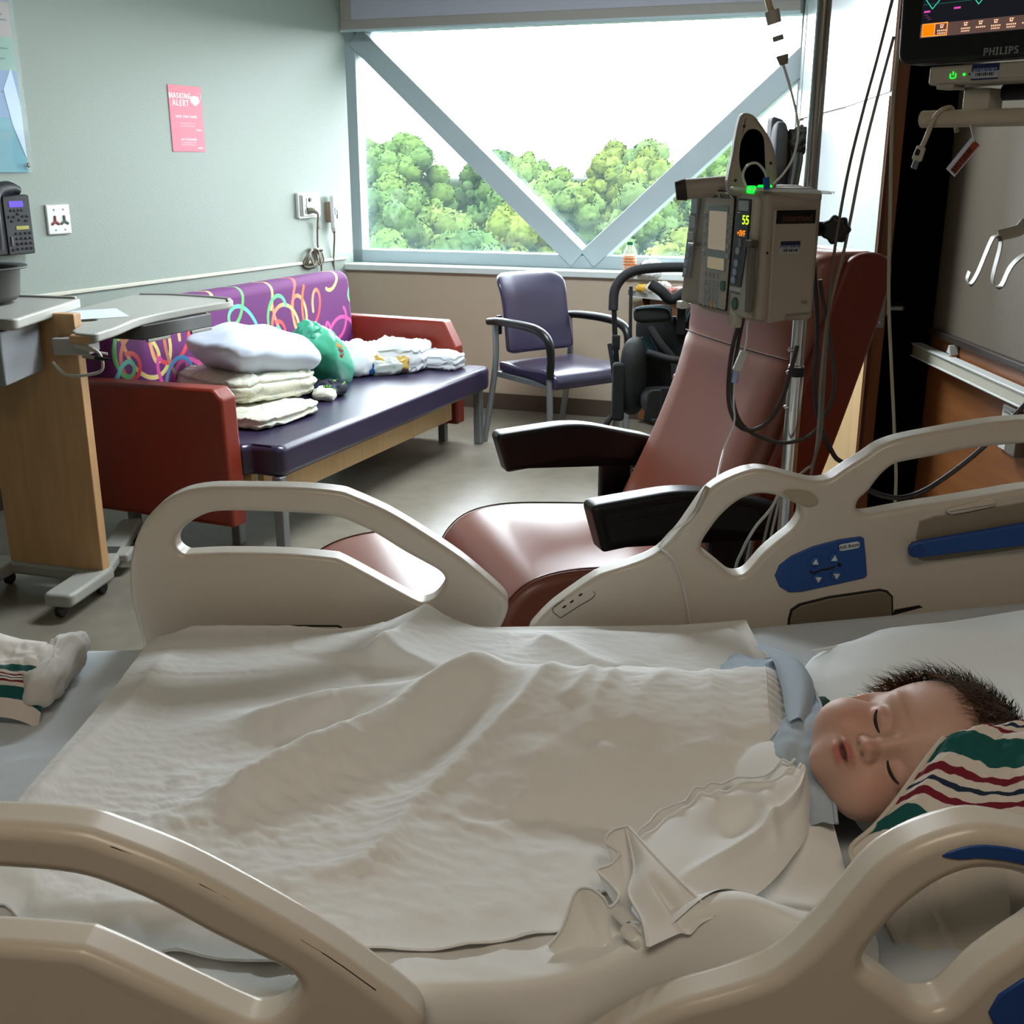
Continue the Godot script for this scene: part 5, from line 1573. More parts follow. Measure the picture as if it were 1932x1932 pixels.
	words("lettering", "CareFusion", 0.0062, line, pump, pose(Vector3(-0.072, 1.2205, 0.0118)), false, 0.0003)
	obj("door_lever", slab(rounded([Vector3(-0.022, 1.19, 0.002), Vector3(-0.012, 1.19, 0.002), Vector3(-0.012, 1.312, 0.002), Vector3(-0.027, 1.312, 0.002)]), 0.014, 0.004), mat(Color(0.40, 0.385, 0.36), 0.5), pump, pose(Vector3(-0.004, 0, 0.010)))
	obj("lever_tip", box(0.024, 0.012, 0.016, 0.003), mat(Color(0.30, 0.27, 0.25), 0.5), pump, pose(Vector3(-0.022, 1.314, 0.012)))
	obj("release_dial", slab(circle(0.012, 20), 0.006, 0.002), mat(Color(0.06, 0.30, 0.20), 0.4), pump, pose(Vector3(-0.072, 1.200, 0.010)))
	obj("tubing_clip", slab(rounded([Vector3(-0.09, 1.158, 0.003), Vector3(-0.066, 1.154, 0.003), Vector3(-0.062, 1.18, 0.003), Vector3(-0.082, 1.188, 0.003)]), 0.02, 0.004), light, pump, pose(Vector3(0, 0, 0.006)))
	obj("status_lamp", box(0.018, 0.013, 0.012, 0.003), glow(Color(0.05, 0.95, 0.25), 1.1), pump, pose(Vector3(-0.055, 1.4065, 0.0)))
	obj("status_lamp", box(0.016, 0.007, 0.024, 0.003), glow(Color(0.05, 0.95, 0.25), 1.1), pump, pose(Vector3(-0.050, 1.411, -0.024)))
	# left channel module, idle
	obj("channel_module", slab(rounded([Vector3(-0.348, 1.172, 0.012), Vector3(-0.256, 1.172, 0.012), Vector3(-0.238, 1.392, 0.014), Vector3(-0.312, 1.398, 0.014)]), 0.118, 0.010), beige, pump, pose(Vector3(0, 0, -0.070)))
	obj("control_strip", slab(rounded([Vector3(-0.335, 1.225, 0.003), Vector3(-0.300, 1.225, 0.003), Vector3(-0.270, 1.388, 0.004), Vector3(-0.304, 1.388, 0.004)]), 0.004, 0.001), mat(Color(0.50, 0.50, 0.50), 0.4), pump, pose(Vector3(0, 0, -0.010)))
	for y in [[1.370, 0.030], [1.338, 0.024], [1.310, 0.016]]:
		obj("label_window", slab(rect(0.026, y[1], 0.003), 0.002, 0.0006), mat(Color(0.66, 0.70, 0.74), 0.4), pump, pose(Vector3(-0.292 - (1.37 - y[0]) * 0.19, y[0], -0.0075)))
	for kk in 4:
		obj("button", slab(circle(0.0075, 14), 0.004, 0.0015), pale, pump, pose(Vector3(-0.308 - 0.0038 * kk, 1.29 - 0.018 * kk, -0.008)))
	obj("door_lever", box(0.022, 0.006, 0.02, 0.002), mats.chrome, pump, pose(Vector3(-0.272, 1.296, -0.002)))
	obj("tubing_clip", box(0.022, 0.016, 0.02, 0.004), mats.white, pump, pose(Vector3(-0.330, 1.168, -0.01)))
	# top: cross tube, ring dish, carrying handle
	var pi := pump.transform.affine_inverse()
	obj("cross_tube", tube([pi * q(0.335, 2.25, 1.404), pi * q(0.440, 2.24, 1.412)], 0.0195, 16, 1), beige, pump)
	obj("tube_cap", tube([pi * q(0.318, 2.252, 1.401), pi * q(0.338, 2.25, 1.404)], func(u: float) -> float: return 0.018 + 0.004 * u, 16, 1), mat(Color(0.16, 0.13, 0.12), 0.6), pump)
	obj("top_block", box(0.10, 0.024, 0.085, 0.008), beige, pump, pose(Vector3(-0.060, 1.394, -0.080)))
	# side plate facing the bed: sits on the right, its face towards +x
	var S := func(b: float, y: float, off: float) -> Transform3D: return Transform3D(Basis(Vector3(0, 0, -1), Vector3.UP, Vector3(1, 0, 0)), Vector3(off, y, -b))
	obj("side_plate", slab(rounded([Vector3(0.018, 1.172, 0.004), Vector3(0.052, 1.175, 0.004), Vector3(0.056, 1.186, 0.003), Vector3(0.108, 1.188, 0.006), Vector3(0.106, 1.372, 0.006), Vector3(0.016, 1.374, 0.004)]), 0.02, 0.004), beige, pump, S.call(0.0, 0.0, -0.006))
	obj("label", slab(rect(0.080, 0.0235, 0.001), 0.001, 0.0003), mat(Color(0.015, 0.015, 0.018), 0.3), pump, S.call(0.060, 1.360, 0.0045))
	words("lettering", "Intermed", 0.011, mat(Color(0.42, 0.25, 0.16), 0.4), pump, S.call(0.063, 1.357, 0.0052), false, 0.0003)
	obj("asset_sticker", slab(rect(0.040, 0.022, 0.001), 0.001, 0.0003), mat(Color(0.62, 0.63, 0.64), 0.5), pump, S.call(0.052, 1.306, 0.0045))
	obj("sticker_band", slab(rect(0.040, 0.011, 0.001), 0.001, 0.0003), mat(Color(0.05, 0.08, 0.22), 0.5), pump, S.call(0.052, 1.312, 0.0052))
	words("lettering", "NEMOURS", 0.006, mat(Color(0.55, 0.6, 0.7), 0.5), pump, S.call(0.052, 1.3075, 0.0058), true, 0.0003)
	for kk in 9:
		obj("bar_mark", box(0.0012 + 0.0008 * (kk % 3), 0.005, 0.0006, 0.0002), line, pump, S.call(0.037 + 0.0036 * kk, 1.3015, 0.0052))
	obj("nib", box(0.012, 0.004, 0.003, 0.001), mat(Color(0.50, 0.44, 0.42), 0.5), pump, S.call(0.090, 1.208, 0.005))
	obj("screw", slab(circle(0.0025, 10), 0.001, 0.0003), line, pump, S.call(0.006, 1.298, 0.0045))
	# clamp behind with its knob, holding the pole
	obj("clamp_arm", tube([Vector3(-0.03, 1.336, -0.10), Vector3(-0.03, 1.336, -0.17)], 0.013, 12, 1), mats.black, pump)
	var kn := []
	for a in 48:
		kn.append(Vector2(cos(TAU * a / 48), sin(TAU * a / 48)) * (0.0245 + 0.0022 * cos(7 * TAU * a / 48)))
	obj("clamp_knob", slab(kn, 0.03, 0.009), mats.black, pump, pose(Vector3(0.0, 1.336, -0.148), 0.9))
	# handle: a tall loop above the units
	var ho := catmull([Vector2(-0.030, -0.01), Vector2(-0.028, 0.06), Vector2(-0.020, 0.118), Vector2(-0.008, 0.128), Vector2(0.012, 0.118), Vector2(0.040, 0.080), Vector2(0.052, 0.040), Vector2(0.048, -0.01)], 5, true)
	var hi := catmull([Vector2(0.010, 0.006), Vector2(-0.006, 0.040), Vector2(-0.007, 0.072), Vector2(0.001, 0.090), Vector2(0.014, 0.084), Vector2(0.018, 0.055), Vector2(0.022, 0.020), Vector2(0.020, 0.004)], 5, true)
	var ht := pump.transform.affine_inverse() * pose(q(0.428, 2.13, 1.410))
	var hd := obj("handle", slab(ho, 0.04, 0.010, [hi], 4), beige, pump, ht)
	for p in [Vector2(-0.012, 0.105), Vector2(0.040, 0.042), Vector2(-0.022, 0.012)]:
		obj("screw", slab(circle(0.0028, 10, p), 0.002, 0.0005), line, hd, pose(Vector3(0, 0, 0.020)))
	var clear := mat(Color(0.9, 0.95, 0.95, 0.25), 0.05)
	clear.transparency = BaseMaterial3D.TRANSPARENCY_ALPHA
	var ring := []
	for a in 20:
		ring.append(q(0.490, 2.10, 1.405) + Vector3(cos(TAU * a / 20) * 0.092, -0.004 * cos(TAU * a / 20), sin(TAU * a / 20) * 0.05))
	var inv := pump.transform.affine_inverse()
	obj("clear_tray_rim", tube(ring.map(func(p): return inv * p), 0.003, 8, 3, true), clear, pump)

	# the drip line: chamber, tubing through the pump, down to the bed
	var tubing := mat(Color(0.90, 0.92, 0.92, 0.42), 0.1)
	tubing.transparency = BaseMaterial3D.TRANSPARENCY_ALPHA
	var d := thing("drip_line", "clear drip line with a chamber running from the bag through the pump to the bed", "drip line")
	var P := func(a: Array, f: float) -> Array:
		var o := []
		for k in range(0, a.size(), 2):
			o.append(q(a[k], f, a[k + 1]))
		return o
	var wt := mat(Color(0.80, 0.82, 0.82), 0.25)
	obj("tube", tube(P.call([0.425, 1.80, 0.430, 1.723, 0.441, 1.692], 2.05), 0.0055, 10, 4), mat(Color(0.72, 0.66, 0.52), 0.4), d)
	obj("spike", tube([q(0.4395, 2.05, 1.698), q(0.4455, 2.05, 1.678)], 0.0125, 12, 1), mat(Color(0.66, 0.64, 0.60), 0.4), d)
	obj("drip_chamber", tube([q(0.4465, 2.05, 1.675), q(0.4640, 2.05, 1.622)], 0.0095, 14, 1), clear, d)
	obj("fluid", tube([q(0.4545, 2.05, 1.650), q(0.4635, 2.05, 1.624)], 0.0080, 14, 1), tubing, d)
	obj("float_ring", tube([q(0.4520, 2.05, 1.659), q(0.4545, 2.05, 1.651)], 0.0092, 14, 1), mat(Color(0.08, 0.09, 0.11), 0.4), d)
	obj("chamber_end", tube([q(0.4620, 2.05, 1.628), q(0.4660, 2.05, 1.613)], func(u: float) -> float: return 0.011 - 0.004 * u, 14, 2), mat(Color(0.45, 0.43, 0.39), 0.4), d)
	obj("tube", tube(P.call([0.465, 1.613, 0.478, 1.581, 0.494, 1.533, 0.499, 1.499, 0.494, 1.463, 0.480, 1.437, 0.461, 1.416], 2.05), 0.0023, 8, 5), wt, d)
	obj("tube", tube(P.call([0.414, 1.412, 0.407, 1.432, 0.414, 1.448, 0.430, 1.452, 0.444, 1.439, 0.449, 1.425], 2.05), 0.0023, 8, 5), tubing, d)
	obj("connector", tube([q(0.448, 2.05, 1.428), q(0.451, 2.05, 1.408)], 0.0058, 10, 1), mat(Color(0.05, 0.30, 0.62), 0.35), d)
	obj("tube", tube(P.call([0.434, 1.175, 0.433, 1.131, 0.423, 1.100], 2.06), 0.0020, 8, 4), tubing, d)
	obj("roller_clamp", slab(rect(0.016, 0.040, 0.004), 0.014, 0.004), mat(Color(0.74, 0.75, 0.74), 0.35), d, pose(q(0.425, 2.06, 1.100), 0, 0, -0.35))
	obj("port", tube([q(0.418, 2.06, 1.082), q(0.416, 2.06, 1.060)], 0.0055, 10, 1), mat(Color(0.55, 0.62, 0.78), 0.35), d)
	obj("tube", tube(P.call([0.416, 1.070, 0.417, 1.022, 0.420, 0.981, 0.403, 0.929], 2.06) + [q(0.350, 1.86, 0.903), q(0.309, 1.70, 0.958), q(0.2985, 1.692, 0.935), q(0.282, 1.690, 0.908), q(0.258, 1.690, 0.893), q(0.238, 1.690, 0.868), q(0.240, 1.690, 0.860), q(0.260, 1.690, 0.842), q(0.279, 1.690, 0.792), q(0.291, 1.680, 0.735)], 0.0019, 8, 5), tubing, d)
	obj("tape", slab(rounded([Vector3(0.305, 0.966, 0.002), Vector3(0.314, 0.961, 0.002), Vector3(0.297, 0.921, 0.002), Vector3(0.287, 0.918, 0.002)]), 0.002, 0.0006), mat(Color(0.66, 0.62, 0.55), 0.8), d, pose(q(0, 1.692, 0)))
	var tp := tag(obj("tape_patch", slab(catmull(pairs([0.430, 0.954, 0.443, 0.957, 0.473, 0.953, 0.487, 0.939, 0.479, 0.931, 0.462, 0.933, 0.444, 0.941]), 3, true), 0.0016, 0.0006), mat(Color(0.66, 0.62, 0.53), 0.85), null, pose(q(0, 1.694, 0))), "torn strip of pale tape stuck on the far head rail", "tape")
	# bag above, out of the picture's top
	var bag := thing("drip_bag", "clear drip bag hanging from the stand's hook above the chamber", "drip bag")
	obj("bag", cushion(0.11, 0.20, 0.035, 0.4, 0.6), clear, bag, pose(q(0.452, 2.19, 2.09)))
	obj("hanger_loop", tube([q(0.452, 2.19, 2.18), q(0.452, 2.19, 2.26)], 0.002, 6, 1), wt, bag)
	obj("outlet_tube", tube([q(0.452, 2.19, 2.00), q(0.43, 2.10, 1.90), q(0.425, 2.05, 1.80)], 0.0055, 8, 4), mat(Color(0.72, 0.66, 0.52), 0.4), bag)

func build_monitor():
	var beige := mat(Color(0.66, 0.63, 0.58), 0.45)
	var shell := mat(Color(0.018, 0.02, 0.023), 0.45)
	var m := thing("patient_monitor", "black framed patient monitor on a beige module at the top right", "monitor")
	m.transform = frame(q(0.643, 2.0, 0), Vector3(0.657, 0, 0.754), Vector3.UP)
	obj("housing", slab(rounded([Vector3(0.0, 1.608, 0.022), Vector3(0.40, 1.608, 0.022), Vector3(0.41, 1.93, 0.022), Vector3(-0.01, 1.93, 0.022)]), 0.06, 0.008), shell, m, pose(Vector3(0, 0, -0.03)))
	# what the screen shows, drawn at its size
	var tex := lines_tex(1024, 768, Color(0.075, 0.08, 0.105), func(im: Image):
		var cy := Color(0.25, 0.85, 0.72)
		for x in range(0, 1024):
			var t := fmod(x / 240.0, 1.0)
			var y := 575 + int(6 * sin(t * 5)) + int(52 * maxf(0, 1 - absf(t - 0.22) / 0.20) * (1 if t > 0.05 else 0))
			im.fill_rect(Rect2i(x, y, 2, 5), cy)
			im.fill_rect(Rect2i(x, 610 + int(3 * sin(x * 0.01)), 2, 2), Color(0.12, 0.42, 0.36))
		im.fill_rect(Rect2i(10, 640, 34, 9), Color(0.85, 0.28, 0.68))
		im.fill_rect(Rect2i(168, 636, 36, 9), Color(0.85, 0.28, 0.68))
		for k in 3:
			im.fill_rect(Rect2i(14 + 10 * k, 658 + 10 * k, 20, 5), Color(0.34, 0.16, 0.30))
		im.fill_rect(Rect2i(0, 702, 1024, 62), Color(0.34, 0.255, 0.235))
		im.fill_rect(Rect2i(8, 700, 138, 62), Color(1.0, 0.62, 0.30))
		im.fill_rect(Rect2i(12, 704, 62, 54), Color(1.0, 0.50, 0.02))
		im.fill_rect(Rect2i(80, 706, 60, 50), Color(0.36, 0.24, 0.22))
		for k in 12:
			var x := 96 if k == 0 else 145 + k * 76
			var c := Color(1.0, 0.78, 0.62)
			im.fill_rect(Rect2i(x + 8, 710, 22, 4), c)
			im.fill_rect(Rect2i(x + 10, 714, 4, 12), c)
			im.fill_rect(Rect2i(x + 22, 714, 4, 12), c)
			im.fill_rect(Rect2i(x + 14, 720, 10, 6), c)
			for w in 5:
				im.fill_rect(Rect2i(x - 4 + w * 10, 734, 7, 7), c)
				if k % 3 != 2:
					im.fill_rect(Rect2i(x - 2 + w * 9, 746, 6, 7), c))
	var scr := mat(Color(0.01, 0.01, 0.012), 0.2)
	scr.emission_enabled = true
	scr.emission_texture = tex
	scr.emission_operator = BaseMaterial3D.EMISSION_OP_MULTIPLY
	scr.emission = Color.WHITE
	scr.emission_energy_multiplier = 0.8
	var sm := MB.new()
	sm.face(Vector3(0.038, 1.646, 0), Vector3(0.37, 1.646, 0), Vector3(0.37, 1.895, 0), Vector3(0.038, 1.895, 0))
	for k in 4:
		sm.uv[k] = [Vector2(0, 1), Vector2(1, 1), Vector2(1, 0), Vector2(0, 0)][k]
	obj("screen", sm, scr, m, pose(Vector3(0, 0, 0.0008)))
	words("lettering", "PHILIPS", 0.0115, mat(Color(0.50, 0.52, 0.52), 0.4), m, pose(Vector3(0.178, 1.6185, 0.0004)), true, 0.0006)
	obj("module", slab(rounded([Vector3(0.054, 1.574, 0.006), Vector3(0.36, 1.574, 0.006), Vector3(0.36, 1.603, 0.004), Vector3(0.054, 1.603, 0.004)]), 0.09, 0.006), beige, m, pose(Vector3(0, 0, -0.055)))
	obj("module_foot", box(0.03, 0.008, 0.04, 0.003), beige, m, pose(Vector3(0.085, 1.571, -0.03)))
	var green := glow(Color(0.1, 1.0, 0.2), 1.2)
	obj("power_led", tube([Vector3(0.0935, 1.5905, -0.0092), Vector3(0.0935, 1.5845, -0.0092), Vector3(0.098, 1.583, -0.0092), Vector3(0.1025, 1.5845, -0.0092), Vector3(0.1025, 1.5905, -0.0092)], 0.0008, 6, 4), green, m)
	obj("power_led", tube([Vector3(0.098, 1.588, -0.0092), Vector3(0.098, 1.5935, -0.0092)], 0.0008, 6, 1), green, m)
	obj("status_led", slab(circle(0.0022, 12, Vector2(0.117, 1.588)), 0.002, 0.0005), green, m, pose(Vector3(0, 0, -0.0095)))
	obj("pin_hole", slab(circle(0.0014, 10, Vector2(0.126, 1.588)), 0.002, 0.0005), mats.black, m, pose(Vector3(0, 0, -0.0095)))
	obj("asset_sticker", slab(rect(0.045, 0.022, 0.001), 0.001, 0.0003), mat(Color(0.64, 0.66, 0.70), 0.5), m, pose(Vector3(0.152, 1.590, -0.0095)))
	obj("sticker_band", slab(rect(0.045, 0.011, 0.001), 0.001, 0.0003), mat(Color(0.04, 0.09, 0.30), 0.5), m, pose(Vector3(0.152, 1.5965, -0.009)))
	obj("sticker_band", slab(rect(0.045, 0.0022, 0.0005), 0.001, 0.0003), mat(Color(0.04, 0.09, 0.30), 0.5), m, pose(Vector3(0.152, 1.5795, -0.009)))
	words("lettering", "NEMOURS", 0.0062, mat(Color(0.55, 0.62, 0.75), 0.5), m, pose(Vector3(0.152, 1.5925, -0.0085)), true, 0.0003)
	for k in 10:
		obj("bar_mark", box(0.0012 + 0.0007 * (k % 3), 0.0045, 0.0006, 0.0002), mats.black, m, pose(Vector3(0.137 + 0.0032 * k, 1.5865, -0.009)))
	obj("cover_flap", slab(rect(0.056, 0.021, 0.004), 0.003, 0.001), beige, m, pose(Vector3(0.205, 1.590, -0.010)))
	# tilting mount and the arm to the wall
	var gray := mat(Color(0.12, 0.12, 0.125), 0.5)
	obj("tilt_hinge", tube([Vector3(0.146, 1.562, -0.09), Vector3(0.40, 1.562, -0.09)], 0.0125, 14, 1), gray, m)
	obj("mount_plate", box(0.20, 0.03, 0.02, 0.005), mat(Color(0.30, 0.29, 0.28), 0.5), m, pose(Vector3(0.30, 1.545, -0.10)))
	obj("mount_column", box(0.05, 0.40, 0.05, 0.01), gray, m, pose(Vector3(0.36, 1.50, -0.13)))
	var inv := m.transform.affine_inverse()
	obj("wall_arm", tube([inv * q(0.94, 1.80, 1.50), inv * q(1.18, 1.85, 1.50), inv * q(1.43, 1.70, 1.50)], 0.025, 12, 4), gray, m)
	obj("wall_plate", box(0.02, 0.25, 0.12, 0.005), gray, m, inv * pose(q(1.42, 1.70, 1.50)))
	# the grab bar below it
	obj("grab_bar", tube([Vector3(0.058, 1.5215, -0.012), Vector3(0.066, 1.5215, -0.012), Vector3(0.24, 1.5205, -0.012), Vector3(0.45, 1.52, -0.012)], func(u: float) -> float: return 0.0138 * smoothstep(-0.02, 0.035, u), 18, 8), mat(Color(0.70, 0.65, 0.58), 0.3), m)
	obj("bar_bracket", box(0.045, 0.040, 0.05, 0.004), mat(Color(0.74, 0.72, 0.66), 0.5), m, pose(Vector3(0.125, 1.548, -0.065)))
	obj("bar_bracket", box(0.03, 0.03, 0.10, 0.006), gray, m, pose(Vector3(0.38, 1.52, -0.06)))

	# usb lead looped over the bar, tag tied to it, cable hook
	var T := m.transform
	var us := thing("usb_lead", "pale lead with a plug looped over the grab bar", "lead")
	obj("cable", tube([T * Vector3(0.105, 1.50, -0.030), T * Vector3(0.098, 1.534, -0.022), T * Vector3(0.092, 1.5375, -0.008), T * Vector3(0.082, 1.524, 0.004), T * Vector3(0.070, 1.49, 0.005), T * Vector3(0.064, 1.478, 0.004)], 0.0042, 8, 6), mat(Color(0.66, 0.62, 0.54), 0.5), us)
	obj("plug_body", slab(rounded([Vector3(-0.008, 0.012, 0.004), Vector3(0.008, 0.012, 0.004), Vector3(0.009, -0.012, 0.004), Vector3(-0.009, -0.012, 0.004)]), 0.008, 0.003), mat(Color(0.70, 0.67, 0.60), 0.5), us, T * pose(Vector3(0.060, 1.467, 0.004), 0, 0, -0.3))
	obj("plug_tip", box(0.010, 0.017, 0.004, 0.001), mats.steel, us, T * pose(Vector3(0.0555, 1.451, 0.004), 0, 0, -0.3))
	obj("grip_pad", slab(rect(0.008, 0.010, 0.003), 0.002, 0.0005), mats.black, us, T * pose(Vector3(0.060, 1.469, 0.0085), 0, 0, -0.3))
	var tg := thing("paper_tag", "white and orange paper tag tied below the grab bar", "tag")
	obj("tag_sheet", box(0.021, 0.062, 0.0012, 0.0004), mat(Color(0.74, 0.78, 0.86), 0.6), tg, T * pose(Vector3(0.134, 1.461, -0.004), 0, 0, -0.66))
	obj("orange_band", box(0.012, 0.058, 0.001, 0.0003), mat(Color(0.55, 0.21, 0.10), 0.6), tg, T * pose(Vector3(0.1375, 1.4605, -0.0032), 0, 0, -0.66))
	words("lettering", "MOTION", 0.008, mat(Color(0.12, 0.06, 0.05), 0.6), tg, T * pose(Vector3(0.134, 1.456, -0.002), 0, 0, 0.91), true, 0.0003)
	obj("string", tube([T * Vector3(0.140, 1.510, -0.004), T * Vector3(0.146, 1.497, -0.002), T * Vector3(0.151, 1.484, -0.003)], 0.0008, 6, 4), mats.white, tg)
	var hk := thing("cable_hook", "bent white cable hook with two open loops beside the monitor arm", "hook")
	var hp := catmull([Vector3(0.924, 1.245, 0), Vector3(0.921, 1.228, 0), Vector3(0.928, 1.219, 0), Vector3(0.940, 1.240, 0), Vector3(0.958, 1.300, 0), Vector3(0.966, 1.314, 0), Vector3(0.978, 1.312, 0), Vector3(0.979, 1.290, 0), Vector3(0.972, 1.235, 0), Vector3(0.978, 1.216, 0), Vector3(0.992, 1.218, 0), Vector3(1.006, 1.255, 0), Vector3(1.03, 1.278, 0), Vector3(1.06, 1.282, 0)], 6)
	var hm := MB.new()
	for dz in [0.0, 0.002]:
		var at0 := hm.v.size()
		for p in hp:
			for z in [0.0, 1.0]:
				hm.put(q(p.x - 0.012 * z + dz * 0.6, 2.30 - 0.045 * z, p.y - dz), Vector3.UP)
		for k in hp.size() - 1:
			hm.quad(at0 + 2 * k, at0 + 2 * k + 1, at0 + 2 * k + 3, at0 + 2 * k + 2)
	hm.smooth()
	obj("strap", hm, mat(Color(0.72, 0.69, 0.63), 0.45), hk)
	obj("arm", tube([q(0.968, 2.28, 1.314), q(1.01, 2.28, 1.325), q(1.06, 2.28, 1.345), q(1.43, 2.28, 1.36)], 0.012, 10, 5, false, 0.4), mat(Color(0.72, 0.69, 0.63), 0.45), hk)
	obj("gray_pad", cushion(0.07, 0.14, 0.07, 0.7, 0.7), mat(Color(0.33, 0.35, 0.37), 0.5), hk, pose(q(1.055, 2.2, 1.43)))

func cord(label: String, pts: Array, f: float, r: float, c: Color, tail := [], called := "cord", head := []):
	var o := []
	for p in head:
		o.append(p)
	for k in range(0, pts.size(), 2):
		o.append(q(pts[k], f, pts[k + 1]))
	for p in tail:
		o.append(p)
	tag(obj(called, tube(o, r, 8, 6), mat(c, 0.45)), label, "cord", "")

func build_cords():
	cord("thin grey cord slanting across the panels, leftmost of the hanging cords", [0.651, 1.719, 0.634, 1.623, 0.619, 1.546, 0.600, 1.432, 0.588, 1.295, 0.587, 1.172, 0.590, 1.044, 0.592, 0.952, 0.58, 0.880, 0.55, 0.60, 0.56, 0.3], 2.08, 0.0029, Color(0.36, 0.34, 0.32), [], "cord", [q(0.66, 2.06, 1.80)])
	cord("grey cord falling from the monitor, crossing the recliner right of the drip stand", [0.672, 1.665, 0.655, 1.574, 0.636, 1.459, 0.618, 1.302, 0.598, 1.178, 0.594, 1.058, 0.597, 0.976, 0.594, 0.893, 0.575, 0.871, 0.52, 0.80, 0.48, 0.5], 2.12, 0.0030, Color(0.50, 0.48, 0.44))
	cord("white cord hanging straight down in front of the dark doorway", [0.694, 1.68, 0.692, 1.551, 0.706, 1.365, 0.719, 1.209, 0.739, 1.066, 0.759, 0.928, 0.774, 0.785, 0.78, 0.4], 2.15, 0.0034, Color(0.62, 0.60, 0.53))
	cord("dark grey cord looping low below the pump in front of the recliner", [0.436, 1.176, 0.423, 1.132, 0.417, 1.071, 0.420, 1.009, 0.438, 0.967, 0.467, 0.955, 0.499, 0.973, 0.522, 1.014, 0.537, 1.081, 0.544, 1.12], 2.12, 0.0042, Color(0.17, 0.155, 0.15))
	cord("dark grey cord in a wide loop round the drip stand", [0.447, 1.176, 0.438, 1.109, 0.433, 1.026, 0.452, 0.963, 0.496, 0.931, 0.549, 0.920, 0.600, 0.941, 0.627, 0.995, 0.632, 1.047, 0.615, 1.129, 0.600, 1.19, 0.588, 1.24], 2.16, 0.0040, Color(0.20, 0.185, 0.175))
	cord("dark grey cord running down past the door edge behind the far head rail", [0.60, 1.265, 0.618, 1.134, 0.622, 1.026, 0.634, 0.949, 0.673, 0.870, 0.71, 0.82, 0.74, 0.6], 2.26, 0.0050, Color(0.15, 0.14, 0.14))
	cord("dark cord sagging behind the far head rail towards the wall", [0.60, 0.925, 0.635, 0.897, 0.674, 0.884, 0.711, 0.887, 0.756, 0.912, 0.824, 0.972, 0.889, 1.050, 0.934, 1.111, 1.0, 1.2], 1.9, 0.0048, Color(0.16, 0.15, 0.15), [q(1.25, 2.4, 1.25), q(1.42, 3.0, 1.1)])
	cord("pale thin line curving through the lower opening of the far head rail", [0.508, 0.88, 0.487, 0.832, 0.460, 0.795, 0.438, 0.747, 0.426, 0.693, 0.42, 0.5], 2.0, 0.0032, Color(0.62, 0.64, 0.62))
	cord("pale straight line in the lower opening of the far head rail", [0.510, 0.868, 0.503, 0.821, 0.493, 0.747, 0.490, 0.693, 0.49, 0.5], 2.02, 0.0028, Color(0.55, 0.55, 0.55))

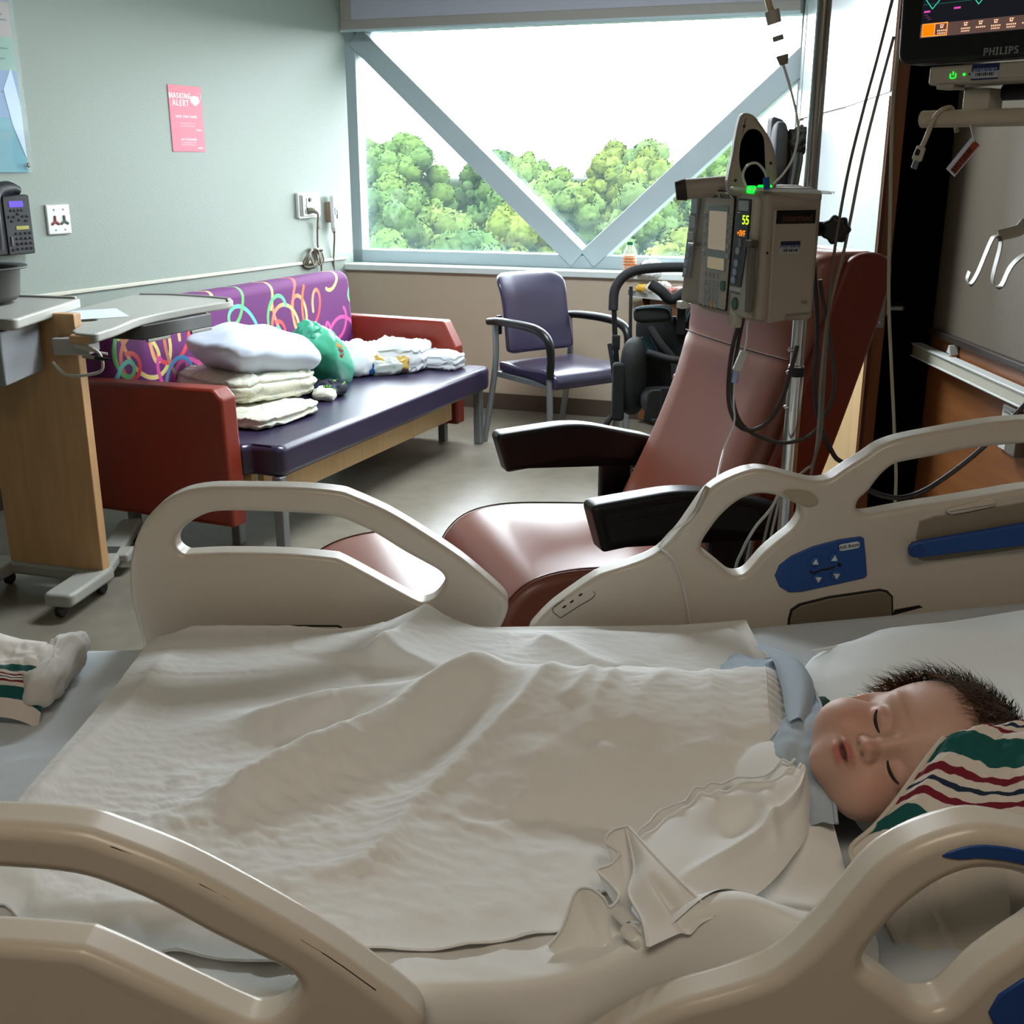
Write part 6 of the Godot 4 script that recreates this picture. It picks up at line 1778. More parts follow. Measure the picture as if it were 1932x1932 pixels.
func build_stroller():
	var fr := mat(Color(0.10, 0.105, 0.11), 0.4, 0.5)
	var pad := with_bump(mat(Color(0.035, 0.042, 0.046), 0.85), noise(0.9, 81, 2), 0.4, Vector3(30, 30, 30))
	var cover := mat(Color(0.075, 0.095, 0.09), 0.8)
	var teal := mat(Color(0.02, 0.19, 0.23), 0.7)
	var foam := mat(Color(0.022, 0.026, 0.027), 0.8)
	var s := thing("stroller", "black and teal adaptive stroller with a foam push handle by the desk", "stroller", q(0.735, 5.0, 0))
	# x right, z towards us
	obj("push_handle", tube([Vector3(-0.285, 0.83, 0.0), Vector3(-0.275, 0.925, -0.02), Vector3(-0.215, 0.99, -0.03), Vector3(-0.10, 1.012, -0.03), Vector3(0.10, 1.012, -0.03), Vector3(0.215, 0.99, -0.03), Vector3(0.275, 0.925, -0.02), Vector3(0.285, 0.83, 0.0)], 0.022, 14, 6), foam, s)
	for k in [-1.0, 1.0]:
		obj("frame_tube", tube([Vector3(0.282 * k, 0.86, 0.0), Vector3(0.275 * k, 0.72, 0.02), Vector3(0.262 * k, 0.58, 0.04), Vector3(0.235 * k, 0.44, 0.05), Vector3(0.25 * k, 0.30, -0.1), Vector3(0.26 * k, 0.16, -0.22)], 0.012, 10, 5), fr, s)
		obj("folding_joint", box(0.035, 0.07, 0.035, 0.008), foam, s, pose(Vector3(0.27 * k, 0.69, 0.02)))
		obj("joint_lever", tube([Vector3(0.30 * k, 0.685, 0.03), Vector3(0.285 * k, 0.60, 0.05), Vector3(0.28 * k, 0.555, 0.05)], 0.010, 8, 4), foam, s)
		obj("cable", tube([Vector3(0.283 * k, 0.56, 0.05), Vector3(0.26 * k, 0.47, 0.06), Vector3(0.22 * k, 0.38, 0.08)], 0.004, 6, 5), foam, s)
		obj("inner_tube", tube([Vector3(0.205 * k, 0.93, -0.03), Vector3(0.205 * k, 0.72, 0.0), Vector3(0.20 * k, 0.5, 0.0)], 0.008, 8, 4), foam, s)
		obj("side_wing", cushion(0.10, 0.34, 0.22, 0.7, 0.6), cover, s, pose(Vector3(0.19 * k, 0.545, 0.06), 0.35 * k, 0.1))
		obj("armrest_housing", slab(rect(0.055, 0.26, 0.02), 0.05, 0.012), foam, s, pose(Vector3(-0.265 * absf(k) * k, 0.49, 0.14)))
		obj("shoulder_pad", cushion(0.17, 0.075, 0.06, 0.5, 0.55), pad, s, pose(Vector3(0.115 * k, 0.822, 0.06), 0, 0, -0.06 * k))
		obj("pad_piping", tube([Vector3(0.195 * k, 0.845, 0.085), Vector3(0.12 * k, 0.853, 0.092), Vector3(0.055 * k, 0.845, 0.092), Vector3(0.035 * k, 0.81, 0.09), Vector3(0.032 * k, 0.79, 0.085)], 0.004, 8, 5), teal, s)
		obj("harness_strap", tube([Vector3(0.13 * k, 0.77, 0.08), Vector3(0.075 * k, 0.69, 0.10), Vector3(0.02 * k, 0.62, 0.10), Vector3(0.015 * k, 0.50, 0.12)], 0.016, 8, 5, false, 0.3), foam, s)
		obj("side_panel", slab(rounded([Vector3(0.05 * k, 0.60, 0.01), Vector3(0.15 * k, 0.64, 0.01), Vector3(0.165 * k, 0.72, 0.01), Vector3(0.12 * k, 0.715, 0.01)]), 0.02, 0.006), teal, s, pose(Vector3(0, 0, 0.045)))
		obj("brake_lever", tube([Vector3(0.295 * k, 0.375, 0.14), Vector3(0.31 * k, 0.355, 0.15), Vector3(0.318 * k, 0.335, 0.15)], 0.014, 8, 3), foam, s)
		obj("front_leg", tube([Vector3(0.268 * k, 0.37, 0.14), Vector3(0.272 * k, 0.25, 0.15), Vector3(0.255 * k, 0.14, 0.18)], 0.014, 10, 5), mats.steel, s)
		for z in [-0.28, 0.20]:
			var w := obj("wheel", lathe([Vector2(0.0001, -0.012), Vector2(0.05, -0.012), Vector2(0.085, -0.018), Vector2(0.10, -0.012), Vector2(0.104, 0.0), Vector2(0.10, 0.012), Vector2(0.085, 0.018), Vector2(0.05, 0.012), Vector2(0.0001, 0.012)], 28), foam, s, pose(Vector3(0.265 * k, 0.104, z), 0, 0, PI / 2))
			obj("wheel_hub", cyl(0.02, 0.03, 0.004), mats.steel, w, pose(Vector3(0, -0.015, 0)))
	obj("seat_back", slab(rounded([Vector3(-0.16, 0.42, 0.03), Vector3(0.16, 0.42, 0.03), Vector3(0.18, 0.80, 0.05), Vector3(-0.18, 0.80, 0.05)]), 0.05, 0.02), pad, s, pose(Vector3(0, 0, 0.01), 0, -0.06))
	obj("headrest_wing", tube([Vector3(-0.12, 0.945, 0.0), Vector3(-0.075, 0.915, 0.02), Vector3(-0.03, 0.88, 0.02), Vector3(0.04, 0.915, 0.02), Vector3(0.10, 0.92, 0.01)], 0.024, 12, 6), pad, s)
	obj("headrest_post", box(0.04, 0.20, 0.02, 0.004), foam, s, pose(Vector3(0.02, 0.82, 0.0)))
	obj("seat_cushion", cushion(0.33, 0.09, 0.32, 0.35, 0.5), pad, s, pose(Vector3(0, 0.45, 0.14)))
	obj("front_bar", tube([Vector3(-0.14, 0.66, 0.12), Vector3(0, 0.635, 0.17), Vector3(0.16, 0.68, 0.12)], 0.016, 10, 5), foam, s)
	obj("mesh_panel", slab(rect(0.11, 0.16, 0.01), 0.01, 0.004), mat(Color(0.09, 0.09, 0.13), 0.9), s, pose(Vector3(-0.045, 0.46, 0.30), 0, 0.05))
	obj("crotch_strap", tube([Vector3(0.0, 0.60, 0.13), Vector3(0.0, 0.50, 0.30), Vector3(-0.005, 0.40, 0.315)], 0.018, 8, 5, false, 0.3), foam, s)
	obj("seat_apron", slab(rounded([Vector3(-0.17, 0.39, 0.02), Vector3(0.17, 0.38, 0.02), Vector3(0.16, 0.53, 0.03), Vector3(-0.15, 0.53, 0.03)]), 0.02, 0.008), foam, s, pose(Vector3(0, 0, 0.29)))
	obj("teal_trim", box(0.05, 0.012, 0.006, 0.002), teal, s, pose(Vector3(-0.11, 0.397, 0.302)))
	obj("ring", tube([Vector3(-0.018, 0.575, 0.16), Vector3(-0.03, 0.56, 0.165), Vector3(-0.022, 0.542, 0.165), Vector3(0.0, 0.54, 0.165), Vector3(0.01, 0.56, 0.165)], 0.003, 8, 5), mats.chrome, s)
	obj("zip_pull", box(0.010, 0.085, 0.006, 0.002), mat(Color(0.66, 0.62, 0.54), 0.5), s, pose(Vector3(0.045, 0.585, 0.18), 0, 0, -0.03))
	for y in [0.634, 0.532]:
		obj("zip_end", cushion(0.016, 0.018, 0.012, 0.7, 0.7, 16, 10), mat(Color(0.02, 0.25, 0.36), 0.5), s, pose(Vector3(0.046, y, 0.18)))
	obj("foot_bar", box(0.46, 0.034, 0.03, 0.006), mats.steel, s, pose(Vector3(0.0, 0.262, 0.30)))
	words("lettering", "tippie", 0.022, mat(Color(0.3, 0.3, 0.3), 0.5), s, pose(Vector3(0.045, 0.258, 0.3156)), false, 0.0006)
	obj("footplate", box(0.44, 0.015, 0.18, 0.005), mat(Color(0.50, 0.52, 0.53), 0.4, 0.4), s, pose(Vector3(0.0, 0.285, 0.21)))
	for x in [-0.09, 0.0]:
		obj("buckle", tube([Vector3(x - 0.02, 0.295, 0.24), Vector3(x, 0.34, 0.25), Vector3(x + 0.01, 0.30, 0.26)], 0.005, 8, 4), mats.chrome, s)
	obj("basket", slab(rect(0.42, 0.14, 0.04), 0.30, 0.03), foam, s, pose(Vector3(0, 0.17, 0.05)))

# ---------- small things ----------
# a folded textile: a flat soft block whose sides show its layers
func folded(w: float, h: float, d: float, layers: int, seed_: int, rough := 0.006) -> MB:
	var nz := noise(1.0, seed_, 3)
	var mb := MB.new()
	mb.grid(90, 44, func(u: float, t: float) -> Vector3:
		var a := TAU * u
		var b := PI * (t - 0.5)
		var sp := func(x: float, k: float) -> float: return signf(x) * pow(absf(x), k)
		var cb: float = sp.call(cos(b), 0.42)
		var p := Vector3(sp.call(cos(a), 0.35) * cb * w / 2, sp.call(sin(b), 0.6) * h / 2, -sp.call(sin(a), 0.35) * cb * d / 2)
		var side := pow(cos(b), 2.0)
		var gr := 0.5 + 0.5 * cos((p.y / h + 0.5) * TAU * layers)
		var k := 1.0 - 0.05 * gr * side
		p.x *= k
		p.z *= k
		var n := nz.get_noise_3d(p.x * 14 + 5, p.y * 20, p.z * 14) * rough * 1.6 + nz.get_noise_3d(p.x * 45, p.y * 50, p.z * 45) * rough * 0.4
		p.y += n
		p.x += n * 0.6
		return p, true)
	return mb

func crumple(mb: MB, seed_: int, amp: float, freq: float) -> MB:
	var nz := noise(1.0, seed_, 3)
	nz.fractal_type = FastNoiseLite.FRACTAL_RIDGED
	for k in mb.v.size():
		var p := mb.v[k]
		mb.v[k] = p + mb.n[k] * nz.get_noise_3d(p.x * freq, p.y * freq, p.z * freq) * amp
	mb.smooth()
	return mb

func on_sofa(s: float, qq: float, y: float, turn := 0.0) -> Transform3D:
	return frame(q(-0.88, 4.116, 0), Vector3(0.39, 0, -0.921), Vector3.UP) * pose(Vector3(s, y, -qq), turn)

func stripe_tex() -> ImageTexture:
	var im := Image.create(8, 1024, false, Image.FORMAT_RGB8)
	im.fill(Color(0.84, 0.81, 0.77))
	var teal := Color(0.03, 0.33, 0.32)
	var mag := Color(0.45, 0.09, 0.17)
	var navy := Color(0.10, 0.17, 0.27)
	for b in [[0.012, 0.012, mag], [0.040, 0.010, navy], [0.066, 0.014, mag], [0.115, 0.066, teal], [0.205, 0.016, mag], [0.236, 0.010, navy], [0.262, 0.016, mag], [0.306, 0.066, teal]]:
		im.fill_rect(Rect2i(0, int(b[0] * 1024), 8, int(b[1] * 1024)), b[2])
	return ImageTexture.create_from_image(im)

func quilt_mat() -> StandardMaterial3D:
	var n := 512
	var im := Image.create(n, n, false, Image.FORMAT_RGB8)
	im.fill(Color(0.84, 0.83, 0.76))
	var rng := RandomNumberGenerator.new()
	rng.seed = 4
	for k in 26:
		var c := Vector2(rng.randf() * n, rng.randf() * n)
		var r := rng.randf_range(22, 44)
		var col: Color = [Color(0.62, 0.76, 0.72), Color(0.70, 0.76, 0.55), Color(0.66, 0.74, 0.78)][k % 3]
		for s in 90:
			var a := TAU * s / 90 * 0.8
			im.fill_rect(Rect2i(posmod(int(c.x + cos(a) * r), n - 6), posmod(int(c.y + sin(a) * r * (0.6 + 0.4 * sin(a * 2))), n - 6), 5, 5), col)
	var m := mat(Color.WHITE, 0.9)
	m.albedo_texture = ImageTexture.create_from_image(im)
	m.uv1_triplanar = true
	m.uv1_scale = Vector3(2.6, 2.6, 2.6)
	m.normal_enabled = true
	m.normal_texture = bump_tex(noise(0.03, 7, 2, FastNoiseLite.TYPE_CELLULAR), 3.0)
	m.normal_scale = 0.6
	return m

func build_small_things():
	var cotton := with_bump(mat(Color(0.84, 0.85, 0.86), 0.9), noise(0.6, 91, 3), 0.5, Vector3(16, 16, 16))
	var qm := quilt_mat()
	# --- on the sofa ---
	var q1 := thing("folded_quilt", "flat folded cream quilt lowest of the pile on the near end of the sofa", "quilt")
	obj("cloth", folded(0.44, 0.062, 0.36, 2, 1, 0.008), qm, q1, on_sofa(0.40, 0.37, 0.452, -0.05))
	var q2 := thing("folded_quilt", "thick folded cream and green quilt under the white pillow on the sofa", "quilt")
	obj("cloth", folded(0.50, 0.125, 0.50, 3, 2, 0.012), qm, q2, on_sofa(0.56, 0.56, 0.540, -0.22) * pose(Vector3.ZERO, 0, 0, -0.05))
	obj("loose_fold", folded(0.12, 0.05, 0.10, 1, 5, 0.008), qm, q2, on_sofa(0.84, 0.33, 0.448, 0.3))
	var pl := thing("pillow", "plump white pillow on top of the quilts on the sofa", "pillow")
	var pm := cushion(0.54, 0.22, 0.38, 0.42, 0.85, 64, 32)
	for k in pm.v.size():
		var p := pm.v[k]
		var edge := maxf(absf(p.x) / 0.25, absf(p.z) / 0.18)
		pm.v[k].y = p.y * (1.0 - 0.45 * pow(minf(edge, 1.0), 4.0)) + 0.006 * sin(p.x * 30 + p.z * 22)
	pm.smooth()
	obj("case", crumple(pm, 17, 0.006, 9.0), mat(Color(0.82, 0.86, 0.92), 0.85), pl, on_sofa(0.57, 0.50, 0.675, -0.25) * pose(Vector3.ZERO, 0, 0, -0.20))
	# navy printed blanket behind
	var nb := thing("child_blanket", "dark blue printed child blanket bunched between the quilts and the green bag", "blanket")
	var nm := lines_tex(512, 512, Color(0.022, 0.045, 0.12), func(im: Image):
		var rng := RandomNumberGenerator.new()
		rng.seed = 9
		for k in 60:
			var c: Color = [Color(0.75, 0.25, 0.08), Color(0.45, 0.72, 0.15), Color(0.70, 0.75, 0.80), Color(0.05, 0.22, 0.42), Color(0.05, 0.30, 0.50)][k % 5]
			var x := rng.randi() % 460
			var y := rng.randi() % 470
			for e in 4:
				im.fill_rect(Rect2i(x + rng.randi() % 28, y + rng.randi() % 18, 10 + rng.randi() % 16, 5 + rng.randi() % 9), c))
	var nmat := mat(Color.WHITE, 0.9)
	nmat.albedo_texture = nm
	nmat.uv1_triplanar = true
	nmat.uv1_scale = Vector3(2.4, 2.4, 2.4)
	obj("cloth", crumple(cushion(0.30, 0.20, 0.22, 0.6, 0.75, 60, 30), 21, 0.03, 7.0), nmat, nb, on_sofa(0.86, 0.55, 0.53, 0.25) * pose(Vector3.ZERO, 0, 0, -0.35))
	obj("cloth_end", crumple(cushion(0.16, 0.06, 0.15, 0.6, 0.75, 40, 20), 22, 0.02, 10.0), nmat, nb, on_sofa(0.93, 0.37, 0.45, 0.2))
	# green carrier bag with a sunburst print
	var bg := thing("plastic_bag", "translucent green plastic bag with a rainbow sunburst slumped on the sofa", "bag")
	var gm := mat(Color(0.27, 0.66, 0.52), 0.3)
	gm.backlight_enabled = true
	gm.backlight = Color(0.1, 0.35, 0.25)
	var bt := on_sofa(1.13, 0.52, 0.55, 0.25) * pose(Vector3.ZERO, 0, 0, -0.58)
	var bagm := crumple(cushion(0.50, 0.22, 0.24, 0.7, 0.8, 72, 36), 33, 0.010, 5.0)
	obj("sack", bagm, gm, bg, bt)
	var rays := [Color(0.75, 0.45, 0.05), Color(0.40, 0.05, 0.10), Color(0.55, 0.12, 0.05), Color(0.05, 0.25, 0.40), Color(0.30, 0.08, 0.20), Color(0.70, 0.35, 0.05), Color(0.45, 0.08, 0.08), Color(0.06, 0.28, 0.32)]
	for k in 9:
		var a := lerpf(-1.25, 1.35, k / 8.0)
		var pm2 := MB.new()
		pm2.grid(3, 10, func(u: float, w: float) -> Vector3:
			var r := lerpf(0.045, 0.125, w)
			var aa := a + (u - 0.5) * 0.22
			var x := -0.01 + sin(aa) * r * 1.35
			var y := 0.045 - cos(aa) * r * 0.85
			var yy := clampf(y / 0.10, -0.98, 0.98)
			var xx := clampf(x / 0.23, -0.98, 0.98)
			return Vector3(x, y, 0.118 * pow(1.0 - pow(absf(yy), 2.4), 0.42) * pow(1.0 - pow(absf(xx), 3.0), 0.38) + 0.0045))
		obj("print_ray", pm2, mat(rays[k % 8], 0.35), bg, bt)
	obj("handle", tube([Vector3(-0.19, 0.06, 0.03), Vector3(-0.10, 0.105, 0.05), Vector3(0.0, 0.11, 0.06), Vector3(0.09, 0.095, 0.06), Vector3(0.15, 0.06, 0.07)], 0.008, 8, 5), gm, bg, bt)
	obj("knotted_top", crumple(cushion(0.10, 0.09, 0.10, 0.8, 0.8, 40, 20), 35, 0.02, 14.0), gm, bg, bt * pose(Vector3(-0.22, 0.035, 0.0)))
	# bottle lying by it
	var wb := thing("water_bottle", "small clear capped bottle behind the green bag on the sofa", "bottle")
	var clear := mat(Color(0.85, 0.95, 0.97, 0.25), 0.05)
	clear.transparency = BaseMaterial3D.TRANSPARENCY_ALPHA
	obj("body", lathe([Vector2(0.0001, 0), Vector2(0.03, 0.0), Vector2(0.033, 0.01), Vector2(0.033, 0.085), Vector2(0.028, 0.105), Vector2(0.012, 0.118), Vector2(0.012, 0.124)], 24), clear, wb, on_sofa(1.40, 0.60, 0.42))
	obj("cap", cyl(0.0145, 0.016, 0.002), mat(Color(0.75, 0.82, 0.84), 0.4), wb, on_sofa(1.40, 0.60, 0.544))
	# white bedding
	var heap := thing("folded_blanket", "crumpled white blanket behind the snack pack on the sofa, leftmost of the white heaps", "blanket", Vector3.ZERO, "white blankets at the far end of the sofa")
	obj("cloth", crumple(cushion(0.34, 0.15, 0.30, 0.6, 0.7, 60, 30), 44, 0.03, 6.0), cotton, heap, on_sofa(1.50, 0.60, 0.485, 0.2))
	heap = thing("folded_blanket", "white blanket folded in layers in the middle of the white heaps on the sofa", "blanket", Vector3.ZERO, "white blankets at the far end of the sofa")
	obj("cloth", folded(0.28, 0.15, 0.34, 3, 45, 0.014), cotton, heap, on_sofa(1.70, 0.42, 0.49, 0.15))
	heap = thing("folded_blanket", "lowest white folded blanket, next to the far red arm of the sofa", "blanket", Vector3.ZERO, "white blankets at the far end of the sofa")
	obj("cloth", folded(0.16, 0.09, 0.30, 3, 46, 0.010), cotton, heap, on_sofa(1.80, 0.24, 0.465, 0.0))
	var pk := thing("snack_pack", "shiny blue, white and yellow plastic pack lying on the sofa seat", "package")
	var pt := on_sofa(1.52, 0.40, 0.462, -1.0)
	obj("pack_middle", crumple(cushion(0.19, 0.085, 0.12, 0.55, 0.75, 44, 22), 51, 0.012, 14.0), mat(Color(0.72, 0.74, 0.72), 0.25), pk, pt)
	obj("pack_end", crumple(cushion(0.085, 0.078, 0.115, 0.6, 0.75, 36, 18), 52, 0.012, 16.0), mat(Color(0.05, 0.28, 0.52), 0.25), pk, pt * pose(Vector3(-0.085, -0.003, 0.006)))
	obj("pack_band", crumple(cushion(0.06, 0.084, 0.10, 0.6, 0.75, 36, 18), 53, 0.012, 16.0), mat(Color(0.70, 0.56, 0.16), 0.25), pk, pt * pose(Vector3(-0.022, 0.010, 0.0)))
	obj("pack_end", crumple(cushion(0.07, 0.07, 0.10, 0.6, 0.75, 36, 18), 54, 0.012, 16.0), mat(Color(0.76, 0.62, 0.30), 0.25), pk, pt * pose(Vector3(0.09, 0.012, -0.01)))

	# --- left foreground ---
	var ba := thing("wash_basin", "grey moulded plastic wash basin on the bedside stand", "basin")
	var bm := mat(Color(0.24, 0.235, 0.22), 0.5)
	obj("bowl", lathe([Vector2(0.0001, 0.004), Vector2(0.12, 0.004), Vector2(0.15, 0.012), Vector2(0.163, 0.03), Vector2(0.172, 0.112), Vector2(0.195, 0.116), Vector2(0.198, 0.120), Vector2(0.195, 0.123), Vector2(0.170, 0.121), Vector2(0.165, 0.112), Vector2(0.156, 0.03), Vector2(0.14, 0.012), Vector2(0.0001, 0.010)], 48), bm, ba, pose(q(-1.812, 3.75, 1.005)))
	var pa := thing("paper_sheet", "white printed paper lying on the overbed table", "paper")
	obj("sheet", box(0.21, 0.0012, 0.26, 0.0004), mat(Color(0.80, 0.83, 0.88), 0.7), pa, pose(q(-1.48, 3.95, 0.9460), 0.5))
	var pe := thing("marker_pen", "dark capped marker held in the wire holder under the overbed table", "pen")
	obj("barrel", tube([q(-1.35, 3.49, 0.873), q(-1.308, 3.48, 0.870)], 0.0055, 10, 1), mat(Color(0.62, 0.60, 0.52), 0.4), pe)
	obj("cap", tube([q(-1.308, 3.48, 0.870), q(-1.276, 3.475, 0.867), q(-1.25, 3.47, 0.865)], func(u: float) -> float: return 0.008 - 0.005 * u, 10, 3), mats.black, pe)

	# --- window sill and desk ---
	var ju := thing("juice_bottle", "half full orange juice bottle with a green cap on the window sill", "bottle")
	var jt := pose(q(0.672, 6.49, 0.857))
	obj("body", lathe([Vector2(0.0001, 0), Vector2(0.036, 0.0), Vector2(0.039, 0.006), Vector2(0.039, 0.09), Vector2(0.0385, 0.108), Vector2(0.034, 0.125), Vector2(0.022, 0.145), Vector2(0.017, 0.150), Vector2(0.017, 0.156)], 28), clear, ju, jt)
	obj("juice", lathe([Vector2(0.0001, 0.002), Vector2(0.035, 0.002), Vector2(0.0375, 0.008), Vector2(0.0375, 0.098), Vector2(0.0001, 0.098)], 28), mat(Color(0.92, 0.58, 0.14), 0.35), ju, jt)
	for k in 3:
		obj("label_print", lathe([Vector2(0.0395, 0.045 + 0.016 * k), Vector2(0.0395, 0.052 + 0.016 * k)], 28), mat(Color(0.85, 0.44, 0.12), 0.5), ju, jt)
	obj("cap", cyl(0.0195, 0.018, 0.002), mat(Color(0.03, 0.42, 0.22), 0.4), ju, jt * pose(Vector3(0, 0.156, 0)))
	var ts := thing("tissue_heap", "crumpled white tissue beside the juice bottle on the sill", "tissue")
	obj("tissue", crumple(cushion(0.11, 0.07, 0.09, 0.8, 0.8, 40, 20), 61, 0.025, 18.0), mat(Color(0.84, 0.86, 0.88), 0.9), ts, pose(q(0.79, 6.46, 0.885)))
	obj("red_wrapper", crumple(cushion(0.05, 0.05, 0.05, 0.7, 0.7, 30, 16), 62, 0.015, 24.0), mat(Color(0.50, 0.08, 0.08), 0.5), ts, pose(q(0.735, 6.46, 0.878)))
	var wr := thing("food_wrappers", "pale and reddish food wrappers on the corner desk", "wrapper")
	obj("wrapper", crumple(cushion(0.12, 0.045, 0.09, 0.6, 0.7, 40, 20), 63, 0.02, 18.0), mat(Color(0.74, 0.70, 0.66), 0.6), wr, pose(q(0.82, 6.34, 0.787)))
	obj("wrapper", crumple(cushion(0.12, 0.03, 0.07, 0.6, 0.7, 40, 20), 64, 0.014, 20.0), mat(Color(0.58, 0.34, 0.28), 0.5), wr, pose(q(0.915, 6.22, 0.782)))
	obj("wrapper", crumple(cushion(0.06, 0.03, 0.05, 0.6, 0.7, 30, 16), 65, 0.012, 22.0), mat(Color(0.80, 0.62, 0.16), 0.5), wr, pose(q(0.735, 6.39, 0.782)))
	var gc := thing("blue_lid", "blue and white pot on the edge of the corner desk", "pot")
	obj("pot", cyl(0.026, 0.03, 0.004), mats.white, gc, pose(q(1.0, 6.1, 0.765)))
	obj("lid", cyl(0.0275, 0.012, 0.003), mat(Color(0.08, 0.22, 0.55), 0.4), gc, pose(q(1.0, 6.1, 0.793)))
	var pad := thing("paper_pad", "pale blue paper on the corner desk", "paper")
	obj("sheet", box(0.20, 0.003, 0.14, 0.001), mat(Color(0.55, 0.68, 0.82), 0.6), pad, pose(q(0.985, 6.20, 0.767), 0.9))

	# tall black child seat standing on the desk against the wall panels
	var cs := thing("car_seat", "tall black child car seat standing in the corner by the window", "car seat")
	var shell := with_bump(mat(Color(0.025, 0.027, 0.032), 0.7), noise(0.5, 71, 2), 0.3, Vector3(20, 20, 20))
	var ct := pose(q(1.365, 5.98, 0.765), 0.0)
	obj("back_shell", slab(rounded([Vector3(-0.07, 0.0, 0.03), Vector3(0.085, 0.0, 0.03), Vector3(0.085, 0.62, 0.05), Vector3(0.06, 0.80, 0.05), Vector3(0.0, 0.90, 0.03), Vector3(-0.06, 0.92, 0.02)]), 0.14, 0.03), shell, cs, ct)
	obj("head_wing", cushion(0.07, 0.26, 0.16, 0.6, 0.6), shell, cs, ct * pose(Vector3(-0.025, 0.76, 0.09)))
	obj("label", box(0.045, 0.19, 0.003, 0.001), mat(Color(0.52, 0.52, 0.54), 0.5), cs, ct * pose(Vector3(0.045, 0.42, 0.073)))
	for k in 4:
		obj("strap", tube([Vector3(0.03 + 0.016 * k, 0.84 - 0.03 * k, 0.06), Vector3(0.045 + 0.016 * k, 0.72, 0.095), Vector3(0.04 + 0.014 * k, 0.58, 0.085), Vector3(0.05 + 0.012 * k, 0.52, 0.075)], 0.010, 8, 5, false, 0.4), mat([Color(0.05, 0.05, 0.06), Color(0.30, 0.33, 0.35), Color(0.03, 0.03, 0.04), Color(0.12, 0.16, 0.14)][k], 0.6), cs, ct)
	obj("buckle_tuft", crumple(cushion(0.12, 0.10, 0.07, 0.8, 0.8, 40, 20), 66, 0.03, 22.0), mat(Color(0.05, 0.065, 0.055), 0.7), cs, ct * pose(Vector3(0.085, 0.80, 0.07)))

	# --- on the bed ---
	var stripes := mat(Color.WHITE, 0.95)
	stripes.albedo_texture = stripe_tex()
	stripes.texture_repeat = false
	stripes.rim_enabled = true
	stripes.rim = 0.2
	var c1 := thing("striped_cloth", "white flannel cloth with teal and maroon stripes propped beside the child's head", "cloth")
	var nz := noise(1.0, 55, 3)
	var left := [Vector3(0.431, 0.905, 0.992), Vector3(0.414, 0.888, 0.984), Vector3(0.385, 0.857, 0.967), Vector3(0.358, 0.826, 0.957), Vector3(0.337, 0.800, 0.957), Vector3(0.345, 0.782, 0.940), Vector3(0.362, 0.752, 0.900), Vector3(0.370, 0.730, 0.872)]
	var right := [Vector3(0.60, 0.945, 1.00), Vector3(0.60, 0.955, 0.965), Vector3(0.60, 0.93, 0.92), Vector3(0.59, 0.90, 0.885), Vector3(0.58, 0.86, 0.86), Vector3(0.57, 0.82, 0.85), Vector3(0.56, 0.77, 0.845), Vector3(0.55, 0.71, 0.845)]
	var cm := MB.new()
	cm.grid(90, 90, func(u: float, w: float) -> Vector3:
		var a := catmull_at(left, w)
		var b := catmull_at(right, w)
		var p := a.lerp(b, u)
		p.y += 0.035 * sin(PI * minf(u * 1.2, 1.0)) * sin(PI * minf(w * 1.15, 1.0)) * 0.6
		p.y += 0.010 * sin(u * 10.5 + w * 2.2) * smoothstep(0.0, 0.12, u) * smoothstep(0, 0.1, w) + 0.005 * nz.get_noise_2d(u * 7, w * 9)
		p.z -= 0.012 * exp(-pow((u - 0.16 - 0.1 * w) / 0.05, 2)) * smoothstep(0.3, 0.5, w)
		return q(p.x, p.z, p.y))
	for k in cm.uv.size():
		var u := cm.uv[k].x
		var w := 1.0 - cm.uv[k].y
		cm.uv[k] = Vector2(0.5, clampf(0.075 + w * 0.60 - u * 0.16, 0.0, 1.0))
	obj("cloth", cm, stripes, c1)
	var hem := []
	for k in 28:
		var a := catmull_at(left, k / 27.0)
		hem.append(q(a.x, a.z, a.y))
	obj("hem", tube(hem, 0.0026, 8, 2), mat(Color(0.80, 0.77, 0.72), 0.95), c1)
	var flap := MB.new()   # the corner that points down, and the part behind the rail
	flap.grid(30, 40, func(u: float, w: float) -> Vector3:
		var a := catmull_at([Vector3(0.375, 0.81, 0.955), Vector3(0.368, 0.775, 0.93), Vector3(0.372, 0.748, 0.895), Vector3(0.378, 0.718, 0.862)], w)
		var b := catmull_at([Vector3(0.46, 0.86, 0.925), Vector3(0.455, 0.80, 0.87), Vector3(0.445, 0.745, 0.845), Vector3(0.41, 0.705, 0.842)], w)
		var p := a.lerp(b, u)
		p.z -= 0.008 * sin(u * 8)
		return q(p.x, p.z, p.y))
	obj("hanging_corner", flap, mat(Color(0.80, 0.77, 0.72), 0.95), c1)

	var c2 := thing("striped_cloth", "white flannel cloth with teal and maroon stripes bunched at the foot of the mattress", "cloth")
	var lb := [Vector3(-0.83, 0.745, 1.60), Vector3(-0.83, 0.79, 1.53), Vector3(-0.82, 0.79, 1.47), Vector3(-0.81, 0.775, 1.42), Vector3(-0.80, 0.728, 1.375)]
	var rb := [Vector3(-0.672, 0.735, 1.60), Vector3(-0.664, 0.765, 1.53), Vector3(-0.662, 0.768, 1.47), Vector3(-0.660, 0.755, 1.43), Vector3(-0.658, 0.722, 1.385)]
	var c2m := MB.new()
	c2m.grid(70, 60, func(u: float, w: float) -> Vector3:
		var p := catmull_at(lb, w).lerp(catmull_at(rb, w), u)
		var env := sin(PI * w)
		p.y += env * (0.012 * sin(u * 6 + 1.0 + w) + 0.006 * nz.get_noise_2d(u * 3 + 3, w * 3)) + 0.004 * env
		p.y -= 0.022 * pow(u, 6.0)
		return q(p.x, p.z, p.y))
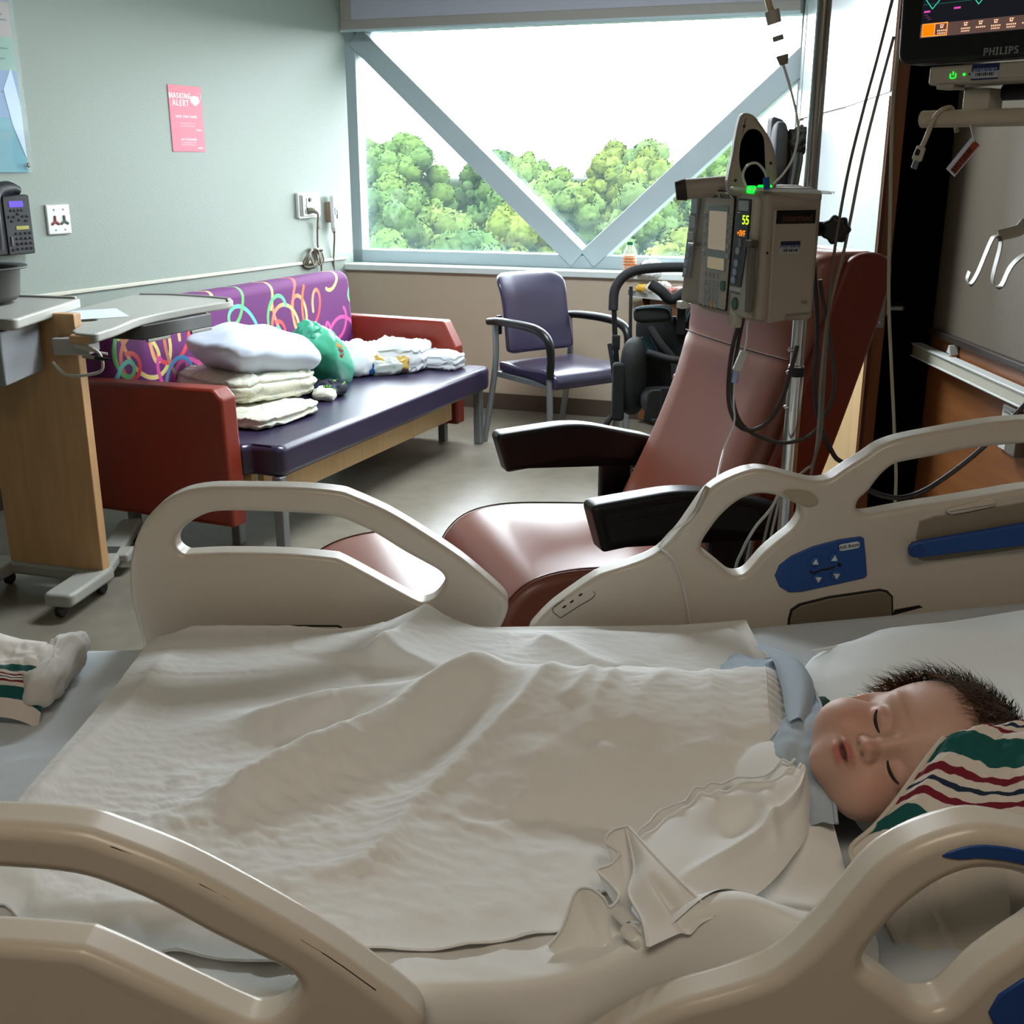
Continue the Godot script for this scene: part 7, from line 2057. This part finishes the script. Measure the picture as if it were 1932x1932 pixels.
	for k in c2m.uv.size():
		var w := 1.0 - c2m.uv[k].y
		c2m.uv[k] = Vector2(0.5, clampf(0.90 - 0.95 * w + 0.06 * c2m.uv[k].x, 0.10, 0.99))
	obj("cloth", c2m, stripes, c2)
	obj("end_fold", crumple(cushion(0.05, 0.05, 0.20, 0.7, 0.7, 40, 20), 72, 0.008, 20.0), mat(Color(0.80, 0.79, 0.76), 0.95), c2, pose(q(-0.672, 1.50, 0.742), 0.05))

	# the pillow under the head
	var hp := thing("pillow", "wide white pillow under the child's head with a seam along its edge", "pillow")
	var hm := cushion(0.66, 0.15, 0.46, 0.35, 0.75, 80, 40)
	for k in hm.v.size():
		var p := hm.v[k]
		hm.v[k].y -= 0.035 * exp(-(pow((p.x + 0.20) / 0.12, 2) + pow((p.z - 0.10) / 0.13, 2))) if p.y > 0 else 0.0
	hm.smooth()
	var ht := Transform3D(Basis(Vector3.BACK, 0.16), q(0.70, 1.175, 0.835))
	obj("case", crumple(hm, 81, 0.008, 5.0), mat(Color(0.90, 0.92, 0.92), 0.85), hp, ht)
	var seam := []
	for k in 20:
		var x := lerpf(-0.30, 0.32, k / 19.0)
		seam.append(Vector3(x, 0.048 + 0.003 * sin(k * 1.3), -0.175 + 0.004 * sin(k * 0.9)))
	obj("seam", tube(seam, 0.0022, 6, 3), mat(Color(0.86, 0.88, 0.88), 0.85), hp, ht)

# ---------- the sleeping child ----------
var prims := []   # centre, radii, weight (1 adds)

func ell(p: Vector3, c: Vector3, r: Vector3) -> float:
	var d := p - c
	var k := Vector3(d.x / r.x, d.y / r.y, d.z / r.z)
	var l := k.length()
	return (l - 1.0) * minf(r.x, minf(r.y, r.z)) if l > 0.0001 else -minf(r.x, minf(r.y, r.z))

func head_field(p: Vector3) -> float:
	var s := Vector3(absf(p.x), p.y, p.z)
	var d := ell(p, Vector3(0, 0.043, -0.022), Vector3(0.074, 0.094, 0.088))
	for e in prims:
		var o := ell(s if e[2] else p, e[0], e[1])
		var k: float = e[3]
		var h := clampf(0.5 + 0.5 * (d - o) / k, 0.0, 1.0)
		d = lerpf(d, o, h) - k * h * (1.0 - h)
	return d

func gauss(p: Vector3, c: Vector3, r: Vector3) -> float:
	var d := p - c
	return exp(-(pow(d.x / r.x, 2) + pow(d.y / r.y, 2) + pow(d.z / r.z, 2)))

func build_child():
	# head axes: x to the child's left, y to the crown, z out of the face
	var face := Vector3(-0.24, 0.66, 0.71).normalized()
	var crown := Vector3(0.955, 0.13, -0.05)
	crown = (crown - face * crown.dot(face)).normalized()
	var T := Transform3D(Basis(crown.cross(face), crown, face), q(0.404, 1.062, 0.842))
	prims = [
		[Vector3(0, 0.052, 0.020), Vector3(0.060, 0.052, 0.043), false, 0.02],
		[Vector3(0, -0.036, 0.010), Vector3(0.052, 0.044, 0.050), false, 0.02],
		[Vector3(0, -0.070, 0.036), Vector3(0.016, 0.013, 0.016), false, 0.016],
		[Vector3(0.036, -0.036, 0.026), Vector3(0.029, 0.031, 0.031), true, 0.018],
		[Vector3(0, -0.050, 0.048), Vector3(0.022, 0.019, 0.019), false, 0.012],
		[Vector3(0, -0.002, 0.054), Vector3(0.0075, 0.024, 0.012), false, 0.012],
		[Vector3(0, -0.024, 0.066), Vector3(0.0085, 0.008, 0.0095), false, 0.008],
		[Vector3(0.0088, -0.0265, 0.059), Vector3(0.0058, 0.0058, 0.0078), true, 0.005],
		[Vector3(0.029, 0.020, 0.046), Vector3(0.024, 0.009, 0.013), true, 0.012],
		[Vector3(0.029, -0.0005, 0.046), Vector3(0.0155, 0.0105, 0.0125), true, 0.005],
		[Vector3(0, -0.0445, 0.0665), Vector3(0.0125, 0.0036, 0.0048), false, 0.004],
		[Vector3(0, -0.0555, 0.0650), Vector3(0.0110, 0.0046, 0.0055), false, 0.004],
		[Vector3(0.069, -0.004, -0.018), Vector3(0.008, 0.026, 0.017), true, 0.006],
	]
	var skin := mat(Color.WHITE, 0.5, 0.0, 0.4)
	skin.vertex_color_use_as_albedo = true
	skin.subsurf_scatter_enabled = true
	skin.subsurf_scatter_strength = 0.12
	var t := thing("person", "small child asleep on their back under a white blanket, face turned to the camera", "person")
	var body := MB.new()
	# rays from the middle of the head, closer together over the face
	var nu := 250
	var nv := 190
	body.grid(nu, nv, func(u: float, w: float) -> Vector3:
		var uu := u + 0.070 * sin(TAU * u)           # dense at u = 0.5, the face
		var a := TAU * (uu - 0.5)
		var b := PI * (w - 0.5)
		b += 0.10 * sin(2 * b)
		b = clampf(b, -PI / 2 + 0.0001, PI / 2 - 0.0001)
		var d := Vector3(sin(a) * cos(b), sin(b), cos(a) * cos(b))
		var lo := 0.03
		var hi := 0.150
		for k in 13:
			var m := (lo + hi) / 2
			if head_field(d * m) < 0.0: lo = m
			else: hi = m
		return d * lo, true)
	for k in body.v.size():
		var p := body.v[k]
		var c := Color(0.56, 0.355, 0.275)
		var s := Vector3(absf(p.x), p.y, p.z)
		c = c.lerp(Color(0.56, 0.25, 0.195), 0.55 * gauss(s, Vector3(0.036, -0.030, 0.050), Vector3(0.022, 0.020, 0.03)))
		c = c.lerp(Color(0.55, 0.25, 0.20), 0.5 * gauss(p, Vector3(0, -0.024, 0.078), Vector3(0.012, 0.010, 0.012)))
		c = c.lerp(Color(0.50, 0.25, 0.20), 0.45 * gauss(s, Vector3(0.029, -0.002, 0.056), Vector3(0.018, 0.012, 0.02)))
		var lip := maxf(gauss(p, Vector3(0, -0.0445, 0.069), Vector3(0.0125, 0.0034, 0.010)), gauss(p, Vector3(0, -0.0550, 0.068), Vector3(0.0110, 0.0044, 0.010)))
		c = c.lerp(Color(0.46, 0.13, 0.11), clampf(lip * 1.3, 0, 0.9))
		var slit := gauss(p, Vector3(0, -0.0492, 0.066), Vector3(0.0110, 0.0020, 0.012))
		c = c.lerp(Color(0.06, 0.012, 0.012), clampf(slit * 1.6, 0, 1))
		c = c.lerp(Color(0.10, 0.04, 0.03), 0.8 * gauss(s, Vector3(0.0055, -0.0315, 0.066), Vector3(0.0028, 0.0018, 0.006)))
		c = c.lerp(Color(0.33, 0.17, 0.10), 0.45 * gauss(s, Vector3(0.030, 0.024, 0.052), Vector3(0.018, 0.0035, 0.02)))
		body.c[k] = c
		if slit > 0.3:
			body.v[k] -= Vector3(0, 0, 0.004 * slit)
	body.smooth()
	for k in body.v.size():
		body.v[k] = T * body.v[k]
		body.n[k] = (T.basis * body.n[k]).normalized()
	# neck, trunk and limbs under the covers
	body.col = Color(0.56, 0.355, 0.275)
	var J := {
		"neck0": T * Vector3(0, -0.045, -0.02), "neck1": q(0.345, 1.12, 0.785), "chest": q(0.255, 1.20, 0.772), "waist": q(0.10, 1.22, 0.766), "hip": q(0.0, 1.25, 0.758),
		"shn": q(0.285, 1.12, 0.772), "shf": q(0.285, 1.285, 0.772), "eln": q(0.17, 1.125, 0.762), "elf": q(0.17, 1.315, 0.758), "hann": q(0.09, 1.17, 0.782), "hanf": q(0.09, 1.28, 0.782),
		"kn": q(-0.13, 1.235, 0.752), "kf": q(-0.13, 1.305, 0.752), "an": q(-0.24, 1.182, 0.746), "af": q(-0.25, 1.308, 0.746), "tn": q(-0.27, 1.165, 0.752), "tf": q(-0.28, 1.308, 0.752)}
	var bones := [["neck0", "neck1", 0.036, 0.040], ["neck1", "chest", 0.040, 0.050], ["chest", "waist", 0.050, 0.046], ["waist", "hip", 0.046, 0.040], ["neck1", "shn", 0.032, 0.026], ["neck1", "shf", 0.032, 0.026], ["shn", "eln", 0.025, 0.020], ["shf", "elf", 0.025, 0.020], ["eln", "hann", 0.019, 0.013], ["elf", "hanf", 0.019, 0.013], ["hip", "kn", 0.030, 0.021], ["hip", "kf", 0.030, 0.021], ["kn", "an", 0.020, 0.013], ["kf", "af", 0.020, 0.013], ["an", "tn", 0.012, 0.010], ["af", "tf", 0.012, 0.010]]
	for hnd in ["hann", "hanf"]:   # five fingers, loosely curled
		for f in 5:
			var base: Vector3 = J[hnd] + Vector3(-0.012, 0.002, -0.016 + 0.008 * f) if f < 4 else J[hnd] + Vector3(0.004, 0.004, 0.018)
			var l: float = [0.030, 0.035, 0.034, 0.028, 0.024][f]
			J["%s%da" % [hnd, f]] = base
			J["%s%db" % [hnd, f]] = base + Vector3(-l * 0.7, 0.004, 0)
			J["%s%dc" % [hnd, f]] = base + Vector3(-l * 1.1, -0.008, 0)
			bones.append(["%s%da" % [hnd, f], "%s%db" % [hnd, f], 0.0055, 0.005])
			bones.append(["%s%db" % [hnd, f], "%s%dc" % [hnd, f], 0.005, 0.0045])
	var segs := []
	for b in bones:
		segs.append([J[b[0]], J[b[1]], b[2], b[3]])
	net(body, segs, 0.011, 0.016)
	obj("body", body, skin, t)

	# lashes along the closed lids
	var dark := mat(Color(0.11, 0.065, 0.045), 0.7)
	for s in [-1.0, 1.0]:
		var pts := []
		for k in 9:
			var a := lerpf(-1.0, 1.0, k / 8.0)
			var d := Vector3((0.029 + 0.0135 * a) * s, -0.0062 - 0.0030 * (1 - a * a) + 0.0022 * a, 0.06)
			pts.append(T * (d.normalized() * (surface_r(d.normalized()) + 0.0004)))
		obj("eyelashes", tube(pts, func(u: float) -> float: return 0.0008 + 0.0010 * sin(PI * u), 6, 3), dark, t)

	build_hair(t, T)
	build_gown(t)

func surface_r(d: Vector3) -> float:
	var lo := 0.03
	var hi := 0.150
	for k in 16:
		var m := (lo + hi) / 2
		if head_field(d * m) < 0.0: lo = m
		else: hi = m
	return lo

func build_hair(t: Node3D, T: Transform3D):
	var rng := RandomNumberGenerator.new()
	rng.seed = 31
	var hm := mat(Color.WHITE, 0.55, 0.0, 0.4)
	hm.vertex_color_use_as_albedo = true
	var hair := MB.new()
	# cap close to the scalp
	var line := func(d: Vector3) -> float:   # > 0 where hair grows
		return d.y - 0.51 - 0.46 * maxf(0.0, d.z) + 0.80 * maxf(0.0, -d.z)
	hair.col = Color(0.055, 0.030, 0.017)
	hair.grid(96, 60, func(u: float, w: float) -> Vector3:
		var a := TAU * u
		var b := lerpf(PI / 2 - 0.001, -0.9, w)
		var d := Vector3(sin(a) * cos(b), sin(b), cos(a) * cos(b))
		var g: float = line.call(d)
		var r := surface_r(d) + 0.007 * smoothstep(0.04, 0.24, g) - 0.004 * smoothstep(0.10, 0.02, g)
		return d * r, true)
	# tufts
	for k in 11000:
		var d := Vector3(rng.randfn(), rng.randfn(), rng.randfn()).normalized()
		var g: float = line.call(d)
		if g < 0.0 or (g < 0.12 and rng.randf() > g / 0.12 + 0.25):
			continue
		var r := surface_r(d) if k % 1 == 0 else 0.1
		var root := d * (r + 0.0035)
		# combed from the whorl at the back forwards and to the sides
		var whorl := Vector3(0.2, 0.75, -0.65).normalized()
		var comb := (d - whorl)
		comb = (comb - d * comb.dot(d)).normalized()
		var stray := Vector3(rng.randfn(), rng.randfn(), rng.randfn()) * 0.45
		comb = (comb + stray - d * stray.dot(d)).normalized()
		var l := rng.randf_range(0.026, 0.052) * (0.6 + 0.4 * smoothstep(0.0, 0.3, g))
		var lift := rng.randf_range(0.02, 0.26)
		var p1 := root + (comb + d * lift).normalized() * l * 0.5
		var p2 := p1 + (comb - d * (0.55 - lift)).normalized() * l * 0.55
		var side := d.cross(comb).normalized() * rng.randf_range(0.00045, 0.0009)
		var br := rng.randf_range(0.6, 1.5)
		br *= 1.0 + 1.2 * smoothstep(0.18, 0.0, g)
		hair.col = Color(0.095 * br, 0.054 * br, 0.030 * br)
		var at := hair.v.size()
		hair.put(root - side, d)
		hair.put(root + side, d)
		hair.put(p1 - side * 0.8, d)
		hair.put(p1 + side * 0.8, d)
		hair.put(p2, d)
		hair.quad(at, at + 1, at + 3, at + 2)
		hair.tri(at + 2, at + 3, at + 4)
	for k in hair.v.size():
		hair.v[k] = T * hair.v[k]
		hair.n[k] = (T.basis * hair.n[k]).normalized()
	var o := obj("hair", hair, hm, t)
	o.set_meta("label", "short tousled brown hair")

func build_gown(t: Node3D):
	var gm := mat(Color(0.66, 0.715, 0.76), 0.85)
	var nz := noise(1.0, 66, 3)
	# over chest and shoulders, its collar edge round the neck
	var inner := [Vector3(0.30, 0.765, 1.46), Vector3(0.285, 0.785, 1.39), Vector3(0.27, 0.800, 1.30), Vector3(0.255, 0.808, 1.20), Vector3(0.245, 0.80, 1.13), Vector3(0.25, 0.785, 1.08), Vector3(0.27, 0.765, 1.03)]
	var collar := [Vector3(0.345, 0.772, 1.45), Vector3(0.378, 0.808, 1.39), Vector3(0.378, 0.826, 1.29), Vector3(0.364, 0.842, 1.19), Vector3(0.350, 0.846, 1.13), Vector3(0.342, 0.842, 1.07), Vector3(0.335, 0.80, 1.00)]
	var gw := MB.new()
	gw.grid(36, 110, func(u: float, w: float) -> Vector3:
		var p := catmull_at(inner, w).lerp(catmull_at(collar, w), u)
		p.y += 0.010 * sin(PI * u) + 0.006 * sin(w * 16 + u * 4) * sin(PI * u) + 0.005 * nz.get_noise_2d(u * 2, w * 5)
		p.x += 0.004 * sin(w * 12) * u * smoothstep(0.7, 0.3, w)
		return q(p.x, p.z, p.y))
	obj("gown", gw, gm, t)
	var rim := []
	for k in 30:
		var w := k / 29.0
		var p := catmull_at(collar, w)
		rim.append(q(p.x + 0.004 * sin(w * 12) * smoothstep(0.7, 0.3, w), p.z, p.y + 0.001))
	obj("collar_seam", tube(rim, 0.0022, 8, 3), gm, t)
	var fold := MB.new()
	fold.grid(14, 50, func(u: float, w: float) -> Vector3:
		var p := catmull_at([Vector3(0.338, 0.822, 1.385), Vector3(0.352, 0.842, 1.30), Vector3(0.342, 0.850, 1.21), Vector3(0.322, 0.846, 1.13)], w)
		p += Vector3(0.022, -0.006 + 0.014 * sin(PI * u), -0.004) * (u - 0.5) * 2.0 * (0.4 + 0.6 * sin(PI * w))
		p.y += 0.008 * sin(PI * u)
		return q(p.x, p.z, p.y))
	obj("gown_fold", fold, gm, t)
	# printed green neckband showing past the collar
	obj("undershirt", crumple(cushion(0.05, 0.035, 0.07, 0.7, 0.7, 40, 20), 91, 0.006, 20.0), mat(Color(0.02, 0.24, 0.16), 0.8), t, pose(q(0.378, 1.215, 0.805), 0.3))

# surface nets over tapered capsules joined with a smooth minimum
func net(mb: MB, segs: Array, cell: float, k: float):
	var lo := Vector3(INF, INF, INF)
	var hi := -lo
	for s in segs:
		var r: float = maxf(s[2], s[3]) + cell * 2
		lo = lo.min(s[0] - Vector3(r, r, r)).min(s[1] - Vector3(r, r, r))
		hi = hi.max(s[0] + Vector3(r, r, r)).max(s[1] + Vector3(r, r, r))
	var n := Vector3i(((hi - lo) / cell).ceil()) + Vector3i.ONE
	var f := PackedFloat32Array()
	f.resize(n.x * n.y * n.z)
	f.fill(1.0)
	for s in segs:
		var a: Vector3 = s[0]
		var ab: Vector3 = s[1] - a
		var r: float = maxf(s[2], s[3]) + k + cell * 2
		var b0 := ((a.min(s[1]) - Vector3(r, r, r) - lo) / cell).floor()
		var b1 := ((a.max(s[1]) + Vector3(r, r, r) - lo) / cell).ceil()
		for z in range(maxi(0, int(b0.z)), mini(n.z, int(b1.z) + 1)):
			for y in range(maxi(0, int(b0.y)), mini(n.y, int(b1.y) + 1)):
				for x in range(maxi(0, int(b0.x)), mini(n.x, int(b1.x) + 1)):
					var p := lo + Vector3(x, y, z) * cell
					var t := clampf((p - a).dot(ab) / maxf(ab.length_squared(), 1e-9), 0, 1)
					var d := (p - a - ab * t).length() - lerpf(s[2], s[3], t)
					var i := x + n.x * (y + n.y * z)
					var o := f[i]
					var kk := minf(k, s[3] * 1.2)
					var h := clampf(0.5 + 0.5 * (o - d) / kk, 0, 1)
					f[i] = lerpf(o, d, h) - kk * h * (1 - h)
	var id := {}
	var at := mb.v.size()
	var corners := []
	for c in 8:
		corners.append((c & 1) + n.x * (((c >> 1) & 1) + n.y * ((c >> 2) & 1)))
	for z in n.z - 1:
		for y in n.y - 1:
			for x in n.x - 1:
				var i := x + n.x * (y + n.y * z)
				var sum := Vector3.ZERO
				var cnt := 0
				for e in 12:
					var c0: int = [0, 2, 4, 6, 0, 1, 4, 5, 0, 1, 2, 3][e]
					var c1: int = [1, 3, 5, 7, 2, 3, 6, 7, 4, 5, 6, 7][e]
					var a := f[i + corners[c0]]
					var b := f[i + corners[c1]]
					if (a < 0) != (b < 0):
						var w := a / (a - b)
						sum += Vector3(lerpf(c0 & 1, c1 & 1, w), lerpf((c0 >> 1) & 1, (c1 >> 1) & 1, w), lerpf((c0 >> 2) & 1, (c1 >> 2) & 1, w))
						cnt += 1
				if cnt:
					id[i] = mb.put(lo + (Vector3(x, y, z) + sum / cnt) * cell, Vector3.UP)
	for i in id:
		var inside := f[i] < 0
		for ax in 3:
			var step: int = [1, n.x, n.x * n.y][ax]
			if (f[i + step] < 0) == inside:
				continue
			var u: int = [n.x, n.x * n.y, 1][ax]
			var v: int = [n.x * n.y, 1, n.x][ax]
			if not (id.has(i - u) and id.has(i - v) and id.has(i - u - v)):
				continue
			if inside:
				mb.quad(id[i - u - v], id[i - v], id[i], id[i - u])
			else:
				mb.quad(id[i - u - v], id[i - u], id[i], id[i - v])
	mb.smooth(at)
